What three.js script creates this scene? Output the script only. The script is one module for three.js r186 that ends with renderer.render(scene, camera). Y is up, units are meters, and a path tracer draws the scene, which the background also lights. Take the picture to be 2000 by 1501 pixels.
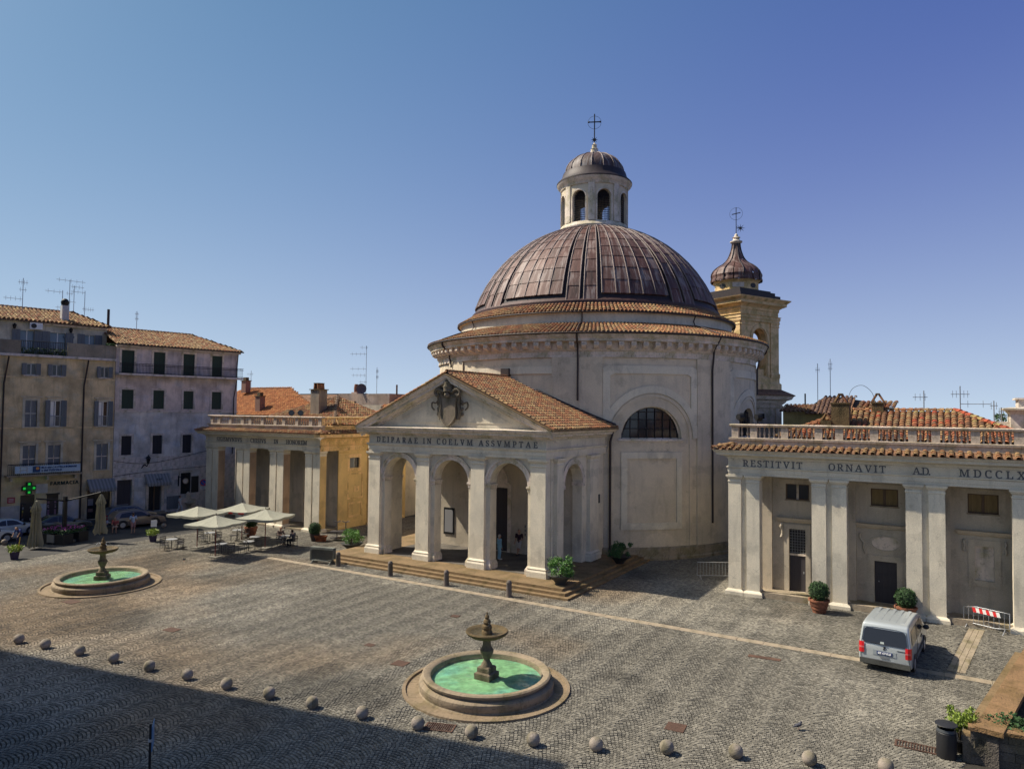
import * as THREE from 'three';
import { mergeGeometries, toCreasedNormals } from 'three/addons/utils/BufferGeometryUtils.js';
import { MarchingCubes } from 'three/addons/objects/MarchingCubes.js';
import { FontLoader } from 'three/addons/loaders/FontLoader.js';
import { TextGeometry } from 'three/addons/geometries/TextGeometry.js';

/* ---------- camera, sky, sun, exposure ---------- */
const scene = new THREE.Scene();
const R = Math.PI / 180, sin = Math.sin, cos = Math.cos, V3 = (x, y, z) => new THREE.Vector3(x, y, z);
const camera = new THREE.PerspectiveCamera(57.04, 4 / 3, 0.3, 40000);
camera.position.set(27.17, 10.4, 58.233);
camera.rotation.order = 'YXZ';
camera.rotation.set(2.174 * R, 31.579 * R, 0.525 * R);
const renderer = new THREE.WebGLRenderer({ antialias: true });
renderer.setSize(1024, 768);
renderer.toneMapping = THREE.LinearToneMapping;
renderer.toneMappingExposure = 1.3;
renderer.shadowMap.enabled = true;
const sunDir = V3(-1, 1.2, 0.33).normalize();
{
  const W = 512, H = 256, d = new Float32Array(W * H * 4), ss = (a, b, x) => { const t = Math.min(1, Math.max(0, (x - a) / (b - a))); return t * t * (3 - 2 * t); };
  const A = [0.021, 0.066, 0.33], B = [0.082, 0.215, 0.41], Hz = [0.52, 0.63, 0.69];
  for (let j = 0; j < H; j++) for (let i = 0; i < W; i++) {
    const el = ((j + 0.5) / H - 0.5) * Math.PI, az = ((i + 0.5) / W - 0.5) * 2 * Math.PI;
    const x = cos(el) * cos(az), y = sin(el), z = cos(el) * sin(az), sd = x * sunDir.x + y * sunDir.y + z * sunDir.z;
    const t = ss(0.05, 0.9, sd), e = Math.max(y, 0), w = Math.exp(-e / 0.22) * (0.8 + 0.2 * t), g = Math.pow(Math.max(0, sd), 14) * 1.1 + Math.pow(Math.max(0, sd), 60) * 3;
    for (let c = 0; c < 3; c++) d[(j * W + i) * 4 + c] = (A[c] + (B[c] - A[c]) * t) * (1.18 - 0.72 * e) * (1 - w) + Hz[c] * w + g;
    d[(j * W + i) * 4 + 3] = 1;
  }
  const sky = new THREE.DataTexture(d, W, H, THREE.RGBAFormat, THREE.FloatType);
  sky.mapping = THREE.EquirectangularReflectionMapping; sky.magFilter = THREE.LinearFilter; sky.minFilter = THREE.LinearFilter; sky.needsUpdate = true;
  scene.background = sky; scene.environment = sky;
}
const sun = new THREE.DirectionalLight(new THREE.Color().setRGB(1, 0.90, 0.74), 5);
sun.position.copy(sunDir).multiplyScalar(120); sun.castShadow = true; sun.shadow.mapSize.set(4096, 4096);
Object.assign(sun.shadow.camera, { left: -70, right: 70, top: 70, bottom: -70, near: 1, far: 300 });
scene.add(sun, sun.target);

/* ---------- helpers ---------- */
let sd_ = 12345;
const rnd = () => { sd_ |= 0; sd_ = sd_ + 0x6D2B79F5 | 0; let t = Math.imul(sd_ ^ sd_ >>> 15, 1 | sd_); t = t + Math.imul(t ^ t >>> 7, 61 | t) ^ t; return ((t ^ t >>> 14) >>> 0) / 4294967296; };
const rr = (a, b) => a + (b - a) * rnd(), pick = a => a[Math.floor(rnd() * a.length)];
const used = {};
const num = n => { const k = used[n] = (used[n] ?? -1) + 1; return k ? n + '_' + String(k).padStart(3, '0') : n; };
const shade = m => { m.castShadow = m.receiveShadow = true; return m; };
function tag(o, label, category, group, kind) { if (label) o.userData.label = label; if (category) o.userData.category = category; if (group) o.userData.group = group; if (kind) o.userData.kind = kind; return o; }
function thing(name, label, category, x = 0, y = 0, z = 0, ry = 0, group) {
  const o = new THREE.Group(); o.name = num(name); o.position.set(x, y, z); o.rotation.y = ry; scene.add(o); return tag(o, label, category, group);
}
const merge = g => { g = (Array.isArray(g) ? g : [g]).map(q => { q = q.index ? q.toNonIndexed() : q; for (const k of Object.keys(q.attributes)) if (!['position', 'normal', 'uv'].includes(k)) q.deleteAttribute(k); if (!q.attributes.uv) boxUV(q); return q; }); return g.length > 1 ? mergeGeometries(g) : g[0]; };
function P(parent, name, geo, mat, o = {}) {
  const m = shade(new THREE.Mesh(merge(geo), mat)); m.name = name;
  if (o.label) m.userData.label = o.label; if (o.stuff) m.userData.kind = 'stuff';
  if (o.at) m.position.set(...o.at); if (o.ry) m.rotation.y = o.ry;
  parent.add(m); return m;
}
function struct(name, geo, mat, label) { const m = P(scene, num(name), geo, mat); return tag(m, label, null, null, 'structure'); }
function group(parent, name) { const g = new THREE.Group(); g.name = name; parent.add(g); return g; }
function copy(o, x, y, z, ry, label) { const c = o.clone(); c.name = num(o.name.replace(/_\d{3}$/, '')); c.position.set(x, y, z); c.rotation.y = ry; c.userData = { ...o.userData }; if (label) c.userData.label = label; scene.add(c); return c; }
function boxUV(g) {
  if (!g.attributes.normal) g.computeVertexNormals();
  const p = g.attributes.position, n = g.attributes.normal, uv = new Float32Array(p.count * 2);
  for (let i = 0; i < p.count; i++) {
    const x = p.getX(i), y = p.getY(i), z = p.getZ(i), a = Math.abs(n.getX(i)), b = Math.abs(n.getY(i)), c = Math.abs(n.getZ(i));
    if (b > a && b > c) { uv[2 * i] = x; uv[2 * i + 1] = z; } else if (a > c) { uv[2 * i] = z; uv[2 * i + 1] = y; } else { uv[2 * i] = x; uv[2 * i + 1] = y; }
  }
  g.setAttribute('uv', new THREE.BufferAttribute(uv, 2)); return g;
}
const flat = g => { g = g.index ? g.toNonIndexed() : g; g.computeVertexNormals(); return boxUV(g); };
const bx = (w, h, d, x = 0, y = 0, z = 0, ry = 0, rx = 0, rz = 0) => { const g = new THREE.BoxGeometry(w, h, d).toNonIndexed(); boxUV(g); if (rx) g.rotateX(rx); if (rz) g.rotateZ(rz); if (ry) g.rotateY(ry); g.translate(x, y + (rx || rz ? 0 : h / 2), z); return g; };
const bb = (x0, x1, y0, y1, z0, z1) => bx(x1 - x0, y1 - y0, z1 - z0, (x0 + x1) / 2, y0, (z0 + z1) / 2);
function quads(rows, closed) { // grid of Vector3 rows -> flat shaded surface
  const a = [];
  for (let j = 0; j + 1 < rows.length; j++) { const n = rows[j].length; for (let i = 0; i < (closed ? n : n - 1); i++) { const p = rows[j][i], q = rows[j][(i + 1) % n], r = rows[j + 1][(i + 1) % n], s = rows[j + 1][i]; a.push(p, q, r, p, r, s); } }
  const f = new Float32Array(a.length * 3); a.forEach((v, i) => { f[3 * i] = v.x; f[3 * i + 1] = v.y; f[3 * i + 2] = v.z; });
  const g = new THREE.BufferGeometry(); g.setAttribute('position', new THREE.BufferAttribute(f, 3)); g.computeVertexNormals(); return boxUV(g);
}
const smooth = (g, a = 0.7) => { const h = toCreasedNormals(g, a); return h; };
// moulding: profile [[out, y]...] swept along plan path [[x, z]...]; outward is left of travel turned so that +x travel faces +z
function mold(path, prof, closed) {
  const n = path.length, nor = [];
  for (let i = 0; i < n; i++) { const a = path[i], b = path[(i + 1) % n], l = Math.hypot(b[0] - a[0], b[1] - a[1]); nor.push([-(b[1] - a[1]) / l, (b[0] - a[0]) / l]); }
  const mit = path.map((p, i) => {
    const a = closed || i ? nor[(i + n - 1) % n] : nor[0], b = closed || i < n - 1 ? nor[i] : nor[n - 2], k = 1 + a[0] * b[0] + a[1] * b[1];
    return [(a[0] + b[0]) / k, (a[1] + b[1]) / k];
  });
  return quads(prof.map(([o, y]) => path.map((p, i) => V3(p[0] + mit[i][0] * o, y, p[1] + mit[i][1] * o))), closed);
}
const lathe = (pts, seg = 48, a0 = 0, a1 = Math.PI * 2, crease = 0.6) => boxUVr(smooth(new THREE.LatheGeometry(pts.map(p => new THREE.Vector2(p[0], p[1])), seg, a0, a1), crease));
function boxUVr(g) { // cylinder uv in metres
  const p = g.attributes.position, uv = new Float32Array(p.count * 2);
  for (let t = 0; t < p.count; t += 3) {
    let a0 = null;
    for (let k = t; k < t + 3; k++) { let a = Math.atan2(p.getX(k), p.getZ(k)); if (a0 === null) a0 = a; else if (a - a0 > 3) a -= 2 * Math.PI; else if (a0 - a > 3) a += 2 * Math.PI; const r = Math.hypot(p.getX(t), p.getZ(t)); uv[2 * k] = a * Math.max(r, .1); uv[2 * k + 1] = p.getY(k) + 0.7 * Math.hypot(p.getX(k), p.getZ(k)); }
  }
  g.setAttribute('uv', new THREE.BufferAttribute(uv, 2)); return g;
}
const cyl = (r, y, th) => V3(r * sin(th), y, r * cos(th));
const tube = (pts, r, seg = 6, n = 0, closed = false) => boxUV(new THREE.TubeGeometry(n === 0 ? polyCurve(pts) : new THREE.CatmullRomCurve3(pts, closed), n || Math.max(1, pts.length - 1) * 2, r, seg, closed).toNonIndexed());
function polyCurve(pts) { const c = new THREE.CurvePath(); for (let i = 0; i + 1 < pts.length; i++) c.add(new THREE.LineCurve3(pts[i], pts[i + 1])); return c; }
const rod = (a, b, r, seg = 6, r2 = r) => { const d = b.clone().sub(a), l = d.length(), g = new THREE.CylinderGeometry(r2, r, l, seg).toNonIndexed(); g.translate(0, l / 2, 0); g.applyQuaternion(new THREE.Quaternion().setFromUnitVectors(V3(0, 1, 0), d.normalize())); g.translate(a.x, a.y, a.z); return boxUV(g); };
const shp = (pts, holes = []) => { const s = new THREE.Shape(pts.map(p => new THREE.Vector2(...p))); for (const h of holes) s.holes.push(new THREE.Path(h.map(p => new THREE.Vector2(...p)))); return s; };
const rect = (x0, x1, y0, y1) => [[x0, y0], [x1, y0], [x1, y1], [x0, y1]];
const archPts = (xc, hw, y0, ys, n = 20) => { const a = [[xc - hw, y0], [xc + hw, y0]]; for (let i = 0; i <= n; i++) a.push([xc + hw * cos(Math.PI * i / n), ys + hw * sin(Math.PI * i / n)]); return a; };
const ext = (s, depth, z = 0, bev = 0) => { const g = new THREE.ExtrudeGeometry(s, { depth, curveSegments: 16, bevelEnabled: !!bev, bevelSize: bev, bevelThickness: bev, bevelOffset: -bev, bevelSegments: 2 }); g.translate(0, 0, z); return boxUV(g); };
// ring band between two matched outlines, mapped by f(s, y, out)
function band(outer, inner, f, o = {}) {
  const { rings = 1, t = 0, closed = true } = o, rows = [];
  if (t) rows.push(outer.map(p => f(p[0], p[1], 0)));
  for (let k = 0; k <= rings; k++) rows.push(outer.map((p, i) => f(p[0] + (inner[i][0] - p[0]) * k / rings, p[1] + (inner[i][1] - p[1]) * k / rings, t)));
  if (t) rows.push(inner.map(p => f(p[0], p[1], 0)));
  return quads(rows, closed);
}
const resample = (pts, per) => { const out = []; for (let i = 0; i < pts.length; i++) { const a = pts[i], b = pts[(i + 1) % pts.length], n = per[i] ?? per; for (let k = 0; k < n; k++) out.push([a[0] + (b[0] - a[0]) * k / n, a[1] + (b[1] - a[1]) * k / n]); } return out; };

/* ---------- textures ---------- */
const lat = {}; // tileable value noise
function vn(seed, px, py, x, y) {
  const key = seed + '_' + px + '_' + py; let L = lat[key];
  if (!L) { const s0 = sd_; sd_ = seed * 7919 + px * 131 + py; L = lat[key] = Float32Array.from({ length: px * py }, rnd); sd_ = s0; }
  x *= px; y *= py; const xi = Math.floor(x), yi = Math.floor(y), fx = x - xi, fy = y - yi, u = fx * fx * (3 - 2 * fx), v = fy * fy * (3 - 2 * fy);
  const q = (i, j) => L[((j % py + py) % py) * px + ((i % px + px) % px)];
  return (q(xi, yi) * (1 - u) + q(xi + 1, yi) * u) * (1 - v) + (q(xi, yi + 1) * (1 - u) + q(xi + 1, yi + 1) * u) * v;
}
const fbm = (s, p, x, y, o = 4, ay = 1) => { let a = 0, w = .5, t = 0; for (let i = 0; i < o; i++) { a += w * vn(s + i, Math.round(p * 2 ** i), Math.max(1, Math.round(p * ay * 2 ** i)), x, y); t += w; w *= .55; } return a / t; };
function tex(n, fn, metres, srgb = true) {
  const d = new Uint8Array(n * n * 4);
  for (let j = 0; j < n; j++) for (let i = 0; i < n; i++) { let c = fn(i / n, j / n); if (typeof c === 'number') c = [c, c, c]; const k = (j * n + i) * 4; for (let q = 0; q < 3; q++) d[k + q] = Math.max(0, Math.min(255, c[q] * 255)); d[k + 3] = 255; }
  const t = new THREE.DataTexture(d, n, n); t.wrapS = t.wrapT = THREE.RepeatWrapping; t.magFilter = THREE.LinearFilter; t.minFilter = THREE.LinearMipmapLinearFilter; t.generateMipmaps = true;
  if (srgb) t.colorSpace = THREE.SRGBColorSpace; t.repeat.set(1 / metres, 1 / metres); t.needsUpdate = true; return t;
}
const cl = (x, a = 0, b = 1) => Math.min(b, Math.max(a, x));
const T = {
  stucco: tex(768, (x, y) => { const b = fbm(3, 4, x, y, 5), s = fbm(11, 28, x, y, 3, .14), f = vn(5, 300, 300, x, y); const cr = Math.abs(fbm(17, 5, x, y, 4) - .5), pa = cl((fbm(19, 7, x, y, 4) - .6) * 14); let v = .99 - .13 * cl((b - .42) * 2.2) - .13 * cl(1 - cr * 260) - .055 * pa - .06 * cl((s - .55) * 3) - .09 * f; return [v, v * (.985 + .02 * b), v * (.95 + .05 * b)]; }, 7.3),
  stuccoB: tex(256, (x, y) => .5 * vn(6, 90, 90, x, y) + .5 * vn(7, 40, 40, x, y), 1.7, false),
  stone: tex(512, (x, y) => { const b = fbm(23, 6, x, y, 5), p = fbm(29, 40, x, y, 2), s = fbm(31, 20, x, y, 3, .2); const v = .99 - .22 * cl((b - .4) * 2) - .14 * cl((p - .6) * 4) - .1 * cl((s - .58) * 4); return [v, v * (.99 - .03 * (1 - b)), v * (.97 - .09 * cl((b - .5) * 3))]; }, 3.1),
  plaster: tex(768, (x, y) => { const b = fbm(41, 5, x, y, 5), c = fbm(47, 9, x, y, 4), s = fbm(53, 34, x, y, 3, .15), f = vn(5, 300, 300, x, y); const v = .99 - .24 * cl((b - .4) * 2.2) - .09 * cl((s - .52) * 3) - .12 * f, w = cl((c - .5) * 3); return [v * (1 - .08 * w), v * (1 - .03 * w), v * (1 + .04 * w)]; }, 6.1),
  lead: tex(512, (x, y) => { const s = fbm(61, 26, x, y, 3, .12), b = fbm(67, 5, x, y, 4), h = vn(69, 200, 18, x, y); const k = cl((s - .5) * 4) * .5 + cl((h - .72) * 4) * .22, v = .6 + .3 * b; return [v * (1 - k) + .98 * k, v * (1 - .1 * b) * (1 - k) + .95 * k, v * (1 - .08 * b) * (1 - k) + .97 * k]; }, 4.3),
  dome: tex(768, (x, y) => { const s = fbm(61, 34, x, y, 3, .1), s2 = fbm(64, 60, x, y, 2, .2), b = fbm(67, 6, x, y, 4), h = vn(69, 260, 30, x, y), d = fbm(62, 14, x, y, 3, .3); const k = cl(cl((s - .48) * 5) * .7 + cl((s2 - .57) * 5) * .35 + cl((h - .75) * 4) * .18), v = .82 + .3 * b - .25 * cl((d - .55) * 4); return [.385 * v * (1 - k) + .62 * k, .255 * v * (1 - k) + .565 * k, .225 * v * (1 - k) + .54 * k]; }, 5.3),
  tile: tex(256, (x, y) => { const b = fbm(71, 5, x, y, 4), f = vn(73, 60, 60, x, y); const v = 1 - .45 * cl((b - .45) * 2.4) - .12 * f; return [v, v * (1 - .05 * b), v * (1 - .1 * b)]; }, 1.3),
  wood: tex(256, (x, y) => .75 + .25 * fbm(81, 40, x, y, 3, .06), 1.1),
  grit: tex(512, (x, y) => { const b = fbm(91, 5, x, y, 5), f = vn(93, 220, 220, x, y); const v = .95 - .3 * cl((b - .4) * 2) - .22 * f; return [v, v * .985, v * .95]; }, 5.3),
  cloth: tex(128, (x, y) => .9 + .1 * fbm(95, 9, x, y, 3), 1),
};
const M = (r, g, b, o = {}) => { const m = new (o.phys ? THREE.MeshPhysicalMaterial : THREE.MeshStandardMaterial)({ roughness: o.rough ?? .9, metalness: o.metal ?? 0, side: THREE.DoubleSide }); m.color.setRGB(r, g, b); if (o.map) m.map = o.map; if (o.bump) { m.bumpMap = o.bump; m.bumpScale = o.bs ?? .006; } Object.assign(m, o.x || {}); return m; };
const C = {
  white: M(.79, .715, .58, { map: T.stucco, bump: T.stuccoB }), drum: M(.74, .635, .49, { map: T.stucco, bump: T.stuccoB }), trim: M(.72, .655, .545, { map: T.stone, bump: T.stuccoB, bs: .004 }),
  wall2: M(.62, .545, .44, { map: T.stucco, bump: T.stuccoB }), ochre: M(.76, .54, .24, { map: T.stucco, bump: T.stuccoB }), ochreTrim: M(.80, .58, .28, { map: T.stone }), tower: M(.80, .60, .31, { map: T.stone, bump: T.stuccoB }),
  trav: M(.33, .285, .20, { map: T.stone, bump: T.stuccoB, bs: .01 }), step: M(.22, .155, .075, { map: T.stone, bump: T.stuccoB, bs: .012 }), basin: M(.29, .24, .16, { map: T.stone, bump: T.stuccoB, bs: .012 }), moss: M(.12, .085, .035, { map: T.stone, bump: T.stuccoB, bs: .02 }),
  beige: M(.82, .64, .38, { map: T.plaster, bump: T.stuccoB }), beige2: M(.72, .66, .52, { map: T.plaster, bump: T.stuccoB }), pink: M(.80, .68, .63, { map: T.plaster, bump: T.stuccoB }), grey: M(.76, .73, .69, { map: T.plaster, bump: T.stuccoB }), quoin: M(.62, .59, .55, { map: T.stone, bump: T.stuccoB, bs: .01 }),
  tileBed: M(.24, .13, .07, { map: T.tile }), lead: M(.11, .055, .048, { map: T.lead, rough: .6, metal: .15 }), leadDark: M(.05, .036, .038, { map: T.lead, rough: .6, metal: .2 }),
  iron: M(.02, .02, .022, { rough: .55, metal: .6 }), pipe: M(.045, .032, .03, { rough: .6, metal: .3 }), wood: M(.06, .052, .06, { map: T.wood, rough: .7 }), woodBrown: M(.16, .10, .06, { map: T.wood, rough: .7 }),
  glass: M(.02, .022, .028, { rough: .12 }), glassBlue: M(.12, .18, .24, { rough: .15 }), grille: M(.035, .03, .034, { rough: .7, metal: .4 }), panel: M(.30, .21, .09, { map: T.wood, rough: .8 }),
  green: M(.02, .05, .035, { map: T.wood, rough: .7 }), slate: M(.19, .21, .23, { map: T.wood, rough: .75 }), letter: M(.12, .12, .122, { rough: .8 }),
  terra: M(.30, .12, .065, { map: T.tile, rough: .85 }), terra2: M(.42, .14, .05, { map: T.tile, rough: .85 }), concrete: M(.34, .33, .30, { map: T.grit }), darkpot: M(.10, .105, .10, { map: T.grit }),
  canvas: M(.34, .335, .26, { map: T.cloth, x: { } }), metalGrey: M(.30, .31, .32, { rough: .45, metal: .7 }), zinc: M(.42, .43, .44, { rough: .5, metal: .6 }), black: M(.018, .018, .02, { rough: .6 }), white0: M(.75, .75, .73, { rough: .6 }), rust: M(.16, .085, .058, { map: T.grit, rough: .9 }), red: M(.6, .03, .03, { rough: .4 }), leaf: M(.10, .25, .03, { rough: .7, phys: true, x: { transmission: .3, thickness: 0 } }), leafY: M(.22, .30, .03, { rough: .7, phys: true, x: { transmission: .3, thickness: 0 } }), box: M(.03, .075, .018, { rough: .8 }), stem: M(.09, .065, .04),
};
const tileC = [[.34, .165, .07], [.38, .23, .10], [.29, .125, .055], [.40, .26, .12], [.22, .11, .055], [.34, .14, .06], [.30, .20, .10]];
const tileO = [[.40, .12, .045], [.36, .115, .045], [.42, .15, .06], [.32, .10, .045]];
const tileM = tileC.map(c => M(...c, { map: T.tile })), tileMO = [...tileM, M(.42, .09, .04, { map: T.tile }), M(.36, .27, .10, { map: T.tile })], tileWhite = M(1, 1, 1, { map: T.tile });
function tileGeo(len, r) {
  const rows = [], n = 5; for (const [z, k, l] of [[0, .8, .028], [0, 1, .028], [-len, .8, 0]]) rows.push(Array.from({ length: n + 1 }, (_, i) => V3(-cos(Math.PI * i / n) * r * k, sin(Math.PI * i / n) * r * k * .85 + l - .012, z)));
  const g = quads(rows); return g;
}
const tg = {};
function tileMesh(parent, list, len, r, o) { // list of matrices
  const g = tg[len + '_' + r] ??= tileGeo(len, r);
  if (o.parts) { for (const m of list.splice(0, o.parts)) { const t = shade(new THREE.Mesh(g, pick(o.mats || tileM))); t.name = 'roof_tile'; t.applyMatrix4(m); parent.add(t); } }
  if (!list.length) return;
  const im = shade(new THREE.InstancedMesh(g, tileWhite, list.length)), c = new THREE.Color(); im.name = 'roof_tiles'; im.userData.kind = 'stuff';
  list.forEach((m, i) => { im.setMatrixAt(i, m); const q = pick(o.cols || tileC), k = rr(.8, 1.15); c.setRGB(q[0] * k, q[1] * k, q[2] * k); im.setColorAt(i, c); }); parent.add(im);
}
function tilePlane(o0, ex, ey, W, L, pitch, row, test) { // matrices on a plane: o0 lower left, ex across, ey up the slope
  const n = ex.clone().cross(ey).normalize(), z = ey.clone().negate(), out = [];
  for (let b = 0; b * row < L; b++) for (let a = 0; a * pitch < W; a++) {
    const s = (a + .5) * pitch, t = b * row; if (test && !test(s, t)) continue;
    const p = o0.clone().addScaledVector(ex, s + rr(-.012, .012)).addScaledVector(ey, t + rr(-.02, .02)).addScaledVector(n, .015);
    out.push(new THREE.Matrix4().makeBasis(ex, n, z).setPosition(p).multiply(new THREE.Matrix4().makeRotationY(rr(-.05, .05))));
  } return out;
}
function tileRing(r0, y0, r1, y1, n, rows, a0, a1) {
  const out = [], L = Math.hypot(r0 - r1, y1 - y0);
  for (let j = 0; j < rows; j++) for (let i = 0; i < n; i++) { const a = i / n * 2 * Math.PI; let d = a; if (d > Math.PI) d -= 2 * Math.PI; if (d < a0 || d > a1) continue; const t = j / rows, ey = V3(-(r0 - r1) / L * sin(a), (y1 - y0) / L, -(r0 - r1) / L * cos(a)), ex = V3(cos(a), 0, -sin(a)), nn = ex.clone().cross(ey); out.push(new THREE.Matrix4().makeBasis(ex, nn, ey.clone().negate()).setPosition(cyl(r0 + (r1 - r0) * t, y0 + (y1 - y0) * t + .02, a))); }
  return out;
}
const font = await new FontLoader().loadAsync('fonts/droid/droid_serif_regular.typeface.json');
const fontSans = await new FontLoader().loadAsync('fonts/droid/droid_sans_bold.typeface.json');
function letters(parent, text, x0, x1, y, z, h, mat, o = {}) { // each letter a part; capitals of height h between x0 and x1
  const f = o.font || font, q0 = new TextGeometry('E', { font: f, size: 1, depth: .01, bevelEnabled: false }); q0.computeBoundingBox(); const sz = h / q0.boundingBox.max.y, gs = [...text].map(c => { if (c === ' ') return null; const g = new TextGeometry(c, { font: f, size: sz, depth: o.depth ?? .025, curveSegments: 4, bevelEnabled: true, bevelThickness: .004, bevelSize: o.fat ?? .006, bevelSegments: 1 }); g.computeBoundingBox(); return g; });
  const w = gs.map(g => g ? g.boundingBox.max.x - g.boundingBox.min.x : sz * .3), tot = w.reduce((a, b) => a + b, 0), gap = gs.length > 1 ? (x1 - x0 - tot) / (gs.length - 1) : 0; let x = x0;
  gs.forEach((g, i) => { if (g) { g.translate(x - g.boundingBox.min.x, y, z); P(parent, 'letter', boxUV(g.toNonIndexed ? (g.index ? g.toNonIndexed() : g) : g), mat); } x += w[i] + gap; });
}
function leaves(n, place, size, out) { // many small leaf faces in one geometry
  const pos = []; for (let i = 0; i < n; i++) {
    const c = place(); if (!c) continue; const a = V3(rr(-1, 1), rr(-1, 1), rr(-1, 1)).normalize(), b = V3(rr(-1, 1), rr(-1, 1), rr(-1, 1)).cross(a).normalize(), s = size * rr(.6, 1.3);
    const p = k => c.clone().addScaledVector(a, s * k[0]).addScaledVector(b, s * k[1]), q = [[-1, 0], [0, -.45], [1, 0], [0, .45]].map(p); pos.push(q[0], q[1], q[2], q[0], q[2], q[3]);
  }
  const f = new Float32Array(pos.length * 3); pos.forEach((v, i) => f.set([v.x, v.y, v.z], 3 * i)); const g = new THREE.BufferGeometry(); g.setAttribute('position', new THREE.BufferAttribute(f, 3)); g.computeVertexNormals(); return boxUV(g);
}

/* ---------- ground, cobbles, kerbs ---------- */
{
  const prof = [[0, 0], [60, 0], [110, 0], [180, -20], [600, -130], [3000, -330], [12000, -520]];
  const g = new THREE.LatheGeometry(prof.map(p => new THREE.Vector2(...p)), 96).toNonIndexed();
  struct('ground', flat(g), M(.05, .045, .038, { map: T.grit, bump: T.stuccoB }));
  struct('street', flat(new THREE.ShapeGeometry(shp([[-26.75, 44], [-60, 44], [-60, -15], [-26.3, -15], [-26.3, 20], [-26.75, 34]].map(p => [p[0], -p[1]]))).rotateX(-Math.PI / 2).translate(0, .006, 0)), M(.075, .073, .072, { map: T.grit, bump: T.stuccoB }));
}
const inPoly = (x, z, b) => x > b[0] && x < b[1] && z > b[2] && z < b[3];
const FT = [[12.28, 35.65], [-15.15, 35.1]];
{ // sampietrini laid in segmental arcs
  const fw = [-sin(31.579 * R), -cos(31.579 * R)], rt = [cos(31.579 * R), -sin(31.579 * R)];
  const see = (x, z) => { const dx = x - 27.17, dz = z - 58.233, d = dx * fw[0] + dz * fw[1], s = dx * rt[0] + dz * rt[1]; return d > 16 && Math.abs(s) < d * .745 + .4; };
  const blocked = (x, z) => x < -26.55 || z > 48.6 || x > 30.6 && z > 17 || FT.some(f => Math.hypot(x - f[0], z - f[1]) < 3.1) || inPoly(x, z, [-10.2, 9.36, 10, 23.2]) || Math.hypot(x, z) < 14 || inPoly(x, z, [-33, -17.7, -9, 15.9]) || inPoly(x, z, [16.2, 40, 0, 16.3]) || Math.abs(z - 24.6) < .26 && x > -15 && x < 29.2 || z < 4 || z > 22 && z < 32.7 && x > 27.42 + (32.6 - z) * .202 || x > 27.5 && z > 32.65 || z > 16.6 && z < 24.1 && x > 28.1 - (z - 16.7) * .1276 - .14 && x < 28.1 - (z - 16.7) * .1276 + .55;
  const list = [], w = 1.36, s = .121, sj = .128, rad = w / 2 / sin(44 * R), na = Math.round(rad * 88 * R / s);
  for (let k = -21; k < 25; k++) for (let j = 0; j < 400; j++) {
    const zc = 50 - j * sj, off = (j % 2) * .5 + rr(-.15, .15), tone = rr(.88, 1.12), xc = k * w + (w / 2);
    for (let i = 0; i < na; i++) {
      const a = (-44 + (i + .25 + off) * 88 / na) * R, x = xc + rad * sin(a), z = zc - rad * (cos(a) - cos(44 * R)) + rr(-.008, .008) + .16 * (fbm(111, 16, (xc + 60) / 90, (zc + 20) / 90, 2) - .5);
      if (!see(x, z) || blocked(x, z)) continue; list.push([x, z, -a, tone]);
    }
  }
  const h = .05, top = (x, z) => V3(x * .051, h, z * .041), bot = (x, z) => V3(x * .059, 0, z * .05), q = [[-1, -1], [-1, 1], [1, 1], [1, -1]];
  const geo = mergeGeometries([quads([q.map(p => bot(...p)), q.map(p => top(...p))], true), quads([[top(-1, -1), top(1, -1)], [top(-1, 1), top(1, 1)]])]);
  geo.computeVertexNormals();
  const im = shade(new THREE.InstancedMesh(geo, M(1, 1, 1, { rough: .82, bump: T.stuccoB, bs: .004 }), list.length)), m = new THREE.Matrix4(), c = new THREE.Color(), e = new THREE.Euler(), qt = new THREE.Quaternion();
  list.forEach(([x, z, a, tone], i) => {
    const X = (x + 60) / 90, Z = (z + 20) / 90, oil = cl((fbm(113, 26, X, Z, 3) - .62) * 9), dust = cl((fbm(117, 18, X, Z, 4) - .58) * 7), patch = fbm(101, 6, X, Z, 4), rusty = fbm(107, 9, (x + 60) / 90, (z + 20) / 90, 3), k = (.74 + .58 * patch) * rr(.62, 1.4) * tone * (1 - .38 * oil) * (1 + .38 * dust), wm = cl((rusty - .56) * 5);
    m.compose(V3(x, rr(-.022, -.006), z), qt.setFromEuler(e.set(rr(-.05, .05), a + rr(-.05, .05), rr(-.05, .05))), V3(rr(.92, 1.05), 1, rr(.9, 1.05))); im.setMatrixAt(i, m);
    c.setRGB(.152 * k * (1 + .2 * wm), .139 * k * (1 - .02 * wm), .111 * k * (1 - .22 * wm)); im.setColorAt(i, c);
  });
  im.name = 'cobblestones'; im.userData = { kind: 'stuff', label: 'small grey basalt cobbles laid in fans over the piazza', category: 'cobbles' }; scene.add(im); console.log('cobbles', list.length);
}
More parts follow.
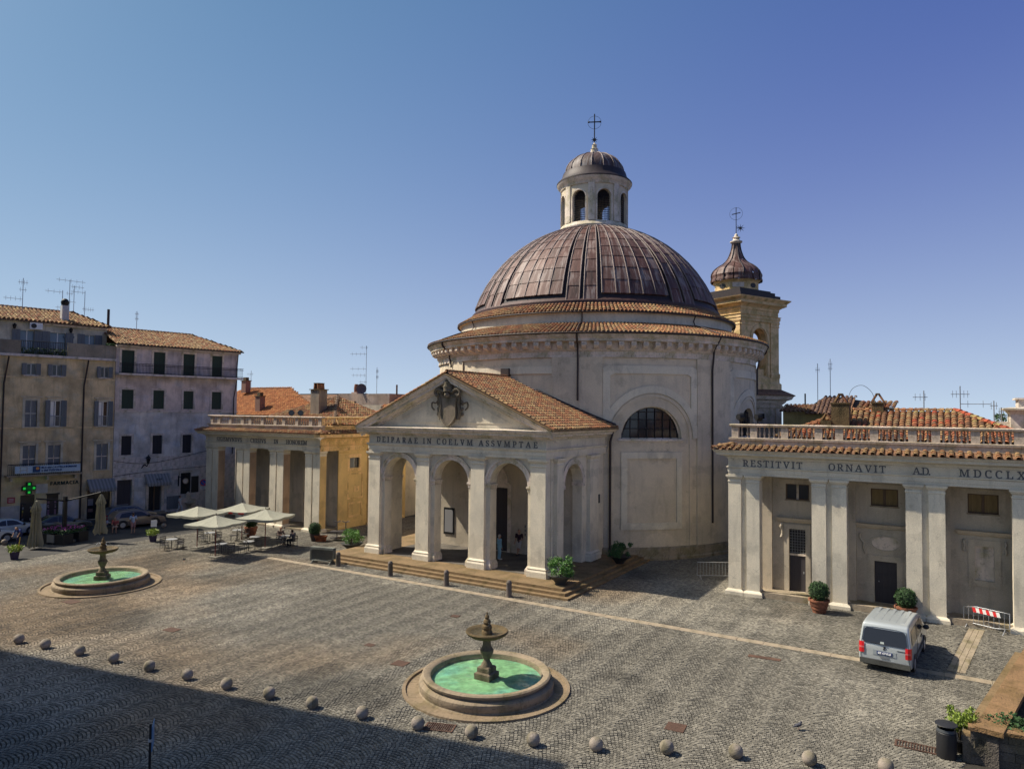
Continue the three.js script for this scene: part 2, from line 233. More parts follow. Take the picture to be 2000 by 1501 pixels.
{ // travertine kerb strip across the piazza and the paved strip running to the arcade
  const kb = group(scene, 'kerb'); tag(kb, 'pale stone strip crossing the piazza in front of the church steps', null, null, 'structure');
  for (let x = -15; x < 28.9;) { const l = rr(1.1, 1.6), x1 = Math.min(x + l, 29); P(kb, 'kerb_stone', bb(x + .008, x1 - .008, -.05, .034 + rr(-.003, .004), 24.37, 24.84), C.trav); x = x1; }
  const st = group(scene, 'path'); tag(st, 'ribbed pale stone path between the van and the planter wall', null, null, 'structure');
  for (let i = 0; i < 9; i++) for (let k = 0; k < 3; k++) { const z0 = 16.7 + i * .81, z1 = z0 + .8, X = z => 27.98 - .1276 * (z - 16.7) + k * .22, y = .03 + rr(-.003, .004), q = [[X(z0), z0], [X(z1), z1], [X(z1) + .205, z1], [X(z0) + .205, z0]]; P(st, 'paving_slab', [quads([-.05, y].map(h => q.map(p => V3(p[0], h, p[1]))), true), quads([[q[0], q[3]], [q[1], q[2]]].map(r => r.map(p => V3(p[0], y, p[1]))))], C.trav); }
}
for (const [x, z, w, d, lab] of [[7.97, 35.54, .62, .55, 'rusty square manhole plate left of the near fountain'], [5.35, 34.53, .4, .35, 'small rusty cover in the cobbles left of the near fountain bowl'], [5.9, 28.9, .42, .36, 'small rusty cover beyond the near fountain'], [19.43, 35.13, .62, .62, 'rusty brown manhole plate behind the row of stone balls'], [20.45, 26.62, 1.3, .3, 'long narrow rusty drain cover below the pale kerb strip'], [-3.87, 37.97, .7, .5, 'rusty plate in the cobbles left of centre'], [-12.75, 38.0, .9, .6, 'reddish plate in the cobbles in front of the far fountain']])
  tag(P(scene, num('manhole_cover'), bx(w, .03, d, x, .025, z, .1), C.rust), lab, 'manhole cover');
for (const [x, z, w, d, n, lab, vert] of [[12.9, 39.35, 1.0, .55, 14, 'rusty slotted drain grate beside a stone ball near the fountain', 0], [26.3, 32.4, 1.3, .5, 16, 'long rusty drain grate in front of the black litter bin', 0]]) {
  const t = thing('drain_grate', lab, 'grate', x, 0, z, .35 * (n === 14));
  P(t, 'frame', ext(shp(rect(-w / 2, w / 2, -d / 2, d / 2), [rect(-w / 2 + .04, w / 2 - .04, -d / 2 + .04, d / 2 - .04)]), .03).rotateX(-Math.PI / 2).translate(0, .035, 0), C.rust);
  for (let i = 0; i < n; i++) P(t, 'bar', bx(.03, .03, d - .09, -w / 2 + (i + .7) * w / (n + .4), .03, 0), C.rust);
}

/* ---------- the church ---------- */
const church = thing('church', 'round domed church with an arched portico and a ribbed lead dome', 'church');
const RW = 13.87, TH = [-2.3, 42.7, 87.7];
const fDrum = thc => (s, y, o) => cyl(RW - .06 + o, y, thc * R + s * R); // s in degrees
{
  const dr = group(church, 'drum'), seg = [];
  // plain rear wall, bays with openings in front
  seg.push(lathe([[RW - .06, 0], [RW - .06, 14.4]], 48, 110.2 * R, 225.0 * R));
  const lun = (hw, yb, n = 24) => { const a = []; const rad = hw; for (let i = 0; i <= n; i++) a.push([rad * cos(Math.PI * (1 - i / n)), yb + rad * sin(Math.PI * i / n)]); return a; }; // left to right over the top (metres)
  const deg = m => m / (RW * R);
  for (const b of [1, 2]) {
    const f = fDrum(TH[b]), inner = [], outer = [], yb = 8.5, n = 24;
    // top half: fan from the arch to the bay edge; below: flat sheet of strips
    for (let i = 0; i <= n; i++) { const a = Math.PI * (1 - i / n), ix = 2.33 * cos(a), iy = yb + 2.33 * sin(a); inner.push([deg(ix), iy]); const t = i / n; outer.push(t < .25 ? [-22.5, yb + (14.4 - yb) * t * 4] : t <= .75 ? [-22.5 + 45 * (t - .25) * 2, 14.4] : [22.5, 14.4 - (14.4 - yb) * (t - .75) * 4]); }
    seg.push(band(outer, inner, f, { rings: 10, closed: false }));
    seg.push(quads([0, yb].map(y => Array.from({ length: 25 }, (_, i) => f(-22.5 + 45 * i / 24, y, 0)))));
    // window: reveal, frame, glazing bars
    const w = group(church, 'lunette_window');
    const loop = [...lun(2.33, yb)]; const lp = loop.map(p => [deg(p[0]), p[1]]), lo = resample([[2.33, yb], [-2.33, yb]], [12, 1]).map(p => [deg(p[0]), p[1]]).slice(1, -1);
    const full = [...lp, ...lo];
    P(w, 'reveal', quads([full.map(p => f(p[0], p[1], 0)), full.map(p => f(p[0], p[1], -.5))], true), C.drum);
    P(w, 'frame', band(full, full.map(p => [p[0] * .95, yb + .1 + (p[1] - yb) * .93]), (s, y, o) => f(s, y, o - .34), { t: .06 }), C.trim);
    P(w, 'sill', quads([[-.5, yb + .02], [.1, yb + .02], [.12, yb - .12], [0, yb - .14]].map(([o, y]) => Array.from({ length: 13 }, (_, i) => f((i / 12 * 2 - 1) * 10.4, y, o)))), C.trim);
    for (let k = 0; k < 7; k++) { const x0 = -2.2 + k * 4.4 / 7, x1 = x0 + 4.4 / 7 - .04, xm = (x0 + x1) / 2, top = yb + Math.sqrt(Math.max(.05, 2.24 ** 2 - Math.max(x0 * x0, x1 * x1) * .98)); P(w, 'pane', quads([[x0, x1], [x0, x1]].map((r, i) => r.map(x => f(deg(x), i ? (yb + Math.sqrt(Math.max(.01, 2.24 ** 2 - x * x))) : yb + .1, -.36 + rr(-.008, .008))))), C.glass); }
    const bars = []; for (let k = 0; k <= 7; k++) { const x = -2.2 + k * 4.4 / 7; bars.push(rod(f(deg(x), yb + .05, -.3), f(deg(x), yb + Math.sqrt(Math.max(.02, 2.24 ** 2 - x * x)), -.3), .035, 4)); }
    for (const y of [.75, 1.4, 1.95]) { const hw = Math.sqrt(2.24 ** 2 - y * y); bars.push(tube(Array.from({ length: 9 }, (_, i) => f(deg(-hw + i * hw / 4), yb + y, -.29)), .03, 4)); }
    P(w, 'glazing_bar', bars, C.grille, { stuff: 1 });
  }
  { // bay behind the portico
    const f = fDrum(TH[0]); seg.push(quads([0, 14.4].map(y => Array.from({ length: 25 }, (_, i) => f(-22.5 + 45 * i / 24, y, 0)))));
  }
  P(dr, 'wall', seg, C.drum);
  // raised strips between bays, frames, arch bands, panels
  for (const b of [0, 1, 2]) {
    const f = fDrum(TH[b]);
    P(dr, 'pilaster_strip', band(resample(rect(15, 30, b ? .9 : 9, 14.3), [10, 20, 10, 20]), resample(rect(15.02, 29.98, b ? .92 : 9.02, 14.28), [10, 20, 10, 20]), f, { t: .12 }), C.drum);
    P(dr, 'pilaster_face', quads([b ? .92 : 9.02, 14.28].map(y => Array.from({ length: 17 }, (_, i) => f(15.02 + 14.96 * i / 16, y, .12)))), C.drum);
    if (!b) P(dr, 'pilaster_strip', quads([9.02, 14.28].map(y => Array.from({ length: 12 }, (_, i) => f(-30 + 10 * i / 11, y, .12)))), C.drum);
    const hw = b ? 14.9 : 17.5, RF = (x0, x1, y0, y1) => resample(rect(x0, x1, y0, y1), [24, 16, 24, 16]);
    const deg = m => m / (RW * R);
    if (b) {
      const arch = (rad, hwd, ybase) => { const a = [[-hwd, ybase]]; for (let i = 0; i <= 28; i++) { const t = Math.PI * (1 - i / 28); a.push([deg(rad * cos(t)), 8.55 + rad * sin(t)]); } a.push([hwd, ybase]); return a; };
      const A0 = arch(3.17, deg(3.17), .95), A1 = arch(2.95, deg(2.95), .95), A2 = arch(3.72, deg(3.72), 8.55);
      P(dr, 'arch_moulding', band(A0, A1, f, { t: .07, closed: false }), C.drum); P(dr, 'arch_band', band(A2, arch(3.24, deg(3.24), 8.55), f, { t: .1, closed: false }), C.white);
      // upper panel: frame whose lower edge follows the arch
      const top = 13.72, N = 28, o1 = [], i1 = [], mk = (w, yt, ra) => { const q = []; for (let i = 0; i <= N; i++) { const t = i / N; q.push(t < .3 ? [-w, 9.9 + (yt - 9.9) * t / .3] : t <= .7 ? [-w + 2 * w * (t - .3) / .4, yt] : [w, yt - (yt - 9.9) * (t - .7) / .3]); } for (let i = 0; i <= N; i++) { const w2 = w * R * RW * .985, a = Math.acos(Math.min(1, w2 / ra)), t = a + (Math.PI - 2 * a) * i / N; q.push([deg(ra * cos(t)), 8.55 + ra * sin(t)]); } return q; };
      P(dr, 'panel_frame', band(mk(14.9, 13.72, 3.6), mk(12.75, 13.15, 3.75), f, { t: .1 }), C.white);
      P(dr, 'lower_panel', band(RF(-9.5, 9.5, 2.15, 7.6), RF(-7.7, 7.7, 2.62, 7.15), f, { t: .1 }), C.white);
      P(dr, 'panel_field', band(RF(-7.1, 7.1, 2.75, 7.0), RF(-7.05, 7.05, 2.8, 6.95), f, { t: .02 }), C.drum);
    } else {
      P(dr, 'panel_frame', band(RF(-hw, hw, 9, 13.65), RF(-15.4, 15.4, 9.2, 13.13), f, { t: .1 }), C.white);
      P(church, 'flue', quads([9, 13.55].map(y => [[-1.7, 0], [-1.7, .3], [1.2, .3], [1.2, 0]].map(([s, o]) => f(s, y, o)))), C.pipe, { label: 'dark square flue rising above the portico ridge' });
    }
  }
  P(dr, 'plinth', lathe([[RW + .26, -.3], [RW + .26, .2], [RW + .16, .3], [RW + .12, .82], [RW - .02, .92]], 96), C.trav);
  P(dr, 'frieze', lathe([[RW - .02, 14.28], [RW + .07, 14.3], [RW + .07, 14.36], [RW + .04, 14.4], [RW + .04, 14.72], [RW + .13, 14.76], [RW + .13, 14.84], [RW + .2, 14.86], [RW + .22, 15.36]], 128), C.trim);
  P(dr, 'cornice', lathe([[RW + .22, 15.36], [RW + .74, 15.4], [RW + .76, 15.58], [RW + .84, 15.66], [RW + .95, 15.86], [RW + .98, 15.96], [RW + .8, 16.06]], 128), C.trim);
  const bg = [bb(-.18, .18, 15.12, 15.38, 0, .46), ext(shp([[0, 14.9], [.22, 14.9], [.42, 15.02], [.5, 15.12], [0, 15.12]]), .36, -.18).rotateY(-Math.PI / 2)];
  const bgeo = merge(bg);
  for (let i = -20; i < 40; i++) { const a = (22.4 + i * 3.46) * R, m = shade(new THREE.Mesh(bgeo, C.trim)); m.name = 'bracket'; m.position.copy(cyl(RW + .2, 0, a)); m.rotation.y = a; dr.add(m); }
  // tile rings, attic
  const lr = group(church, 'lower_roof');
  P(lr, 'roof_bed', lathe([[RW + 1.0, 15.99], [11.95, 16.98]], 128), C.tileBed);
  tileMesh(lr, tileRing(RW + 1.02, 15.99, 12.1, 16.95, 300, 6, -75 * R, 125 * R), .62, .115, { parts: 0 });
  P(lr, 'gutter', new THREE.TorusGeometry(RW + 1.02, .075, 6, 160).rotateX(Math.PI / 2).translate(0, 15.95, 0), C.pipe);
  const at = group(church, 'attic');
  P(at, 'wall', lathe([[11.97, 16.6], [11.97, 17.7], [12.05, 17.74], [12.15, 17.82], [12.0, 17.9]], 128), C.white);
  P(at, 'roof_bed', lathe([[12.22, 17.82], [10.8, 18.66]], 128), C.tileBed);
  tileMesh(at, tileRing(12.25, 17.84, 10.95, 18.6, 250, 4, -75 * R, 125 * R), .5, .115, {});
  P(at, 'gutter', new THREE.TorusGeometry(12.26, .06, 6, 128).rotateX(Math.PI / 2).translate(0, 17.79, 0), C.pipe);
  for (const [a, y1] of [[20.5, 11.2], [63.4, 2.4], [-29.6, 13.9], [106, 12]]) {
    P(church, 'downpipe', tube([cyl(RW + .98, 15.92, a * R), cyl(RW + .96, 15.6, a * R), cyl(RW + .34, 15.15, a * R), cyl(RW + .3, 14.6, a * R), cyl(RW + .16, 14.3, a * R), cyl(RW + .16, y1, a * R)], .075, 6), C.pipe);
    P(church, 'downpipe', tube([cyl(12.25, 17.75, (a + .5) * R), cyl(12.06, 17.5, (a + .5) * R), cyl(12.08, 17.05, (a + .5) * R), cyl(13.2, 16.75, a * R), cyl(14.8, 16.15, a * R)], .05, 6), C.pipe);
  }
  /* dome in lead sheets */
  const dm = group(church, 'dome'), yc = 15.7, rs = 11.34, pt = (el, th, o = 0) => V3((rs + o) * cos(el) * sin(th), yc + (rs + o) * sin(el), (rs + o) * cos(el) * cos(th));
  const e0 = Math.asin((18.6 - yc) / rs), e1 = Math.acos(3.1 / rs);
  P(dm, 'dome_shell', lathe(Array.from({ length: 25 }, (_, i) => { const e = e0 - .04 + (e1 - e0 + .06) * i / 24; return [(rs - .13) * cos(e), yc + (rs - .13) * sin(e)]; }), 128), C.leadDark);
  const leadM = [[1, .97, .95], [1.05, .99, .95], [.92, .92, .93], [.96, 1.0, 1.0], [.86, .85, .86]].map(c => M(...c.map(v => v * .82), { map: T.dome, rough: .62, metal: .1, bump: T.stuccoB, bs: .006 }));
  const sheet = (ea, eb, ta, tb) => { const n = 3, m = 3, rows = []; const rim = o => j => null;
    for (let j = 0; j <= m; j++) { const e = ea + (eb - ea) * j / m, row = []; row.push(pt(e, ta, -.14)); for (let i = 0; i <= n; i++) row.push(pt(e, ta + (tb - ta) * i / n, .035 * (1 - j / m))); row.push(pt(e, tb, -.14)); rows.push(row); }
    rows.unshift(rows[0].map((p, i) => pt(ea, i <= 1 ? ta : i >= n + 1 ? tb : ta + (tb - ta) * (i - 1) / n, -.14))); const g = smooth(quads(rows), .4), p = g.attributes.position, u = g.attributes.uv; for (let i = 0; i < p.count; i++) u.setXY(i, Math.atan2(p.getX(i), p.getZ(i)) * 9, Math.asin((p.getY(i) - yc) / p_len(p, i, yc)) * rs); return g; };
  const p_len = (p, i, yc) => Math.hypot(p.getX(i), p.getY(i) - yc, p.getZ(i));
  const seam = (th, ea, eb) => { const pts = []; for (let i = 0; i <= 10; i++) pts.push(pt(ea + (eb - ea) * i / 10, th, .03)); return tube(pts, .055, 5); };
  const leadPale = M(.21, .165, .155, { map: T.stone, rough: .6 }), eT = e1 + .02, eB = e0 + .055;
  for (let k = 0; k < 8; k++) {
    const c = -2.3 + 45 * k, front = [0, 1, 2, 7].includes(k);
    const strips = [[c - 14.3, c + 14.3, 5, 1], [c + 16.3, c + 21.6, 1, 0], [c + 23.4, c + 28.7, 1, 0]];
    for (const [a, b, n, wide] of strips) {
      const lo = wide ? eB + .02 : e0 + .02, rowsN = front ? 9 : 1;
      for (let j = 0; j < rowsN; j++) for (let i = 0; i < (front ? n : 1); i++) { const N = front ? n : 1, ea = lo + (eT - lo) * j / rowsN, eb = lo + (eT - lo) * (j + 1) / rowsN; P(dm, 'lead_sheet', sheet(ea, eb, (a + (b - a) * i / N + .04) * R, (a + (b - a) * (i + 1) / N - .04) * R), pick(leadM)); }
      if (front && wide) for (let i = 1; i < n; i++) P(dm, 'seam', seam((a + (b - a) * i / n) * R, lo, eT), leadPale);
      if (front) for (const s of [a, b]) P(dm, 'rib', seam(s * R, lo, eT), leadPale);
    }
  }
  P(dm, 'base_ring', lathe([[10.98, 18.5], [11.0, 18.85], [10.75, 19.1]], 128), C.lead);
  /* lantern */
  const ln = group(church, 'lantern'), LR = 2.96;
  P(ln, 'base', lathe([[3.1, 26.3], [3.24, 26.5], [3.26, 26.75], [3.1, 26.95], [3.0, 27.1], [2.5, 27.1]], 64), C.trim);
  const lw = []; const fl = (s, y, o) => cyl(LR + o, y, s * R);
  for (let k = 0; k < 8; k++) {
    const c = -2.3 + 45 * k, n = 20, inn = [], out = [], hw = 12.3, rad = .62, g = (s, y, o) => fl(c + s, y, o);
    const ap = []; ap.push([-hw, 27.1]); for (let i = 0; i <= n; i++) { const t = Math.PI * (1 - i / n); ap.push([hw * cos(t), 29.25 + rad * sin(t)]); } ap.push([hw, 27.1]);
    const op = ap.map((p, i) => i === 0 ? [-22.5, 27.1] : i === ap.length - 1 ? [22.5, 27.1] : (() => { const t = (i - 1) / n; return t < .25 ? [-22.5, 29.25 + (30.45 - 29.25) * t * 4] : t <= .75 ? [-22.5 + 45 * (t - .25) * 2, 30.45] : [22.5, 30.45 - (30.45 - 29.25) * (t - .75) * 4]; })());
    lw.push(band(op, ap, g, { rings: 4, closed: false }), band(op, ap, (s, y, o) => g(s, y, o - .35), { rings: 4, closed: false }), quads([ap.map(p => g(p[0], p[1], 0)), ap.map(p => g(p[0], p[1], -.35))]));
    const a2 = ap.map((p, i) => i === 0 || i === ap.length - 1 ? [p[0] * 1.22, 27.1] : [p[0] * 1.22, 29.25 + (p[1] - 29.25) * 1.25]);
    const w = group(church, 'lantern_window');
    P(w, 'arch_moulding', band(a2, ap, g, { t: .05, closed: false }), C.trim);
    const bars = []; for (let i = 1; i < 9; i++) { const s = -hw + 2 * hw * i / 9; bars.push(rod(g(s, 27.1, -.2), g(s, 29.25 + rad * Math.sqrt(1 - (s / hw) ** 2), -.2), .022, 4)); }
    for (let i = 1; i < 14; i++) { const y = 27.1 + i * .2, q = y > 29.25 ? hw * Math.sqrt(Math.max(0, 1 - ((y - 29.25) / rad) ** 2)) : hw; if (q > 1) bars.push(rod(g(-q, y, -.2), g(q, y, -.2), .02, 4)); }
    P(w, 'grille', bars, C.grille, { stuff: 1 });
    P(ln, 'pilaster', quads([27.1, 30.4].map(y => [[16.9, 0], [16.9, .1], [19.5, .1], [22.5, .1], [25.5, .1], [28.1, .1], [28.1, 0]].map(([s, o]) => g(s, y, o)))), C.trim);
  }
  P(ln, 'wall', lw, C.drum);
  P(ln, 'cornice', lathe([[2.9, 30.35], [3.06, 30.4], [3.08, 30.55], [3.2, 30.7], [3.36, 30.86], [3.4, 31.0]], 64), C.trim);
  P(ln, 'lead_flashing', lathe([[3.42, 30.98], [3.42, 31.08], [3.0, 31.5], [2.85, 32.0], [2.6, 32.06]], 64), C.leadDark);
  const capM = M(.58, .68, .76, { map: T.dome, rough: .6, bump: T.stuccoB }), lc = group(church, 'lantern_cap'), cp = (t, th, o = 0) => cyl((2.68 + o) * cos(t), 32.02 + 1.92 * sin(t), th);
  for (let k = 0; k < 16; k++) { const a = (k * 22.5 - 2.3) * R, b = a + 22.5 * R, rows = []; for (let j = 0; j <= 6; j++) { const t = j / 6 * 1.4; rows.push([a + .012, (a + b) / 2, b - .012].map(q => cp(t, q))); } P(lc, 'lead_sheet', smooth(quads(rows), .5), capM); P(lc, 'rib', tube(Array.from({ length: 8 }, (_, j) => cp(j / 7 * 1.4, a, .02)), .06, 5), leadPale); }
  P(church, 'finial', lathe([[.46, 33.8], [.46, 33.95], [.38, 34.0], [.33, 34.35], [.36, 34.4], [.26, 34.45], [.2, 34.75], [.24, 34.8], [.12, 34.9], [.05, 35.05], [0, 35.1]], 16), C.trim);
  const cr = group(church, 'roof_cross'), T3 = (x, y) => V3(x * cos(25 * R), y, -x * sin(25 * R));
  P(cr, 'shaft', rod(T3(0, 35.0), T3(0, 37.7), .05), C.iron); P(cr, 'arm', rod(T3(-.5, 36.95), T3(.5, 36.95), .055), C.iron);
  P(cr, 'ring', new THREE.TorusGeometry(.6, .014, 5, 40).rotateY(25 * R).translate(0, 36.9, 0), C.iron);
  for (const s of [-1, 1]) P(cr, 'knob', new THREE.SphereGeometry(.09, 8, 6).translate(...T3(s * .52, 36.95).toArray()), C.iron);
  const star = new THREE.Shape(); for (let i = 0; i < 16; i++) { const r = i % 2 ? .1 : .3, a = i / 16 * 2 * Math.PI; star[i ? 'lineTo' : 'moveTo'](r * cos(a), r * sin(a)); }
  P(cr, 'star', ext(star, .06, -.03).rotateY(25 * R).translate(0, 35.3, 0), C.iron);
}
/* portico */
{
  const pt = group(church, 'portico'), UL = -7.55, UR = 6.65, VF = 20.9, FL = .46, uc = -.45;
  const pil = [[-7.57, -6.53], [-3.25, -2.21], [1.18, 2.22], [5.6, 6.64]], ac = [-4.89, -.515, 3.91], HW = 1.38, YS = 5.8;
  // front wall with three arches, side walls with one each
  const fw = shp(rect(UL + .12, UR - .12, FL, 7.55), []);
  const fshape = shp([[UL + .2, FL], ...ac.flatMap(c => [[c - HW, FL], ...Array.from({ length: 21 }, (_, i) => [c - HW * cos(Math.PI * i / 20), YS + HW * sin(Math.PI * i / 20)]), [c + HW, FL]]), [UR - .2, FL], [UR - .2, 7.55], [UL + .2, 7.55]]);
  P(pt, 'front_wall', ext(fshape, .72, 19.93), C.white);
  const sshape = z0 => shp([[11.5, FL], [15.62, FL], ...Array.from({ length: 21 }, (_, i) => [16.94 - 1.32 * cos(Math.PI * i / 20), 5.72 + 1.32 * sin(Math.PI * i / 20)]), [18.26, FL], [19.93, FL], [19.93, 7.55], [11.5, 7.55]]);
  for (const s of [0, 1]) { const g = ext(sshape(), .7, 0).rotateY(-Math.PI / 2); g.translate(s ? UR - .15 : UL + .15 + .7, 0, 0); P(pt, 'side_wall', boxUV(g), C.white); }
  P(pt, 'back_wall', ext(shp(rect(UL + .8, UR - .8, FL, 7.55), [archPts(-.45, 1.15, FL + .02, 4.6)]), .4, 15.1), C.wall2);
  const dr = group(church, 'church_door'); // tall dark doors under an arched overdoor
  P(dr, 'door_leaf', bb(-1.55, -.47, FL, 4.95, 15.2, 15.26), C.wood); P(dr, 'door_leaf', bb(-.43, .65, FL, 4.95, 15.2, 15.26), C.wood);
  for (const x of [-1.35, -.3]) for (let i = 0; i < 4; i++) P(dr, 'door_panel', bb(x, x + .75, FL + .25 + i * 1.1, FL + 1.15 + i * 1.1, 15.25, 15.29), C.wood);
  P(dr, 'architrave', band([[-1.85, FL], [-1.85, 5.25], [.95, 5.25], [.95, FL]], [[-1.55, FL], [-1.55, 4.97], [.65, 4.97], [.65, FL]], (x, y, o) => V3(x, y, 15.46 + o), { t: .1, closed: false }), C.trim);
  P(dr, 'overdoor', ext(shp([[-1.7, 5.25], [.8, 5.25], [.8, 5.4], ...Array.from({ length: 13 }, (_, i) => [-.45 + 1.1 * cos(Math.PI * i / 12), 5.4 + 1.25 * sin(Math.PI * i / 12)]), [-1.7, 5.4]]), .14, 15.48, .03), C.trim);
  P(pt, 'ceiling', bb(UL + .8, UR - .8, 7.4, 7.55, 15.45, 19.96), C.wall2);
  P(pt, 'notice_board', [bb(-4.95, -4.0, 1.25, 3.2, 15.5, 15.56)], C.iron, { label: 'dark framed notice board inside the portico' });
  P(pt, 'notice_sheet', bb(-4.84, -4.11, 1.4, 3.05, 15.56, 15.575), M(.24, .24, .25));
  for (let i = 0; i < 3; i++) P(pt, 'wall_plaque', bb(2.05, 2.05 + .1, 2.3 - i * .28, 2.5 - i * .28, 15.5, 15.52), C.letter);
  // terrace and steps
  P(pt, 'floor', bb(-9.56, 8.66, .3, FL, 11, 22.53), C.step);
  P(pt, 'floor_paving', bb(UL + .9, UR - .9, FL, FL + .012, 15.5, 20.6), M(.16, .145, .13, { map: T.grit }));
  for (const [k, y] of [[1, .306], [2, .153]]) { const n = 12; P(pt, 'step', bb(-9.56 - .35 * k, 8.66 + .35 * k, y - .153, y, 10.5, 22.53 + .35 * k), C.step); }
  // piers: pilasters as one continuous moulding each
  const pp = [[.16, FL], [.16, FL + .32], [.1, FL + .42], [.12, FL + .5], [0, FL + .6], [0, 7.02], [.04, 7.05], [.04, 7.1], [0, 7.14], [0, 7.26], [.1, 7.34], [.12, 7.4], [.14, 7.42], [.14, 7.52]];
  for (const [a, b] of pil) P(pt, 'pilaster', mold([[a, 20.6], [a, VF], [b, VF], [b, 20.6]], pp), C.white);
  for (const s of [0, 1]) { const x = s ? UR - .17 : UL + .17, d = s ? 1 : -1, xo = x + .28 * d; for (const [z0, z1] of [[18.75, 19.6], [13.6, 14.9]]) P(pt, 'pilaster', mold(s ? [[x, z1], [xo, z1], [xo, z0], [x, z0]] : [[x, z0], [xo, z0], [xo, z1], [x, z1]], pp), C.white); }
  // archivolts, imposts, pier plinths
  const av = (c, r0, r1, ys) => { const a = (r, n = 24) => Array.from({ length: n + 1 }, (_, i) => [c - r * cos(Math.PI * i / n), ys + r * sin(Math.PI * i / n)]); return [a(r1), a(r0)]; };
  for (const c of ac) {
    const [o, i] = av(c, HW, 1.72, YS); P(pt, 'archivolt', band(o, i, (x, y, q) => V3(x, y, 20.64 + q), { t: .1, closed: false }), C.trim);
    const [o2, i2] = av(c, 1.6, 1.74, YS); P(pt, 'archivolt_moulding', band(o2, i2, (x, y, q) => V3(x, y, 20.7 + q), { t: .1, closed: false }), C.trim);
    for (const d of [-1, 1]) { const x = c + d * HW, xa = d < 0 ? x - .3 : x, xb = d < 0 ? x : x + .3, ip = [[0, 5.45], [.04, 5.47], [.04, 5.6], [.1, 5.7], [.1, 5.8], [0, 5.81]], bp = [[.14, FL], [.14, FL + .3], [.08, FL + .42], [0, FL + .55]]; for (const [nm, q] of [['impost', ip], ['pier_plinth', bp]]) P(pt, nm, mold(d < 0 ? [[xa - .05, 20.65], [xb, 20.65], [xb, 19.93]] : [[xa, 19.93], [xa, 20.65], [xb + .05, 20.65]], q), C.trim); }
  }
  for (const s of [0, 1]) {
    const x = s ? UR - .15 : UL + .15, d = s ? 1 : -1, [o, i] = av(16.94, 1.32, 1.66, 5.72);
    P(pt, 'archivolt', band(o, i, (z, y, q) => V3(x + d * (q - .01), y, z), { t: .1, closed: false }), C.trim);
    for (const zz of [15.62, 18.26]) { const sg = zz < 17 ? -1 : 1; P(pt, 'impost', bb(Math.min(x - d * .72, x + d * .09), Math.max(x - d * .72, x + d * .09), 5.5, 5.72, Math.min(zz - sg * .09, zz + sg * .3), Math.max(zz - sg * .09, zz + sg * .3)), C.trim); }
  }
  // entablature wraps three sides
  const en = group(church, 'entablature'), path = [[UL, 11.8], [UL, VF], [UR, VF], [UR, 11.8]];
  P(en, 'architrave', mold(path, [[-.4, 7.52], [.02, 7.52], [.02, 7.72], [.05, 7.73], [.05, 7.95], [.09, 7.98], [.14, 8.08], [.14, 8.12], [0, 8.13]]), C.white);
  P(en, 'frieze', mold(path, [[0, 8.12], [0, 8.68]]), C.white);
  P(en, 'cornice', mold(path, [[0, 8.66], [.1, 8.7], [.1, 8.78], [.2, 8.84], [.5, 8.88], [.52, 9.0], [.6, 9.06], [.68, 9.18], [.7, 9.24], [.1, 9.3]]), C.trim);
  letters(en, 'DEIPARAE IN COELVM ASSVMPTAE', -6.85, 6.08, 8.19, VF + .002, .36, C.letter);
  const pd = group(church, 'pediment'), EX = .72, yE = 9.22, yA = 12.72, xl = UL - EX, xr = UR + EX;
  P(pd, 'tympanum', ext(shp([[UL, 9.2], [UR, 9.2], [uc, 12.3]]), .3, VF - .3), C.white);
  P(pd, 'tympanum_panel', band([[UL + 2.4, 9.6], [UR - 2.4, 9.6], [uc, 11.75]], [[UL + 2.7, 9.68], [UR - 2.7, 9.68], [uc, 11.62]], (x, y, o) => V3(x, y, VF + o), { t: .03 }), C.white);
  const sl = Math.atan2(yA - yE, uc - xl);
  for (const s of [-1, 1]) { // raking cornice: profile along the slope
    const prof = [[0, -.62], [.1, -.58], [.1, -.5], [.22, -.42], [.5, -.38], [.52, -.24], [.62, -.16], [.7, -.02], [.72, 0], [-.4, .03]], x0 = s < 0 ? xl : xr, len = [];
    const rows = prof.map(([o, h]) => { const dy = h / cos(sl); return [[x0, yE], [uc, yA]].map(([x, y]) => V3(x + (x === uc ? 0 : 0), y + dy, VF + o)); });
    P(pd, 'raking_cornice', quads(rows), C.trim);
    P(pd, 'rake_cap', quads([[V3(x0, yE + .02, VF + .73), V3(uc, yA + .02, VF + .73)], [V3(x0, yE + .09, VF + .73), V3(uc, yA + .09, VF + .73)], [V3(x0, yE + .09, VF + .2), V3(uc, yA + .09, VF + .2)]]), C.step);
  }
  // roof
  const rf = group(church, 'portico_roof'), ridge = 12.9, ye = 9.32, hwid = UR + .78 - uc, sl2 = Math.atan2(ridge - ye, hwid), L = Math.hypot(ridge - ye, hwid);
  for (const s of [-1, 1]) {
    const x0 = uc + s * hwid, zb = 11.2;
    P(rf, 'roof_bed', quads([[V3(x0, ye, VF + .6), V3(x0, ye, zb)], [V3(uc, ridge, VF + .6), V3(uc, ridge, zb)]]), C.tileBed);
    P(rf, 'eave_board', bb(x0 - .06, x0 + .06, ye - .12, ye, 11.8, VF + .6), C.step);
    const ey = V3(-s * cos(sl2), sin(sl2), 0), ex = s > 0 ? V3(0, 0, -1) : V3(0, 0, 1), o0 = V3(x0, ye, s > 0 ? VF + .55 : zb);
    const list = tilePlane(o0, ex, ey, VF + .55 - zb, L - .1, .315, .36, (a, t) => { const x = x0 - s * t * cos(sl2), z = s > 0 ? VF + .55 - a : zb + a; return Math.hypot(x, z) > RW + .05; });
    list.sort((p, q) => q.elements[14] - p.elements[14]);
    tileMesh(rf, list, .46, .13, { parts: s > 0 ? 0 : 0 });
  }
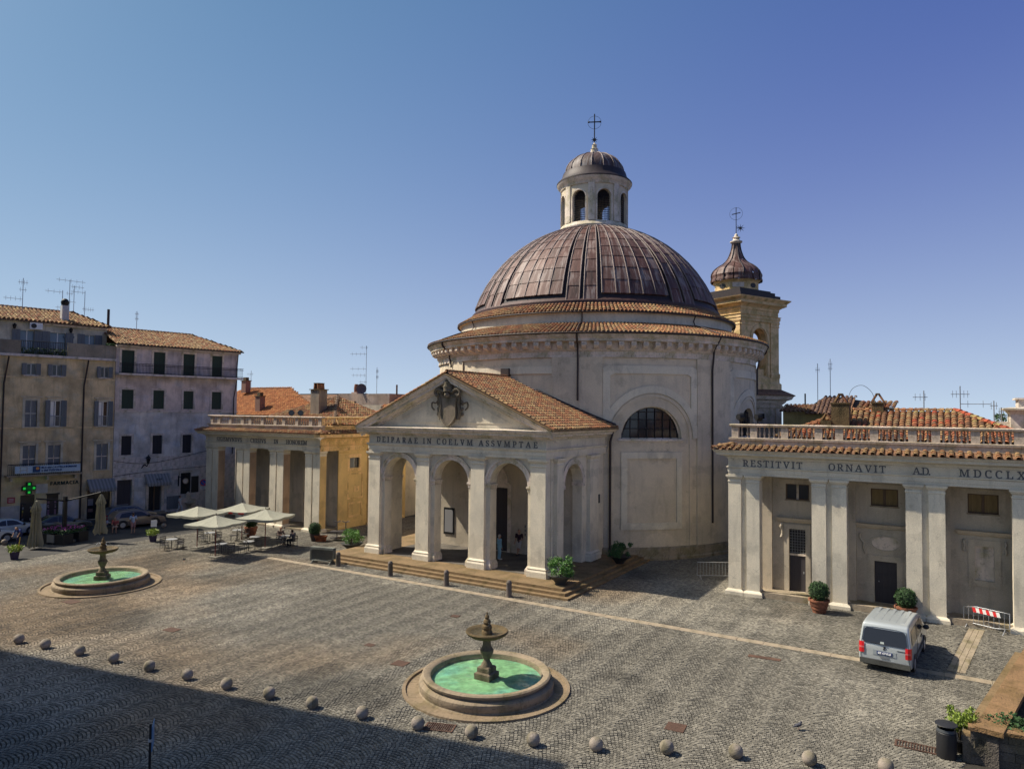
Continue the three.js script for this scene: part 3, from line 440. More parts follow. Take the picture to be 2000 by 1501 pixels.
  for (let z = VF + .5; z > 13.9; z -= .36) P(rf, 'ridge_tile', tileGeo(.44, .15).rotateX(0).translate(uc, ridge + .06, z), pick(tileM));
  const gut = []; for (let i = 0; i <= 14; i++) { const x = 1.9 + (UR + .6 - 1.9) * i / 14, y = ridge - (x - uc) * Math.tan(sl2); gut.push(V3(x + .05, y + .1, Math.sqrt((RW + .1) ** 2 - x * x))); }
  P(rf, 'valley_gutter', tube(gut, .11, 6), C.pipe);
  const g0 = gut[14]; P(church, 'downpipe', tube([g0, V3(g0.x + .3, g0.y - .1, g0.z), V3(UR + .35, 8.6, 12.15), V3(UR + .35, .5, 12.15)], .085, 6), C.pipe);
  P(church, 'wall_slot', bb(UR - .18, UR - .13, 8.05, 8.6, 12.9, 13.1), C.black); P(church, 'wall_slot', bb(UR - .17, UR - .12, 4.1, 4.7, 12.8, 13.05), C.black);
  /* papal arms in the pediment */
  const em = group(church, 'coat_of_arms'), ez = VF + .08, S = M(.22, .19, .14, { map: T.stone, bump: T.stuccoB, bs: .02 });
  const shield = new THREE.Shape(); shield.moveTo(-.72, .75); shield.quadraticCurveTo(-.35, .62, 0, .72); shield.quadraticCurveTo(.35, .62, .72, .75); shield.bezierCurveTo(.5, .3, .62, -.1, .6, -.55); shield.quadraticCurveTo(.5, -.95, 0, -1.25); shield.quadraticCurveTo(-.5, -.95, -.6, -.55); shield.bezierCurveTo(-.62, -.1, -.5, .3, -.72, .75);
  const at = (g, x, y, z = 0) => g.translate(uc + x, 10.65 + y, ez + z);
  P(em, 'shield', at(ext(shield, .16, 0, .08), 0, 0), S);
  const sp = shield.getPoints(8).map(p => V3(uc + p.x, 10.65 + p.y, ez + .24)); P(em, 'shield_rim', tube([...sp, sp[0]], .07, 6), S);
  P(em, 'tiara', at(new THREE.LatheGeometry([[.3, 0], [.34, .06], [.3, .1], [.34, .3], [.37, .34], [.32, .38], [.31, .58], [.33, .62], [.26, .66], [.2, .8], [.08, .93], [.07, 1.0], [0, 1.06]].map(p => new THREE.Vector2(...p)), 14), 0, .98, .25), S);
  P(em, 'cherub_head', at(new THREE.SphereGeometry(.2, 10, 8), -.05, .8, .3), S);
  for (const s of [-1, 1]) {
    const sw = (pts, r) => tube(pts.map(p => V3(uc + s * p[0], 10.65 + p[1], ez + .2 + (p[2] || 0))), r, 6, 24);
    P(em, 'key', [sw([[.15, .85], [.5, 1.15], [.85, 1.5]], .05)], S); P(em, 'key_bow', at(new THREE.TorusGeometry(.11, .04, 6, 12), s * .92, 1.56, .2), S); P(em, 'scroll', sw([[.3, .95, .1], [.75, 1.15, .15], [1.0, .95, .12], [.85, .72, .1], [.7, .85, .12]], .1), S);
    P(em, 'ribbon', sw([[.45, .9], [.8, .6, -.05], [.72, .2, -.1], [.82, -.3, -.1], [.7, -.8, -.1]], .13), S);
    for (let i = 0; i < 6; i++) P(em, 'tassel', at(new THREE.SphereGeometry(.1, 7, 5).scale(1, 1.3, .7), s * (.78 + .2 * (i % 2)), .2 - Math.floor(i / 2) * .34, .02), S);
    P(em, 'cord', sw([[.85, .5, -.1], [1.15, .25, -.12], [1.4, .3, -.12], [1.45, 0, -.12], [1.25, -.2, -.12]], .05), S);
  }
}

/* ---------- bell tower ---------- */
{
  const t = thing('bell_tower', 'ochre stone bell tower with an onion roof behind the dome', 'bell tower', 9.2, 0, -14.2, 64.3 * R), Q = h => [[-h, -h], [-h, h], [h, h], [h, -h]];
  const sq = (h, prof) => mold(Q(h), prof, true), H = 2.78, MT = C.tower;
  P(t, 'base', sq(3.0, [[0, 0], [0, 10.9], [.12, 10.95], [.12, 11.2], [0, 11.25]]), M(.66, .57, .42, { map: T.stone }));
  for (const s of [-1, 1]) P(t, 'pilaster', bb(s * 2.5 - .45, s * 2.5 + .45, 0, 10.9, 2.95, 3.08), M(.66, .57, .42, { map: T.stone }));
  P(t, 'cornice', sq(3.0, [[0, 11.2], [.1, 11.3], [.3, 11.5], [.35, 11.65], [.7, 11.8], [.85, 12.1], [.95, 12.15]]), C.trim);
  P(t, 'ledge_roof', sq(2.9, [[1.05, 12.15], [1.05, 12.22], [0, 12.85], [-2, 12.85]]), C.tileBed);
  { const w = group(t, 'window'); P(w, 'frame', band(rect(-.55, .55, 10.05, 10.85).map(p => p), rect(-.4, .4, 10.2, 10.7), (x, y, o) => V3(x, y - .3, 3.0 + o), { t: .06 }), C.trim); P(w, 'pane', bb(-.4, .4, 9.9, 10.4, 2.95, 3.01), C.glass); }
  P(t, 'plinth', sq(H, [[.25, 12.7], [.25, 13.3], [.12, 13.45], [.12, 13.9], [0, 14.0]]), MT);
  const ap = archPts(0, 1.0, 14.1, 17.7, 16), g = shp(rect(-H, H, 13.9, 20.4), [ap]);
  for (let k = 0; k < 4; k++) { const e = ext(g, .7, H - .7).rotateY(k * Math.PI / 2); P(t, 'belfry_wall', boxUV(e), MT); }
  for (let k = 0; k < 4; k++) {
    const ry = k * Math.PI / 2;
    for (const s of [-1, 1]) P(t, 'pilaster', mold([[s * 2.2 - .48, H - .1], [s * 2.2 - .48, H], [s * 2.2 + .48, H], [s * 2.2 + .48, H - .1]], [[.2, 13.9], [.2, 14.3], [.12, 14.4], [.12, 18.9], [.17, 18.95], [.17, 19.05], [.12, 19.1], [.22, 19.35]]).rotateY(ry), MT);
    const o = archPts(0, 1.42, 14.1, 17.7, 16), i = archPts(0, 1.08, 14.1, 17.7, 16); o.push(o.shift()); i.push(i.shift());
    P(t, 'arch_moulding', band(o, i, (x, y, q) => V3(x, y, H + q), { t: .1, closed: false }).rotateY(ry), C.tower);
    P(t, 'parapet', bb(-1.0, 1.0, 14.0, 14.75, H - .55, H - .25).rotateY(ry), MT);
  }
  P(t, 'entablature', sq(H, [[0, 19.3], [.14, 19.35], [.14, 19.6], [.2, 19.62], [.2, 19.9], [.28, 19.95], [.05, 20.0], [.05, 20.4], [.12, 20.5], [.12, 20.7], [.3, 20.85], [.62, 21.0], [.64, 21.25], [.9, 21.5], [.95, 21.6]]), MT);
  P(t, 'stepped_roof', sq(H, [[.95, 21.6], [.2, 21.75], [.2, 22.05], [-.15, 22.08], [-.15, 22.4], [-.45, 22.42], [-.45, 22.6], [-2.5, 22.6]]), C.leadDark);
  const oct = (r, y) => Array.from({ length: 8 }, (_, i) => V3(r * sin((i + .5) * Math.PI / 4), y, r * cos((i + .5) * Math.PI / 4)));
  P(t, 'octagon_drum', quads([[2.3, 22.5], [2.3, 22.65], [2.2, 22.7], [2.2, 23.4], [2.35, 23.5], [2.45, 23.62]].map(q => oct(...q)), true), C.tower);
  for (let i = 0; i < 8; i++) { const a = i * Math.PI / 4; if (i % 2 === 0) P(t, 'oval_window', new THREE.CylinderGeometry(.3, .3, .06, 16).scale(1.2, 1, .8).rotateX(Math.PI / 2).translate(0, 23.05, 2.06).rotateY(a), C.black); else P(t, 'panel', bb(-.55, .55, 22.85, 23.3, 2.03, 2.07).rotateY(a), C.trim); }
  const onM = M(.72, .66, .63, { map: T.dome, rough: .6, bump: T.stuccoB }), on = [[2.5, 23.6], [2.52, 23.75], [2.44, 24.0], [2.5, 24.25], [2.3, 24.7], [1.8, 25.15], [1.25, 25.5], [.85, 25.95], [.6, 26.5], [.42, 27.1], [.36, 27.6]];
  for (let i = 0; i < 16; i++) { const a = (i * 22.5 + 11.25) * R, b = a + 22.5 * R, k = 1; P(t, 'lead_sheet', smooth(quads(on.map(([r, y]) => [cyl(r, y, a + .02), cyl(r * 1.015, y, (a + b) / 2), cyl(r, y, b - .02)])), .6), onM); if (i % 2 === 0) P(t, 'rib', tube(on.map(([r, y]) => cyl(r + .03, y, a)), .07, 5, 24), C.leadDark); }
  P(t, 'finial', lathe([[.4, 27.55], [.6, 27.7], [.62, 27.8], [.35, 27.9], [.3, 28.1], [.42, 28.2], [.2, 28.3], [.16, 28.5], [.04, 28.62], [0, 28.65]], 14), C.trim);
  const cr = group(t, 'roof_cross'), a = (13.7 - 64.3) * R, X = (x, y) => V3(x * cos(a), y, -x * sin(a));
  P(cr, 'shaft', rod(X(0, 28.6), X(0, 31.3), .04), C.iron); P(cr, 'arm', rod(X(-.42, 30.6), X(.42, 30.75), .045), C.iron); P(cr, 'ring', new THREE.TorusGeometry(.62, .014, 5, 36).rotateY(a).translate(0, 30.65, 0), C.iron);
  const star = new THREE.Shape(); for (let i = 0; i < 16; i++) { const r = i % 2 ? .1 : .45, q = i / 16 * 2 * Math.PI; star[i ? 'lineTo' : 'moveTo'](r * cos(q), r * sin(q)); }
  P(cr, 'star', ext(star, .05, -.02).rotateY(a).translate(...X(.42, 29.15).toArray()), C.iron); P(cr, 'star_arm', rod(X(0, 29.3), X(.5, 29.1), .03), C.iron);
}

/* ---------- the two arcades ---------- */
function balustrade(t, x0, x1, z, piers, mat, turn) { // along x, facing z; piers: list of [a, b]
  const g = group(t, 'balustrade'), pt = geo => turn ? boxUV(geo.applyMatrix4(turn)) : geo;
  P(g, 'base_rail', pt(mold([[x0, z - .3], [x0, z], [x1, z], [x1, z - .3]], [[.05, 8.45], [.05, 8.84], [.12, 8.86], [.14, 8.98], [.06, 9.0], [-.2, 9.0]])), mat);
  P(g, 'top_rail', pt(mold([[x0, z - .3], [x0, z], [x1, z], [x1, z - .3]], [[-.2, 9.62], [.04, 9.62], [.1, 9.66], [.12, 9.74], [.05, 9.79], [-.3, 9.79]])), mat);
  const bal = turn ? new THREE.LatheGeometry([[.07, 9], [.07, 9.06], [.04, 9.1], [.085, 9.2], [.09, 9.27], [.045, 9.4], [.04, 9.5], [.07, 9.56], [.07, 9.62]].map(p => new THREE.Vector2(...p)), 8) : balGeo;
  piers.forEach(([a, b], i) => {
    P(g, 'rail_pier', pt(bb(a, b, 8.99, 9.63, z - .28, z + .02)), mat);
    const nx = piers[i + 1]?.[0]; if (nx === undefined) return; const w = nx - b, n = Math.max(1, Math.round(w / .285));
    for (let k = 0; k < n; k++) { const m = shade(new THREE.Mesh(balGeo, mat)); m.name = 'baluster'; m.position.set(b + w * (k + .5) / n, 0, z - .13); if (turn) { m.position.applyMatrix4(turn); } g.add(m); }
  });
}
const RAIL = M(.52, .45, .36, { map: T.stone, bump: T.stuccoB, bs: .006 });
const balGeo = boxUV(toCreasedNormals(new THREE.LatheGeometry([[.06, 9], [.06, 9.05], [.032, 9.1], [.068, 9.2], [.074, 9.27], [.036, 9.4], [.03, 9.5], [.055, 9.57], [.055, 9.62]].map(p => new THREE.Vector2(...p)), 9), .5));
const pairProf = [[.17, 0], [.17, .2], [.13, .26], [.06, .3], [0, .34], [0, 6.42], [.03, 6.45], [.03, 6.5], [0, 6.53], [0, 6.62], [.05, 6.66], [.1, 6.74], [.12, 6.76], [.12, 6.86]];
const entProf = [[-.2, 6.86], [.0, 6.86], [.0, 7.02], [.03, 7.03], [.03, 7.24], [.1, 7.29], [.1, 7.34], [0, 7.35], [0, 7.78], [.06, 7.8], [.08, 7.9], [.25, 7.97], [.55, 8.02], [.57, 8.16], [.66, 8.2], [.72, 8.3], [.72, 8.32], [0, 8.36]];
{ // right arcade
  const x0 = 16.32, v = 16.48, t = thing('arcade', 'pale arcade of paired pilasters with balustrade, right of the church', 'arcade', 0, 0, 0, 0, 'arcades flanking the church'), xe = 38, vb = 14.0;
  const pairs = [0, 1, 2, 3, 4].map(k => x0 + 4.5 * k);
  for (const a of pairs) for (const [p, q] of [[a, a + .72], [a + 1.02, a + 1.74]]) P(t, 'pilaster', mold([[p, v - .75], [p, v], [q, v], [q, v - .75]], pairProf), C.white);
  for (const a of pairs) P(t, 'pier', bb(a + .06, a + 1.68, 0, 6.86, v - .78, v - .14), C.white);
  // back wall with openings
  const op = { w1: rect(19.03, 20.32, 5.38, 6.29), d1: rect(19.2, 20.11, .05, 3.67), w2: rect(23.52, 24.87, 5.36, 6.31), d2: rect(23.67, 24.77, .05, 2.33), w3: rect(28.06, 29.41, 5.32, 6.33), n3: rect(28.34, 29.18, 1.87, 3.64) };
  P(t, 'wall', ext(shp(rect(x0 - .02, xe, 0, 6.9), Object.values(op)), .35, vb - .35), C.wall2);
  P(t, 'end_wall', bb(x0, x0 + .35, 0, 8.7, 3, vb - .36), C.white); P(t, 'end_pilaster', mold([[x0 + .5, 13.1], [x0, 13.1], [x0, 14.3], [x0 + .5, 14.3]], pairProf), C.white);
  P(t, 'floor', bb(x0 + .1, xe, 0, .06, vb, v - .12), C.trav); pairs.slice(0, 4).forEach(a => P(t, 'curb', bb(a + 1.78, a + 4.46, 0, .34, v - .4, v - .08), C.trav));
  for (const a of pairs) P(t, 'wall_pilaster', bb(a + .1, a + 1.96, .06, 6.86, vb, vb + .25), C.wall2);
  for (const k of ['w1', 'w2', 'w3']) {
    const [[a, b], , [c, d]] = op[k], w = group(t, 'window');
    P(w, 'frame', band(rect(a - .32, c + .32, b - .32, d + .24), rect(a, c, b, d), (x, y, o) => V3(x, y, vb + o), { t: .04 }), C.wall2);
    P(w, 'sash', band(rect(a, c, b, d), rect(a + .06, c - .06, b + .06, d - .06), (x, y, o) => V3(x, y, vb - .16 + o), { t: .06 }), C.woodBrown);
    P(w, 'mullion', bb((a + c) / 2 - .06, (a + c) / 2 + .06, b, d, vb - .15, vb - .07), k === 'w1' ? C.trim : C.woodBrown);
    for (const [p, q] of [[a + .05, (a + c) / 2 - .06], [(a + c) / 2 + .06, c - .05]]) P(w, k === 'w1' ? 'pane' : 'shutter', bb(p, q, b + .05, d - .05, vb - .17, vb - .14), k === 'w1' ? C.glass : C.panel);
    P(w, 'sill', bb(a - .05, c + .05, b - .07, b, vb - .1, vb + .07), C.trav);
  }
  { const d = group(t, 'tall_door'); P(d, 'door_leaf', bb(19.2, 20.11, .05, 2.12, vb - .2, vb - .14), C.wood); P(d, 'transom', bb(19.2, 20.11, 2.12, 2.22, vb - .2, vb - .08), C.trim); P(d, 'pane', bb(19.2, 20.11, 2.22, 3.67, vb - .24, vb - .2), C.glass);
    const bars = []; for (let i = 1; i < 6; i++) bars.push(rod(V3(19.2 + i * .15, 2.22, vb - .15), V3(19.2 + i * .15, 3.67, vb - .15), .012, 4)); for (let i = 0; i < 9; i++) bars.push(rod(V3(19.2, 2.3 + i * .16, vb - .15), V3(20.11, 2.3 + i * .16, vb - .15), .012, 4)); P(d, 'window_grille', bars, C.metalGrey, { stuff: 1 });
    P(d, 'handle', bb(19.95, 20.01, 1.1, 1.22, vb - .14, vb - .1), C.zinc);
    P(d, 'architrave', band([[18.93, .06], [18.93, 3.95], [20.38, 3.95], [20.38, .06]], [[19.2, .06], [19.2, 3.67], [20.11, 3.67], [20.11, .06]], (x, y, o) => V3(x, y, vb + o), { t: .07, closed: false }), C.wall2);
    P(d, 'cornice', mold([[18.7, vb], [18.7, vb + .08], [20.6, vb + .08], [20.6, vb]], [[0, 4.05], [.1, 4.13], [.16, 4.23], [.2, 4.31], [0, 4.33]]), C.wall2);
    P(d, 'scroll', tube([V3(18.85, 3.98, vb + .1), V3(18.77, 3.78, vb + .16), V3(18.85, 3.58, vb + .1), V3(18.83, 3.3, vb + .07), V3(18.77, 3.15, vb + .1)], .08, 6, 16), C.wall2); }
  { const d = group(t, 'door'); P(d, 'door_leaf', bb(23.67, 24.77, .05, 2.33, vb - .2, vb - .13), C.wood); for (const [p, q] of [[23.77, 24.67]]) for (const y of [.2, .92, 1.64]) P(d, 'door_panel', bb(p, q, y, y + .6, vb - .135, vb - .11), C.wood); P(d, 'handle', new THREE.SphereGeometry(.04, 8, 6).translate(23.88, 1.2, vb - .09), C.zinc);
    P(d, 'architrave', band([[23.35, .06], [23.35, 2.64], [25.05, 2.64], [25.05, .06]], [[23.67, .06], [23.67, 2.33], [24.77, 2.33], [24.77, .06]], (x, y, o) => V3(x, y, vb + o), { t: .06, closed: false }), C.wall2);
    const el = k => Array.from({ length: 28 }, (_, i) => [24.22 + .8 * k * cos(i / 28 * 2 * Math.PI), 3.31 + .44 * k * sin(i / 28 * 2 * Math.PI)]); P(d, 'oval_moulding', band(el(1), el(.86), (x, y, o) => V3(x, y, vb + o), { t: .06 }), C.wall2); P(d, 'oval_field', ext(shp(el(.84)), .02, vb), C.trim);
    P(d, 'cornice', mold([[22.94, vb], [22.94, vb + .08], [25.5, vb + .08], [25.5, vb]], [[0, 4.1], [.1, 4.17], [.18, 4.29], [.22, 4.35], [0, 4.37]]), C.wall2);
    for (const s of [-1, 1]) P(d, 'scroll', tube(Array.from({ length: 12 }, (_, i) => V3(24.22 + s * (1.2 - .02 * i) + s * .1 * sin(i * .9) * (1 - i / 12), 3.75 - i * .09 + .06 * cos(i * .9), vb + .08)), .06, 6, 30), C.wall2); }
  { const d = group(t, 'wall_tablet'); P(d, 'frame', band(rect(28.05, 29.47, 1.57, 3.97), rect(28.34, 29.18, 1.87, 3.64), (x, y, o) => V3(x, y, vb + o), { t: .06 }), C.wall2); P(d, 'tablet', bb(28.34, 29.18, 1.87, 3.64, vb - .2, vb - .12), C.trim); P(d, 'cornice', mold([[27.7, vb], [27.7, vb + .08], [29.8, vb + .08], [29.8, vb]], [[0, 4.18], [.1, 4.25], [.18, 4.36], [.22, 4.42], [0, 4.44]]), C.wall2);
    for (let i = 0; i < 3; i++) P(d, 'tablet_line', bb(28.45, 29.08, 3.44 - i * .07, 3.46 - i * .07, vb - .121, vb - .112), C.quoin);
    for (const s of [-1, 1]) P(d, 'scroll', tube([0, 1, 2, 3, 4].map(i => V3(28.77 + s * (.86 + .06 * (i % 2)), 3.97 - i * .17, vb + .07)), .07, 6, 14), C.wall2); }
  for (const z of [15.66, 14.28]) P(t, 'end_arch_jamb', bb(x0 + .05, x0 + .6, 6.5, 6.86, z - .1, z + .1), C.white);
  P(t, 'entablature', mold([[x0, 4], [x0, v], [xe, v], [xe, 4]], entProf), C.white);
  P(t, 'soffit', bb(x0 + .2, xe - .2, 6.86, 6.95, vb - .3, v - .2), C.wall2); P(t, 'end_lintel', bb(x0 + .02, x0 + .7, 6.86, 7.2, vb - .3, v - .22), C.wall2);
  for (const [w, a, b] of [['RESTITVIT', 17.15, 20.36], ['ORNAVIT', 21.69, 24.44], ['A.D.', 25.65, 26.44], ['MDCCLXXI', 27.67, 31.15]]) letters(t, w, a, b, 7.37, v + .002, .36, C.letter);
  // pent roof of tiles over the cornice, balustrade, terrace
  P(t, 'roof_bed', mold([[x0, 4], [x0, v], [xe, v]], [[.78, 8.31], [.78, 8.33], [-.22, 8.57]]), C.tileBed);
  const eaveY = 8.34, ey = V3(0, .24, -1).normalize(), o0 = V3(x0 - .7, eaveY, v + .8), lst = tilePlane(o0, V3(1, 0, 0), ey, 15.6, .9, .385, .31);
  tileMesh(t, lst, .42, .125, { parts: 170, mats: [0, 1, 3, 6].map(i => tileM[i]), cols: tileC });
  { const ex = V3(0, 0, 1), ey2 = V3(1, .24, 0).normalize(), l2 = tilePlane(V3(x0 - .8, eaveY, 6), ex, ey2, 11.2, .95, .385, .31, (a, b) => a < 11.2 - b); tileMesh(t, l2, .42, .125, {}); }
  for (let i = 0; i < 4; i++) P(t, 'ridge_tile', tileGeo(.42, .16).rotateX(.25).rotateY(-Math.PI / 4).translate(x0 - .72 + i * .25, eaveY + .05 + i * .06, v + .72 - i * .25), pick(tileM));
  const z = v - .24, piers = []; for (let k = 0; k < 5; k++) { const b = x0 + 4.5 * k; piers.push([b + .14, b + .53], [b + 1.18, b + 1.57], [b + 2.87, b + 3.26]); }
  balustrade(t, x0 + .12, 38, z, piers, RAIL);
  P(t, 'terrace', bb(x0 + .1, xe, 8.4, 8.6, 4, z - .3), C.concrete);
  // hipped roof behind the balustrade
  const A = [18.0, 15.2], rl = V3(22.4, 10.62, 11.5), rr_ = V3(27.6, 10.62, 11.5), yb = 9.0, fl = V3(18.7, yb, 15.2), fr = V3(31.3, yb, 15.2), bl = V3(18.7, yb, 7.8), br = V3(31.3, yb, 7.8);
  P(t, 'roof_bed', quads([[fl, fr], [rl, rr_]]), C.tileBed); P(t, 'roof_bed', quads([[bl, fl], [rl, rl]]), C.tileBed); P(t, 'roof_bed', quads([[fr, br], [rr_, rr_]]), C.tileBed); P(t, 'roof_bed', quads([[br, bl], [rr_, rl]]), C.tileBed);
  P(t, 'attic_wall', bb(18.9, 31.1, 8.5, yb + .02, 8, 15.0), C.wall2);
  const eyf = V3(0, 10.62 - yb, -3.7).normalize(), Lf = Math.hypot(1.62, 3.7);
  const hip = tilePlane(fl, V3(1, 0, 0), eyf, 12.6, Lf, .31, .30, (s, b) => s > 3.7 * b / Lf && s < 12.6 - 3.7 * b / Lf);
  hip.sort((p, q) => q.elements[13] - p.elements[13]);
  tileMesh(t, hip, .42, .135, { parts: 130, mats: tileMO, cols: [...tileC, ...tileO] });
  { const eys = V3(-3.7, 1.62, 0).normalize(); const l = tilePlane(fr, V3(0, 0, -1), eys, 7.4, Lf, .31, .3, (s, b) => s > 3.7 * b / Lf && s < 7.4 - 3.7 * b / Lf); tileMesh(t, l, .42, .135, { cols: tileO }); const l3 = tilePlane(bl, V3(0, 0, 1), V3(3.7, 1.62, 0).normalize(), 7.4, Lf, .31, .3, (s, b) => s > 3.7 * b / Lf && s < 7.4 - 3.7 * b / Lf); tileMesh(t, l3, .42, .135, { cols: tileC }); }
  for (let i = 0; i < 14; i++) P(t, 'ridge_tile', tileGeo(.44, .17).rotateY(Math.PI / 2).translate(22.5 + i * .38, 10.66, 11.5), pick(tileM));
  for (const [p, q, n] of [[fr, rr_, 15], [fl, rl, 15]]) for (let i = 0; i < n; i++) { const d = q.clone().sub(p), m = new THREE.Matrix4().lookAt(V3(0, 0, 0), d, V3(0, 1, 0)), g = tileGeo(.46, .16); g.applyMatrix4(m); g.translate(...p.clone().addScaledVector(d, i / n).add(V3(0, .08, 0)).toArray()); P(t, 'ridge_tile', g, p === fr ? pick(tileMO.slice(7)) : pick(tileM)); }
  P(t, 'roof_dormer', quads([[V3(22.5, 10.7, 11.2), V3(24.3, 10.7, 11.2)], [V3(22.8, 11.1, 9.8), V3(24.3, 11.1, 9.8)]]), C.tileBed); tileMesh(t, tilePlane(V3(22.5, 10.72, 11.2), V3(1, 0, 0), V3(.1, .3, -1).normalize(), 1.8, 1.4, .3, .3), .42, .135, { cols: tileC });
  const chim = (x, y, z, w, d, h, lab, low) => { const c = group(t, 'chimney'); c.userData.label = lab; P(c, 'stack', bb(x - w / 2, x + w / 2, y, y + h, z - d / 2, z + d / 2), C.moss); P(c, 'cap_slab', bb(x - w / 2 - .05, x + w / 2 + .05, y + h, y + h + .07, z - d / 2 - .05, z + d / 2 + .05), C.moss);
    for (const s of [-1, 1]) P(c, 'cap_tile', bx(.09, .62, d * .9, x + s * .2, y + h + .3, z, 0, 0, s * .52), pick(tileM)); P(c, 'cap_ridge', bb(x - .1, x + .1, y + h + .52, y + h + .6, z - d / 2, z + d / 2), C.moss);
    if (low) { P(c, 'lower_stack', bb(x - w / 2 - .55, x - w / 2, y, y + 1.05, z - d / 2, z + d / 2 + .1), C.moss); for (const s of [-1, 1]) P(c, 'cap_tile', bx(.08, .45, d * .9, x - w / 2 - .27 + s * .15, y + 1.25, z, 0, 0, s * .55), pick(tileM)); } };
  chim(21.98, 9.0, 13.5, .95, .8, 2.0, 'big mossy double chimney with tile caps', true); chim(23.75, 10.3, 11.6, .6, .6, .75, 'smaller chimney with a tile cap at the ridge');
  // floodlights and pole on the rail corner
}
for (const [x, dz, lab] of [[16.85, 0, 'round floodlight on the right arcade rail, left one of two'], [17.75, -.5, 'round floodlight on the right arcade rail, right one of two']]) {
  const f = thing('floodlight', lab, 'floodlight', x, 9.79, 15.9 + dz, 2.6, 'floodlights on the right arcade'); P(f, 'bracket', [rod(V3(0, 0, 0), V3(0, .35, 0), .04)], C.iron); P(f, 'housing', new THREE.CylinderGeometry(.26, .17, .28, 20).rotateX(Math.PI / 2).translate(0, .4, 0), C.iron); P(f, 'lens', new THREE.CylinderGeometry(.22, .22, .03, 20).rotateX(Math.PI / 2).translate(0, .4, .145), M(.10, .11, .12, { rough: .15 }));
}
{ // left arcade
  const xr = -17.83, v = 15.79, t = thing('arcade', 'pale arcade with yellow ochre end wall, left of the church behind the umbrellas', 'arcade', 0, 0, 0, 0, 'arcades flanking the church'), xl = -33.25;
  const pairs = [0, 1, 2, 3].map(k => xr - 1.78 - 4.5 * k);
  for (const [i, a] of pairs.entries()) {
    for (const [p, q] of [[a, a + .8], [a + .96, a + 1.76]]) P(t, 'pilaster', mold([[p, v - .75], [p, v], [q, v], [q, v - .75]], pairProf), C.white);
    P(t, 'pier', bb(a + .1, a + 1.7, 0, 6.86, v - .8, v - .12), C.white);
    P(t, 'pier_side', bb(a + 1.74, a + 1.775, .34, 6.44, v - .74, v - .04), i ? M(.58, .40, .26, { map: T.stucco }) : C.ochre, i ? {} : { label: 'ochre side of the corner pier' });
  }
  P(t, 'wall', ext(shp(rect(-30.6, xr - .02, 0, 6.9)), .4, 12.6), C.wall2);
  for (const a of pairs.slice(0, 3)) P(t, 'wall_pilaster', bb(a + .2, a + 1.5, .2, 6.86, 13.0, 13.2), C.wall2);
  for (const a of pairs.slice(0, 2)) P(t, 'doorway', band(rect(a - 2.1, a - .7, .2, 3.2), rect(a - 1.9, a - .9, .22, 3.0), (x, y, o) => V3(x, y, 13.0 + o), { t: .08 }), C.wall2), P(t, 'door_leaf', bb(a - 1.9, a - .9, .2, 3.0, 12.99, 13.03), C.wood);
  P(t, 'floor', bb(-33, xr - .1, 0, .16, 13, v - .1), C.trav);
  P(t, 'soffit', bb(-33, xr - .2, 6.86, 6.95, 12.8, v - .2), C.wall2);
  // ochre end elevation
  P(t, 'end_wall', ext(shp([[0, 0], [8, 0], [8, 6.86], [0, 6.86]], [rect(.35, 1.55, 5.25, 6.15)]), .3, -.3).rotateY(Math.PI / 2).translate(xr - .12, 0, 12.55), C.ochre);
  for (const [z1, z0] of [[13.64, 12.53], [9.9, 9.0], [6, 5.1]]) P(t, 'pilaster', mold([[xr - .1, z1], [xr, z1], [xr, z0], [xr - .1, z0]], pairProf), C.ochre);
  { const w = group(t, 'window'), fx = xr - .2; P(w, 'frame', band(rect(10.75, 12.45, 4.95, 6.45), rect(11.0, 12.2, 5.25, 6.15), (z, y, o) => V3(xr - .12 + o, y, z), { t: .05 }), C.ochreTrim); P(w, 'pane', bb(fx - .06, fx - .02, 5.25, 6.15, 11.0, 11.55), C.glass); P(w, 'shutter', bb(fx - .02, fx + .02, 5.25, 6.15, 11.62, 12.2), C.slate); P(w, 'mullion', bb(fx - .03, fx + .03, 5.25, 6.15, 11.55, 11.62), C.metalGrey); }
  for (const [z0, z1, y0, y1] of [[10.6, 12.3, .9, 2.2], [10.5, 12.45, 2.5, 4.8]]) P(t, 'wall_panel', band(rect(z0, z1, y0, y1), rect(z0 + .15, z1 - .15, y0 + .15, y1 - .15), (z, y, o) => V3(xr - .12 + o, y, z), { t: .04 }), C.ochreTrim);
  P(t, 'wall_plaque', bb(xr - .12, xr - .09, 3.1, 3.6, 10.95, 11.6), C.ochreTrim);
  P(t, 'entablature', mold([[xl, 3], [xl, v], [xr, v]], entProf), C.white);
  P(t, 'end_entablature', mold([[xr, v], [xr, 3]], entProf), C.ochreTrim);
  P(t, 'end_cornice', bb(xr, xr + .7, 8.05, 8.3, 3, v + .7), C.ochreTrim);
  P(t, 'lower_wall', bb(xl + .2, xr - .45, 0, 6.8, 2, 12.55), C.wall2);
  for (const [w, a, b] of [['SIGISMVNDVS', -31.6, -27.95], ['CHISIVS', -26.76, -24.67], ['IN', -23.62, -23.06], ['HONOREM', -22.03, -19.43]]) letters(t, w, a, b, 7.37, v + .002, .36, C.letter);
  P(t, 'roof_bed', mold([[xl, 3], [xl, v], [xr, v], [xr, 3]], [[.78, 8.31], [.78, 8.33], [-.22, 8.57]]), C.tileBed);
  const ey = V3(0, .24, -1).normalize(); tileMesh(t, tilePlane(V3(xl - .78, 8.34, v + .8), V3(1, 0, 0), ey, 16.9, .9, .33, .31), .42, .12, { parts: 110, mats: tileM });
  tileMesh(t, tilePlane(V3(xr + .8, 8.34, v + .5), V3(0, 0, -1), V3(-1, .24, 0).normalize(), 9, .9, .33, .31), .42, .12, {});
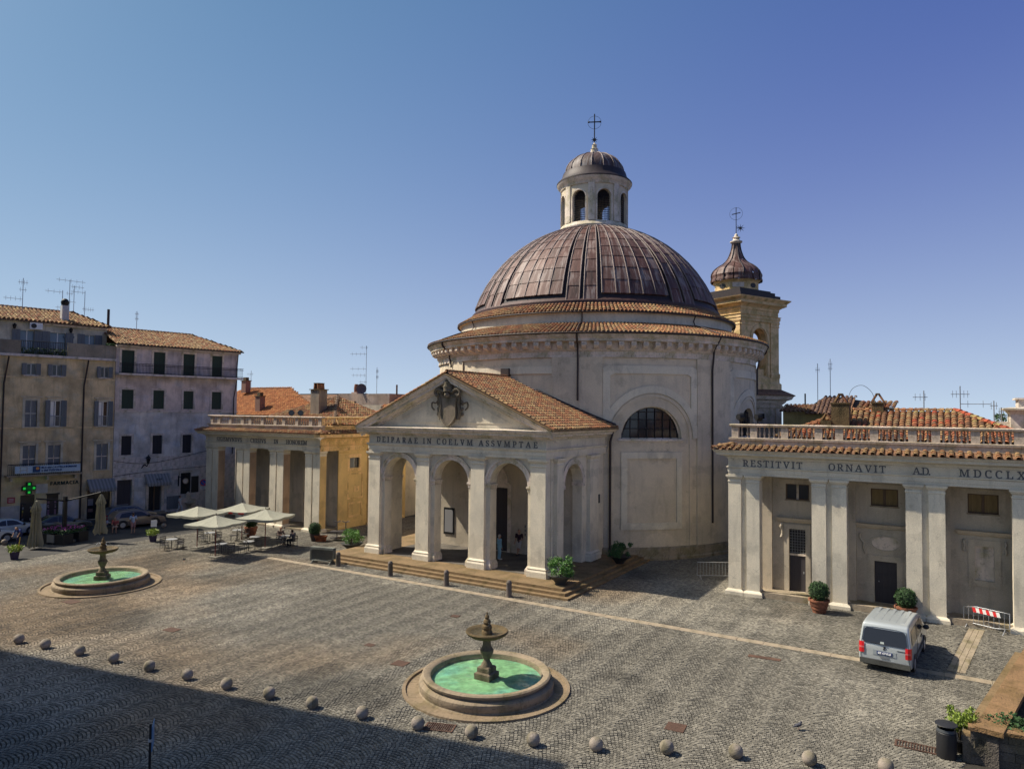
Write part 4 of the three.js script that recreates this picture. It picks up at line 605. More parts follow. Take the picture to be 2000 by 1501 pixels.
  for (let i = 0; i < 4; i++) P(t, 'ridge_tile', tileGeo(.42, .16).rotateX(.25).rotateY(Math.PI / 4).translate(xr + .72 - i * .25, 8.40 + i * .06, v + .72 - i * .25), pick(tileM));
  const z = v - .24, piers = []; for (let k = 3; k >= 0; k--) { const b = xr - 1.78 - 4.5 * k; piers.push([b + .12, b + .5], [b + 1.22, b + 1.6]); if (k) piers.push([b + 2.9, b + 3.26]); }
  balustrade(t, xl + .12, xr - .12, z, piers, RAIL);
  const turn = new THREE.Matrix4().makeRotationY(Math.PI / 2).setPosition(xr - .16, 0, v - .25); // local +x runs to -z, +z to +x
  balustrade(t, .25, 7.5, 0, [[.0, .35], [1.9, 2.3], [4.4, 4.8], [7.0, 7.4]], C.ochreTrim, turn);
  P(t, 'terrace', bb(xl + .1, xr - .3, 8.4, 8.6, 2, z - .3), C.concrete);
  // pyramid roof
  const ap = V3(-22.4, 11.62, 9.45), yb = 9.05, q = [V3(-29.6, yb, 14.2), V3(-17.9, yb, 14.2), V3(-17.9, yb, 4.7), V3(-29.6, yb, 4.7)];
  for (let i = 0; i < 4; i++) { const a = q[i], b = q[(i + 1) % 4]; P(t, 'roof_bed', quads([[a, b], [ap, ap]]), C.tileBed);
    if (i > 1) continue; const ex = b.clone().sub(a).normalize(), n = ex.clone().cross(ap.clone().sub(a)).normalize(), ey2 = n.clone().cross(ex).normalize(), W = a.distanceTo(b), rel = ap.clone().sub(a), ax = rel.dot(ex), L = rel.dot(ey2);
    tileMesh(t, tilePlane(a, ex, ey2, W, L, .3, .32, (s, h) => s > ax * h / L && s < W - (W - ax) * h / L), .42, .125, { cols: i ? tileC : [...tileC, [.3, .2, .12]] });
    const d = ap.clone().sub(b); for (let k = 0; k < 16; k++) { const g = tileGeo(.5, .16); g.applyMatrix4(new THREE.Matrix4().lookAt(V3(0, 0, 0), d, V3(0, 1, 0))); g.translate(...b.clone().addScaledVector(d, k / 16).add(V3(0, .06, 0)).toArray()); if (i === 0) P(t, 'ridge_tile', g, M(.22, .15, .10, { map: T.tile })); } }
  P(t, 'attic_wall', bb(-29.4, -18.1, 8.5, yb + .02, 4.9, 14), C.wall2);
  const c = group(t, 'chimney'); c.userData.label = 'plastered chimney with a brick cap on the left arcade roof'; P(c, 'stack', bb(-22.6, -21.5, 10, 12.2, 11.6, 12.6), M(.34, .27, .2, { map: T.plaster })); P(c, 'cap_slab', bb(-22.7, -21.4, 12.2, 12.27, 11.5, 12.7), C.moss); for (const s of [-1, 1]) P(c, 'cap_brick', bx(.12, .55, .8, -22.05 + s * .22, 12.53, 12.1, 0, 0, s * .12), tileM[2]); P(c, 'cap_lid', bb(-22.35, -21.75, 12.78, 12.84, 11.7, 12.5), C.moss);
}
for (const [x, i] of [[-21.9, 0], [-20.75, 1]]) { const f = thing('floodlight', `round dark floodlight on the left arcade rail, ${i ? 'right' : 'left'} one`, 'floodlight', x, 9.79, 15.4, .9, 'floodlights on the left arcade'); P(f, 'bracket', rod(V3(0, 0, 0), V3(0, .2, 0), .03), C.iron); P(f, 'housing', new THREE.CylinderGeometry(.25, .18, .25, 18).rotateX(Math.PI / 2).translate(0, .3, 0), C.iron); P(f, 'lens', new THREE.CylinderGeometry(.22, .22, .03, 18).rotateX(Math.PI / 2).translate(0, .3, .13), C.glass); }

/* ---------- street of houses on the left ---------- */
const RY = 80 * R, HO = [-40.2, 20.8];
const onFront = (s, y, o) => V3(HO[0] + s * .1736 + o * .9848, y, HO[1] - s * .9848 + o * .1736);
function house(name, label, cat) { return thing(name, label, cat || 'house', HO[0], 0, HO[1], RY); }
function win(t, s0, s1, y0, y1, kind, o = {}) { // one window of a facade in the plane z = 0
  const w = group(t, o.name || 'window'), sh = o.shut || C.slate, z = -.16;
  if (o.surround !== 0) P(w, 'surround', band([[s0 - .2, y0], [s0 - .2, y1 + .2], [s1 + .2, y1 + .2], [s1 + .2, y0]], [[s0, y0], [s0, y1], [s1, y1], [s1, y0]], (x, y, q) => V3(x, y, q), { t: .035, closed: false }), o.sur || C.quoin);
  if (o.sill !== 0) P(w, 'sill', bb(s0 - .22, s1 + .22, y0 - .09, y0, -.1, .09), o.sur || C.quoin);
  if (kind === 'closed') { const m = (s0 + s1) / 2; for (const [a, b] of [[s0 + .02, m - .02], [m + .02, s1 - .02]]) { const f = P(w, 'shutter', bb(a, b, y0, y1 - .02, z, z + .05), sh); } P(w, 'shutter_frame', [bb(s0, s1, y1 - .06, y1, z, z + .07), bb(m - .025, m + .025, y0, y1 - .06, z, z + .07), bb(s0, s1, (y0 + y1) / 2 - .04, (y0 + y1) / 2 + .04, z + .051, z + .068)], o.fr || C.metalGrey); }
  else if (kind === 'blind') { P(w, 'shutter', bb(s0, s1, y0, y1, z, z + .06), sh); const n = Math.round((y1 - y0) / .16); P(w, 'louvres', Array.from({ length: n }, (_, i) => bb(s0 + .07, s1 - .07, y0 + .05 + i * (y1 - y0 - .1) / n, y0 + .09 + i * (y1 - y0 - .1) / n, z + .06, z + .085)), sh, { stuff: 1 }); }
  else {
    P(w, 'frame', band(rect(s0, s1, y0, y1), rect(s0 + .07, s1 - .07, y0 + .07, y1 - .07), (x, y, q) => V3(x, y, z + q), { t: .06 }), o.fr || C.white0);
    const m = (s0 + s1) / 2; P(w, 'mullion', bb(m - .045, m + .045, y0 + .06, y1 - .06, z, z + .06), o.fr || C.white0);
    for (const [a, b] of [[s0 + .06, m - .045], [m + .045, s1 - .06]]) P(w, 'pane', bb(a, b, y0 + .06, y1 - .06, z - .01, z + .02), o.glass || C.glass);
    if (kind === 'open') for (const d of [-1, 1]) { const x = d < 0 ? s0 : s1, wd = o.sw ?? (s1 - s0) / 2; const an = -d * rr(.02, .5); P(w, 'shutter', bb(Math.min(0, d * wd), Math.max(0, d * wd), y0, y1, .03, .07).rotateY(an).translate(x, 0, .02), sh); P(w, 'shutter_panel', [bb(Math.min(d * .07, d * (wd - .07)), Math.max(d * .07, d * (wd - .07)), y0 + .08, (y0 + y1) / 2 - .04, .07, .085).rotateY(an).translate(x, 0, .02), bb(Math.min(d * .07, d * (wd - .07)), Math.max(d * .07, d * (wd - .07)), (y0 + y1) / 2 + .04, y1 - .08, .07, .085).rotateY(an).translate(x, 0, .02)], sh, { stuff: 1 }); }
    if (o.rail) P(w, 'sun_glare_strip', bb(s0 + .08, s0 + .08 + (s1 - s0) * .3, y0 + .1, y1 - .1, z + .021, z + .026), C.white0);  // pale strip added over the pane, imitating sun reflected in the glass
    if (o.rail) { const b = []; for (let i = 0; i <= 9; i++) b.push(rod(V3(s0 + (s1 - s0) * i / 9, y0, .1), V3(s0 + (s1 - s0) * i / 9, y0 + .95, .1), .014, 4)); b.push(rod(V3(s0, y0 + .95, .1), V3(s1, y0 + .95, .1), .025, 4)); P(w, 'rail', b, C.zinc, { stuff: 1 }); }
  }
}
function tiledSlope(t, a, b, c, d, cols, o = {}) { // a low left, b low right, c top right, d top left
  P(t, 'roof_bed', quads([[a, b], [d, c]]), C.tileBed);
  const ex = b.clone().sub(a).normalize(), n = ex.clone().cross(d.clone().sub(a)).normalize(), ey = n.clone().cross(ex).normalize(), W = a.distanceTo(b), L = d.clone().sub(a).dot(ey), l = d.clone().sub(a).dot(ex), r = W - c.clone().sub(a).dot(ex);
  tileMesh(t, tilePlane(a, ex, ey, W, L, o.pitch || .3, .34, (s, h) => s > l * h / L - .02 && s < W - r * h / L), .44, (o.pitch || .3) * .42, { cols, parts: o.parts || 0 });
}
{ // beige house with the pharmacy
  const t = house('apartment_house', 'beige five-storey house with grey shutters and a set-back top floor', 'apartment house'), s0 = -15, s1 = .02;
  const W4 = [[-7.16, -6.44], [-5.19, -4.46], [-1.23, -.57], [-11.5, -10.8]], W3 = [[-7.15, -6.25], [-5.28, -4.4], [-1.35, -.49], [-11.6, -10.7]], W2 = [[-7.22, -6.26], [-5.31, -4.34], [-1.39, -.43], [-11.6, -10.7]];
  const ho = [...W4.map(w => rect(...w, 13.2, 14.22)), ...W3.map(w => rect(...w, 8.66, 11.0)), ...W2.map(w => rect(...w, 4.62, 7.07)), rect(-7.27, -6.22, .26, 2.71), rect(-5.28, -4.37, .39, 2.71), rect(-2.04, -.1, .05, 2.75)];
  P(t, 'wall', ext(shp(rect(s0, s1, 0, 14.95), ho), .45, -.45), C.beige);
  P(t, 'side_wall', bb(s0, s1, 0, 14.95, -11, -10.5), C.beige); P(t, 'side_wall', bb(s1 - .4, s1, 0, 14.95, -10.5, -.46), C.beige);
  P(t, 'inner_floor', [bb(s0, s1 - .41, 14.6, 14.94, -10.4, -.46)], C.concrete);
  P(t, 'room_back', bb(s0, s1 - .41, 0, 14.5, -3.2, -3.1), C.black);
  W4.forEach(w => win(t, ...w, 13.2, 14.22, 'open', { surround: 0, sw: .36, fr: C.metalGrey }));
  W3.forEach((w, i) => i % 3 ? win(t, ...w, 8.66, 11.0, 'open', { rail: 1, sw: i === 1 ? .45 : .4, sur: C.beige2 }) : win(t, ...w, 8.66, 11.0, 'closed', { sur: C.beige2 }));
  W2.forEach(w => win(t, ...w, 4.62, 7.07, 'closed', { sur: C.beige2, fr: C.trim }));
  for (const [y0, y1, d] of [[12.95, 13.06, .05], [8.5, 8.62, .07], [14.8, 15.02, .28]]) P(t, 'string_course', bb(s0, s1, y0, y1, 0, d), y0 > 14 ? C.quoin : C.beige);
  for (const w of [...W3, ...W2]) { const y = W3.includes(w) ? 11.25 : 7.3; P(t, 'window_hood', bb(w[0] - .35, w[1] + .35, y, y + .08, 0, .14), C.beige2); }
  for (const x of [-2.62, -8.78]) P(t, 'downpipe', tube([V3(x + .25, 14.75, .3), V3(x + .1, 14.4, .2), V3(x, 14.2, .1), V3(x, .1, .1)], .07, 6), C.pipe);
  // terrace parapet, railing, set-back floor
  const gp = M(.36, .31, .24, { map: T.plaster, bump: T.stuccoB });
  P(t, 'parapet', bb(s0, -7.63, 15.02, 16.2, -.2, .06), gp); P(t, 'parapet', bb(-4.02, s1, 15.02, 16.25, -.2, .06), gp);
  const rl = []; for (let i = 0; i <= 26; i++) rl.push(rod(V3(-7.6 + i * 3.55 / 26, 15.05, 0), V3(-7.6 + i * 3.55 / 26, 16.2, 0), .02, 4)); rl.push(rod(V3(-7.63, 16.2, 0), V3(-4.02, 16.2, 0), .03, 4)); P(t, 'terrace_railing', rl, C.iron, { stuff: 1 });
  P(t, 'terrace_plants', leaves(700, () => V3(rr(-7.5, -4.1), 15.1 + Math.pow(rnd(), 1.6) * .55, rr(-.4, -.1)), .09), C.box, { stuff: 1 }); P(t, 'terrace_plants', leaves(300, () => V3(rr(-.7, .0), 16 + rnd() * .5, rr(-.6, -.1)), .1), C.box, { stuff: 1 });
  const z = -3, op = [[-7.0, -5.9], [-4.65, -3.95 + .6], [-1.75, -.85]];
  P(t, 'top_wall', ext(shp(rect(s0, .2, 14.95, 18.25), op.map(w => rect(w[0], w[1], 15.0, 17.35))), .3, z - .3), C.beige2);
  P(t, 'top_side_wall', bb(-.1, .2, 14.95, 18.2, -9, z - .31), C.beige2);
  op.forEach(([a, b], i) => { const w = group(t, 'terrace_door'); P(w, 'pane', bb(a, b, 15, 17.35, z - .22, z - .18), C.glassBlue); P(w, 'frame', bb((a + b) / 2 - .04, (a + b) / 2 + .04, 15, 17.35, z - .18, z - .14), C.white0); for (const d of [-1, 1]) { const x = d < 0 ? a : b; P(w, 'shutter', bb(Math.min(x, x + d * .62), Math.max(x, x + d * .62), 15, 17.42, z + .03, z + .08), C.slate); } });
  P(t, 'awning_box', bb(-5.2, .1, 18.0, 18.18, z, z + .28), C.trim);
  const eY = 18.25, rY = 19.85; tiledSlope(t, V3(s0, eY, z + .45), V3(.45, eY, z + .45), V3(-1.6, rY, z - 4.2), V3(s0, rY, z - 4.2), [...tileC, [.55, .40, .2], [.5, .34, .16]], { pitch: .34 });
  tiledSlope(t, V3(.45, eY, z + .45), V3(.45, eY, z - 8.9), V3(-1.6, rY, z - 4.2), V3(-1.6, rY, z - 4.2), tileC, { pitch: .34 });
  P(t, 'roof_bed', quads([[V3(.45, eY, z - 8.9), V3(s0, eY, z - 8.9)], [V3(-1.6, rY, z - 4.2), V3(s0, rY, z - 4.2)]]), C.tileBed);
  P(t, 'eave_board', bb(s0, .4, eY - .12, eY, z + .3, z + .42), C.woodBrown);
  for (let i = 0; i < 36; i++) P(t, 'ridge_tile', tileGeo(.44, .17).rotateY(Math.PI / 2).translate(-1.7 - i * .38, rY + .04, z - 4.2), M(.2, .13, .09, { map: T.tile }));
  const c = group(t, 'chimney'); c.userData.label = 'tall plastered chimney with a dark cowl'; P(c, 'stack', bb(-3.55, -2.95, 18.4, 20.1, z - 1.2, z - .6), C.grey); P(c, 'cowl', new THREE.CylinderGeometry(.36, .3, .32, 14).translate(-3.25, 20.3, z - .9), C.iron); P(c, 'cowl_dome', new THREE.SphereGeometry(.33, 12, 6, 0, 7, 0, 1.6).translate(-3.25, 20.46, z - .9), C.iron);
  P(t, 'flue_pipe', rod(V3(.35, 18.3, z - .2), V3(.35, 20.1, z - .2), .12, 10), C.pipe);
  const ac = group(t, 'air_conditioner'); P(ac, 'casing', bb(-6.35, -5.35, 17.5, 18.1, z, z + .4), C.white0); P(ac, 'fan_grille', new THREE.CylinderGeometry(.22, .22, .03, 18).rotateX(Math.PI / 2).translate(-6.05, 17.8, z + .41), C.black);
  for (const x of [-7.5, -3.0]) { const l = group(t, 'wall_lantern'); P(l, 'cage', new THREE.CylinderGeometry(.16, .1, .32, 6).translate(x, 17.6, z + .25), C.iron); P(l, 'top', new THREE.ConeGeometry(.2, .18, 6).translate(x, 17.85, z + .25), C.iron); }
  for (const x of [-3.4, -2.75]) P(t, 'wall_plate', new THREE.CylinderGeometry(.11, .11, .05, 14).rotateX(Math.PI / 2).translate(x, 17.05, z + .03), C.slate);
  // balcony with banner, ground floor
  P(t, 'balcony', bb(-8.5, -2.75, 4.36, 4.52, 0, .9), C.trav); for (const x of [-8.1, -5.4, -3.2]) P(t, 'balcony_bracket', bb(x - .08, x + .08, 4.0, 4.36, 0, .6), C.quoin);
  const br = []; for (let i = 0; i <= 40; i++) br.push(rod(V3(-8.45 + i * 5.65 / 40, 4.52, .85), V3(-8.45 + i * 5.65 / 40, 5.45, .85), .016, 4)); br.push(rod(V3(-8.45, 5.45, .85), V3(-2.8, 5.45, .85), .03, 4)); P(t, 'balcony_railing', br, C.iron, { stuff: 1 });
  P(t, 'dado', bb(s0, -7.29, .05, 1.85, 0, .05), C.grey); P(t, 'dado', bb(-6.2, -5.3, .05, 1.85, 0, .05), C.grey); P(t, 'dado', bb(-4.35, -2.75, .05, 2.0, 0, .05), C.grey);
  P(t, 'wall_panel', bb(-6.15, -5.25, 2.8, 3.6, 0, .05), C.grey);
  const shop = group(t, 'shop_window'); P(shop, 'pane', bb(-7.27, -6.22, .26, 2.71, -.14, -.1), C.glass); P(shop, 'poster', bb(-7.1, -6.4, .45, 1.9, -.1, -.09), posterMat(1)); P(shop, 'sill', bb(-7.35, -6.15, .16, .26, -.1, .12), C.trav);
  const shop2 = group(t, 'shop_door'); P(shop2, 'pane', bb(-5.28, -4.37, .39, 2.71, -.14, -.1), C.glass); P(shop2, 'poster', bb(-5.2, -4.5, .5, 2.0, -.1, -.09), posterMat(2)); P(shop2, 'lintel', bb(-5.34, -4.3, 2.6, 2.71, -.1, .1), C.iron);
  const shop3 = group(t, 'shop_front'); P(shop3, 'pane', bb(-2.04, -.1, .05, 2.75, -.3, -.26), C.glass); for (const x of [-1.4, -.75]) P(shop3, 'mullion', bb(x - .05, x + .05, .05, 2.75, -.26, -.18), C.iron); P(shop3, 'display', bb(-1.9, -1.45, .7, 1.0, -.26, -.24), M(.2, .12, .1)); P(shop3, 'display', bb(-1.9, -1.45, 1.3, 1.9, -.26, -.24), M(.2, .2, .24));
}
function posterMat(k) { return M(1, 1, 1, { rough: .5, map: tex(128, (x, y) => { const d = (a, b, r) => Math.hypot(x - a, (y - b)) < r; if (k === 1) { if (d(.5, .68, .17)) return [.72, .48, .36]; if (y > .72 && y < .92 && Math.abs(x - .5) < .2) return [.5, .36, .1]; if (y > .3 && y < .5 && Math.abs(x - .5) < .28) return [.5, .5, .52]; if (y < .22 && Math.abs(x - .5) < .25) return [.6, .55, .2]; return [.06, .05, .08]; } if (y > .6 && Math.abs(x - .5) < .32 && (y * 9 % 1) > .4) return [.6, .45, .58]; if (y < .45 && y > .15 && d(.5, .3, .3) && fbm(131, 9, x, y, 2) > .5) return [.55, .5, .55]; return [.12, .06, .14]; }, 1) }); }
{ // banner, signs, awning on the beige house: things of their own
  const at = (name, label, cat, s, y, o) => { const p = onFront(s, y, o); return thing(name, label, cat, p.x, p.y, p.z, RY); };
  const b = at('banner', 'white and blue bank banner hung along the balcony railing', 'banner', -5.46, 4.68, .89); P(b, 'sheet', quads(Array.from({ length: 5 }, (_, j) => Array.from({ length: 22 }, (_, i) => V3(-2.5 + 5 * i / 21, .62 * j / 4, .02 + .02 * sin(i * 1.1) + .012 * sin(i * .37 + j)))), false), M(.46, .60, .72, { map: T.cloth }));
  P(b, 'logo_panel', bb(-1.2, -.65, .05, .57, .05, .062), M(.03, .07, .16)); P(b, 'logo_spot', new THREE.CylinderGeometry(.13, .13, .012, 14).rotateX(Math.PI / 2).translate(-.85, .38, .068), M(.7, .3, .08)); P(b, 'logo_gate', [band([[-2.15, .06], [-2.15, .56], [-1.6, .56], [-1.6, .06]], [[-2.1, .06], [-2.1, .5], [-1.65, .5], [-1.65, .06]], (x, y, q) => V3(x, y, .05 + q), { t: .01, closed: false })], C.metalGrey); P(b, 'logo_beam', bb(-2.1, -1.65, .24, .29, .05, .062), C.metalGrey);
  letters(b, 'BCC dei CASTELLI ROMANI', -.55, 2.2, .36, .045, .16, M(.02, .05, .16), { font: fontSans, depth: .012 }); letters(b, 'e del TUSCOLO', -.55, 1.0, .1, .045, .16, M(.02, .05, .16), { font: fontSans, depth: .012 });
  const ph = at('pharmacy_cross', 'lit green pharmacy cross on the beige wall', 'sign', -6.72, 3.32, .22); const cs = s => shp([[-s, -s * 2.6], [s, -s * 2.6], [s, -s], [s * 2.6, -s], [s * 2.6, s], [s, s], [s, s * 2.6], [-s, s * 2.6], [-s, s], [-s * 2.6, s], [-s * 2.6, -s], [-s, -s]]);
  P(ph, 'case', ext(cs(.2), .2, -.1), M(.01, .03, .02)); P(ph, 'bracket', bb(-.05, .05, -.1, .1, -.22, -.1), C.iron); for (const [x, y] of [[.36, 0], [-.36, 0], [0, .36], [0, -.36]]) P(ph, 'led_panel', bb(x - .09, x + .09, y - .09, y + .09, .1, .115), M(.01, .2, .03, { x: { emissive: new THREE.Color().setRGB(.02, .55, .06), emissiveIntensity: .5 } }));
  const pl = new THREE.PointLight(new THREE.Color().setRGB(.1, 1, .2), .12, 6); pl.position.set(0, 0, .35); ph.add(pl);
  const fs = at('shop_sign', 'dark letters reading FARMACIA on the beige wall', 'sign', 0, 0, .02); letters(fs, 'FARMACIA', -5.05, -2.8, 3.44, 0, .3, M(.03, .05, .045), { font: fontSans, depth: .06 });
  const aw = (label, s, y0, y1, w, out, m) => { const a = at('awning', label, 'awning', s, 0, .03); P(a, 'canopy', quads(Array.from({ length: 4 }, (_, j) => [V3(-w / 2, y1 - (y1 - y0) * .72 * j / 3, out * j / 3), V3(w / 2, y1 - (y1 - y0) * .72 * j / 3, out * j / 3)])), m); const n = 12, v = []; for (let i = 0; i < n * 4 + 1; i++) { const x = -w / 2 + w * i / n / 4; v.push([x, y0 + .1 - .1 * Math.abs(sin(i / 4 * Math.PI))]); } const top = y1 - (y1 - y0) * .72; P(a, 'valance', quads([v.map(p => V3(p[0], top, out)), v.map(p => V3(p[0], p[1], out + .01))]), m); for (const q of [-1, 1]) P(a, 'arm', rod(V3(q * w / 2, y0 + .2, 0), V3(q * w / 2, top, out), .02, 5), C.metalGrey); return a; };
  const cv = M(1, 1, 1, { map: tex(64, (x) => Math.floor(x * 8) % 2 ? .56 : .47, 1.2) });
  aw('grey striped awning with scalloped edge over the pharmacy side door', -1.0, 2.6, 3.75, 2.3, .9, cv);
  const ba = aw('pale awning lettered BAR over a dark doorway of the pink house', 4.1, 2.75, 3.95, 2.35, .8, cv); letters(ba, 'BAR', -.25, .25, 3.35, .62, .16, C.letter, { font: fontSans, depth: .03 });
  const gs = at('wall_sign', 'small red square sign on the beige wall', 'sign', -7.95, 2.1, .02); P(gs, 'plate', bb(-.28, .28, 0, .5, 0, .03), M(.35, .06, .08)); for (let i = 0; i < 3; i++) P(gs, 'line', bb(-.18, .18, .12 + i * .11, .15 + i * .11, .03, .035), C.white0);
}
{ // pink house
  const t = house('house', 'faded pink and grey house with dark green shutters and long iron balcony'), s0 = .06, s1 = 12.2;
  const S4 = [[.55, 1.7], [3.5, 4.6], [6.4, 7.55], [9.38, 10.48]], S3 = [[.65, 1.72], [3.55, 4.6], [6.51, 7.52], [9.44, 10.48]], S2 = [[.74, 1.65], [3.6, 4.52], [6.52, 7.42], [9.5, 10.4]];
  const gd = [rect(.46, 1.79, .1, 3.5), rect(3.35, 4.58, .28, 2.85), rect(6.44, 7.45, 1.7, 3.85)];
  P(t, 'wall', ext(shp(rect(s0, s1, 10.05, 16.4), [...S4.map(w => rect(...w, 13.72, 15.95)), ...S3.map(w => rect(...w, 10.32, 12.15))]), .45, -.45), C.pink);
  P(t, 'lower_wall', ext(shp(rect(s0, s1, 0, 10.03), [...S2.map(w => rect(...w, 5.87, 7.7)), ...gd]), .45, -.45), C.grey);
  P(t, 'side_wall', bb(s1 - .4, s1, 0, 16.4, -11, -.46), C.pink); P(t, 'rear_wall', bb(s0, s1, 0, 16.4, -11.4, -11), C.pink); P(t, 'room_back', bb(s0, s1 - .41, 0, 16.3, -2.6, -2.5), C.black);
  S4.forEach(w => win(t, ...w, 13.72, 15.95, 'blind', { shut: C.green, sill: 0, sur: C.trim })); S3.forEach(w => win(t, ...w, 10.32, 12.15, 'blind', { shut: C.green })); S2.forEach(w => win(t, ...w, 5.87, 7.7, 'blind', { shut: M(.035, .035, .045, { map: T.wood }) }));
  P(t, 'string_course', bb(s0, s1 + .06, 10.0, 10.16, 0, .08), C.quoin); P(t, 'string_course', bb(s0, s1 + .05, 5.5, 5.62, 0, .06), C.quoin); P(t, 'eave_cornice', bb(s0, s1 + .2, 16.25, 16.45, 0, .3), C.quoin);
  P(t, 'balcony', bb(s0, s1 + .3, 13.52, 13.7, 0, .85), C.quoin);
  const b = []; for (let i = 0; i <= 92; i++) b.push(rod(V3(s0 + .1 + i * 12.2 / 92, 13.7, .8), V3(s0 + .1 + i * 12.2 / 92, 14.66, .8), .018, 4)); for (const y of [13.78, 14.5, 14.66]) b.push(rod(V3(s0, y, .8), V3(s1 + .28, y, .8), .022, 4)); b.push(rod(V3(s1 + .28, 14.66, .8), V3(s1 + .28, 14.66, 0), .022, 4)); P(t, 'balcony_railing', b, C.iron, { stuff: 1 });
  P(t, 'downpipe', tube([V3(11.9, 13.4, .5), V3(11.8, 13.2, .15), V3(11.8, 5.6, .1)], .06, 6), C.pipe); P(t, 'downpipe', tube([V3(12.1, 16.3, .3), V3(12.1, 14.7, .1), V3(12.1, 13.7, .1)], .05, 6), C.pipe);
  // stone blocks of the ground floor
  const open = gd, rows = 12; for (let j = 0; j < rows; j++) { let x = s0 + (j % 2 ? 0 : -.5); const y0 = j * .455 + .02; while (x < s1) { const w = rr(.85, 1.2), a = Math.max(x, s0) + .008, e = Math.min(x + w, s1) - .008; x += w; if (e - a < .12) continue; if (open.some(o => a < o[1][0] + .14 && e > o[0][0] - .14 && y0 < o[2][1] + .14 && y0 + .455 > o[0][1] - .05)) continue; P(t, 'stone_block', bb(a, e, y0, y0 + .44, 0, .03 + rr(0, .015)), pick([C.quoin, C.grey, C.quoin])); } }
  const dr = group(t, 'house_door'); P(dr, 'door_leaf', bb(.46, 1.79, .1, 3.5, -.3, -.24), C.wood); P(dr, 'surround', band([[.26, .1], [.26, 3.72], [1.99, 3.72], [1.99, .1]], [[.46, .1], [.46, 3.5], [1.79, 3.5], [1.79, .1]], (x, y, q) => V3(x, y, q), { t: .08, closed: false }), C.trim);
  const bd = group(t, 'bar_door'); P(bd, 'door_leaf', bb(3.35, 3.9, .28, 2.85, -.3, -.26), C.glass); P(bd, 'door_frame', bb(3.92, 4.04, .28, 2.85, -.3, -.2), C.woodBrown); P(bd, 'door_leaf', bb(4.06, 4.58, .28, 2.85, -.32, -.28), C.black); P(bd, 'surround', band([[3.1, .1], [3.1, 3.05], [4.83, 3.05], [4.83, .1]], [[3.35, .1], [3.35, 2.85], [4.58, 2.85], [4.58, .1]], (x, y, q) => V3(x, y, q), { t: .07, closed: false }), C.trim); P(bd, 'door_step', bb(3.1, 4.85, .0, .26, -.3, .35), C.trav); P(bd, 'door_step', bb(2.95, 5.0, 0, .13, .35, .7), C.trav);
  win(t, 6.44, 7.45, 1.7, 3.85, 'glazed', { fr: C.iron }); P(t, 'wall_board', bb(7.5, 8.25, 1.8, 3.45, .02, .07), C.black); P(t, 'niche_panel', bb(5.1, 6.35, .3, 1.6, .04, .08), C.slate);
  P(t, 'wall_cable', tube([V3(.1, 5.35, .08), V3(2.5, 5.0, .08), V3(5, 5.2, .08), V3(8.5, 5.9, .08), V3(11, 6.3, .08)], .02, 4, 30), C.black); P(t, 'wall_cable', tube([V3(.1, 3.9, .08), V3(3, 4.15, .08), V3(6, 4.3, .08), V3(9, 4.4, .08)], .02, 4, 20), C.black);
  const eY = 16.48, rY = 18.45; tiledSlope(t, V3(-.1, eY, .5), V3(12.55, eY, .5), V3(9.4, rY, -5.2), V3(-.1, rY, -5.2), [...tileC, [.48, .34, .18], [.42, .28, .15]], { pitch: .33 });
  tiledSlope(t, V3(12.55, eY, .5), V3(12.55, eY, -11), V3(9.4, rY, -5.2), V3(9.4, rY, -5.2), tileC); P(t, 'roof_bed', quads([[V3(12.55, eY, -11), V3(-.1, eY, -11)], [V3(9.4, rY, -5.2), V3(-.1, rY, -5.2)]]), C.tileBed);
  P(t, 'gutter', rod(V3(-.1, eY - .03, .56), V3(12.6, eY - .03, .56), .06, 6), C.pipe); for (let i = 0; i < 25; i++) P(t, 'ridge_tile', tileGeo(.44, .17).rotateY(Math.PI / 2).translate(9.3 - i * .38, rY + .04, -5.2), M(.2, .13, .09, { map: T.tile }));
  // wall fountain of the pink house
  const wf = thing('wall_fountain', 'carved stone wall fountain on the ground floor of the pink house', 'fountain', ...onFront(7.2, 0, .05).toArray(), RY), S = C.trim; P(wf, 'back_panel', ext(shp([[-.75, 0], [.75, 0], [.75, 1.1], [.3, 1.3], [.2, 1.75], [0, 1.95], [-.2, 1.75], [-.3, 1.3], [-.75, 1.1]]), .08, 0, .02), S); P(wf, 'pedestal', lathe([[.28, 0], [.24, .1], [.14, .2], [.12, .55], [.22, .62]], 14).translate(0, 0, .4), S); P(wf, 'bowl', lathe([[.1, .6], [.42, .75], [.5, .88], [.44, .88], [.3, .8]], 20).translate(0, 0, .42), S);
  for (const q of [-1, 1]) P(wf, 'scroll', tube([V3(q * .25, 1.2, .1), V3(q * .6, 1.15, .14), V3(q * .7, .95, .12), V3(q * .52, .9, .14)], .06, 6, 16), S);
  // street lantern on a bracket
  const p = onFront(2.75, 4.75, .02), l = thing('wall_lamp', 'black street lantern on an iron bracket on the pink house', 'street lamp', p.x, p.y, p.z, RY); P(l, 'bracket', tube([V3(-.1, -.2, 0), V3(.05, .15, .35), V3(.15, .0, .6), V3(.2, .25, .75)], .045, 6, 20), C.iron); P(l, 'lantern_cage', lathe([[.12, .3], [.2, .75], [.22, .78]], 6).translate(.2, 0, .75), C.glass); P(l, 'lantern_roof', lathe([[.26, .76], [.14, .95], [.05, 1.0], [.04, 1.12], [0, 1.14]], 6).translate(.2, 0, .75), C.iron); P(l, 'lantern_base', lathe([[.0, .22], [.07, .22], [.13, .31]], 6).translate(.2, 0, .75), C.iron);
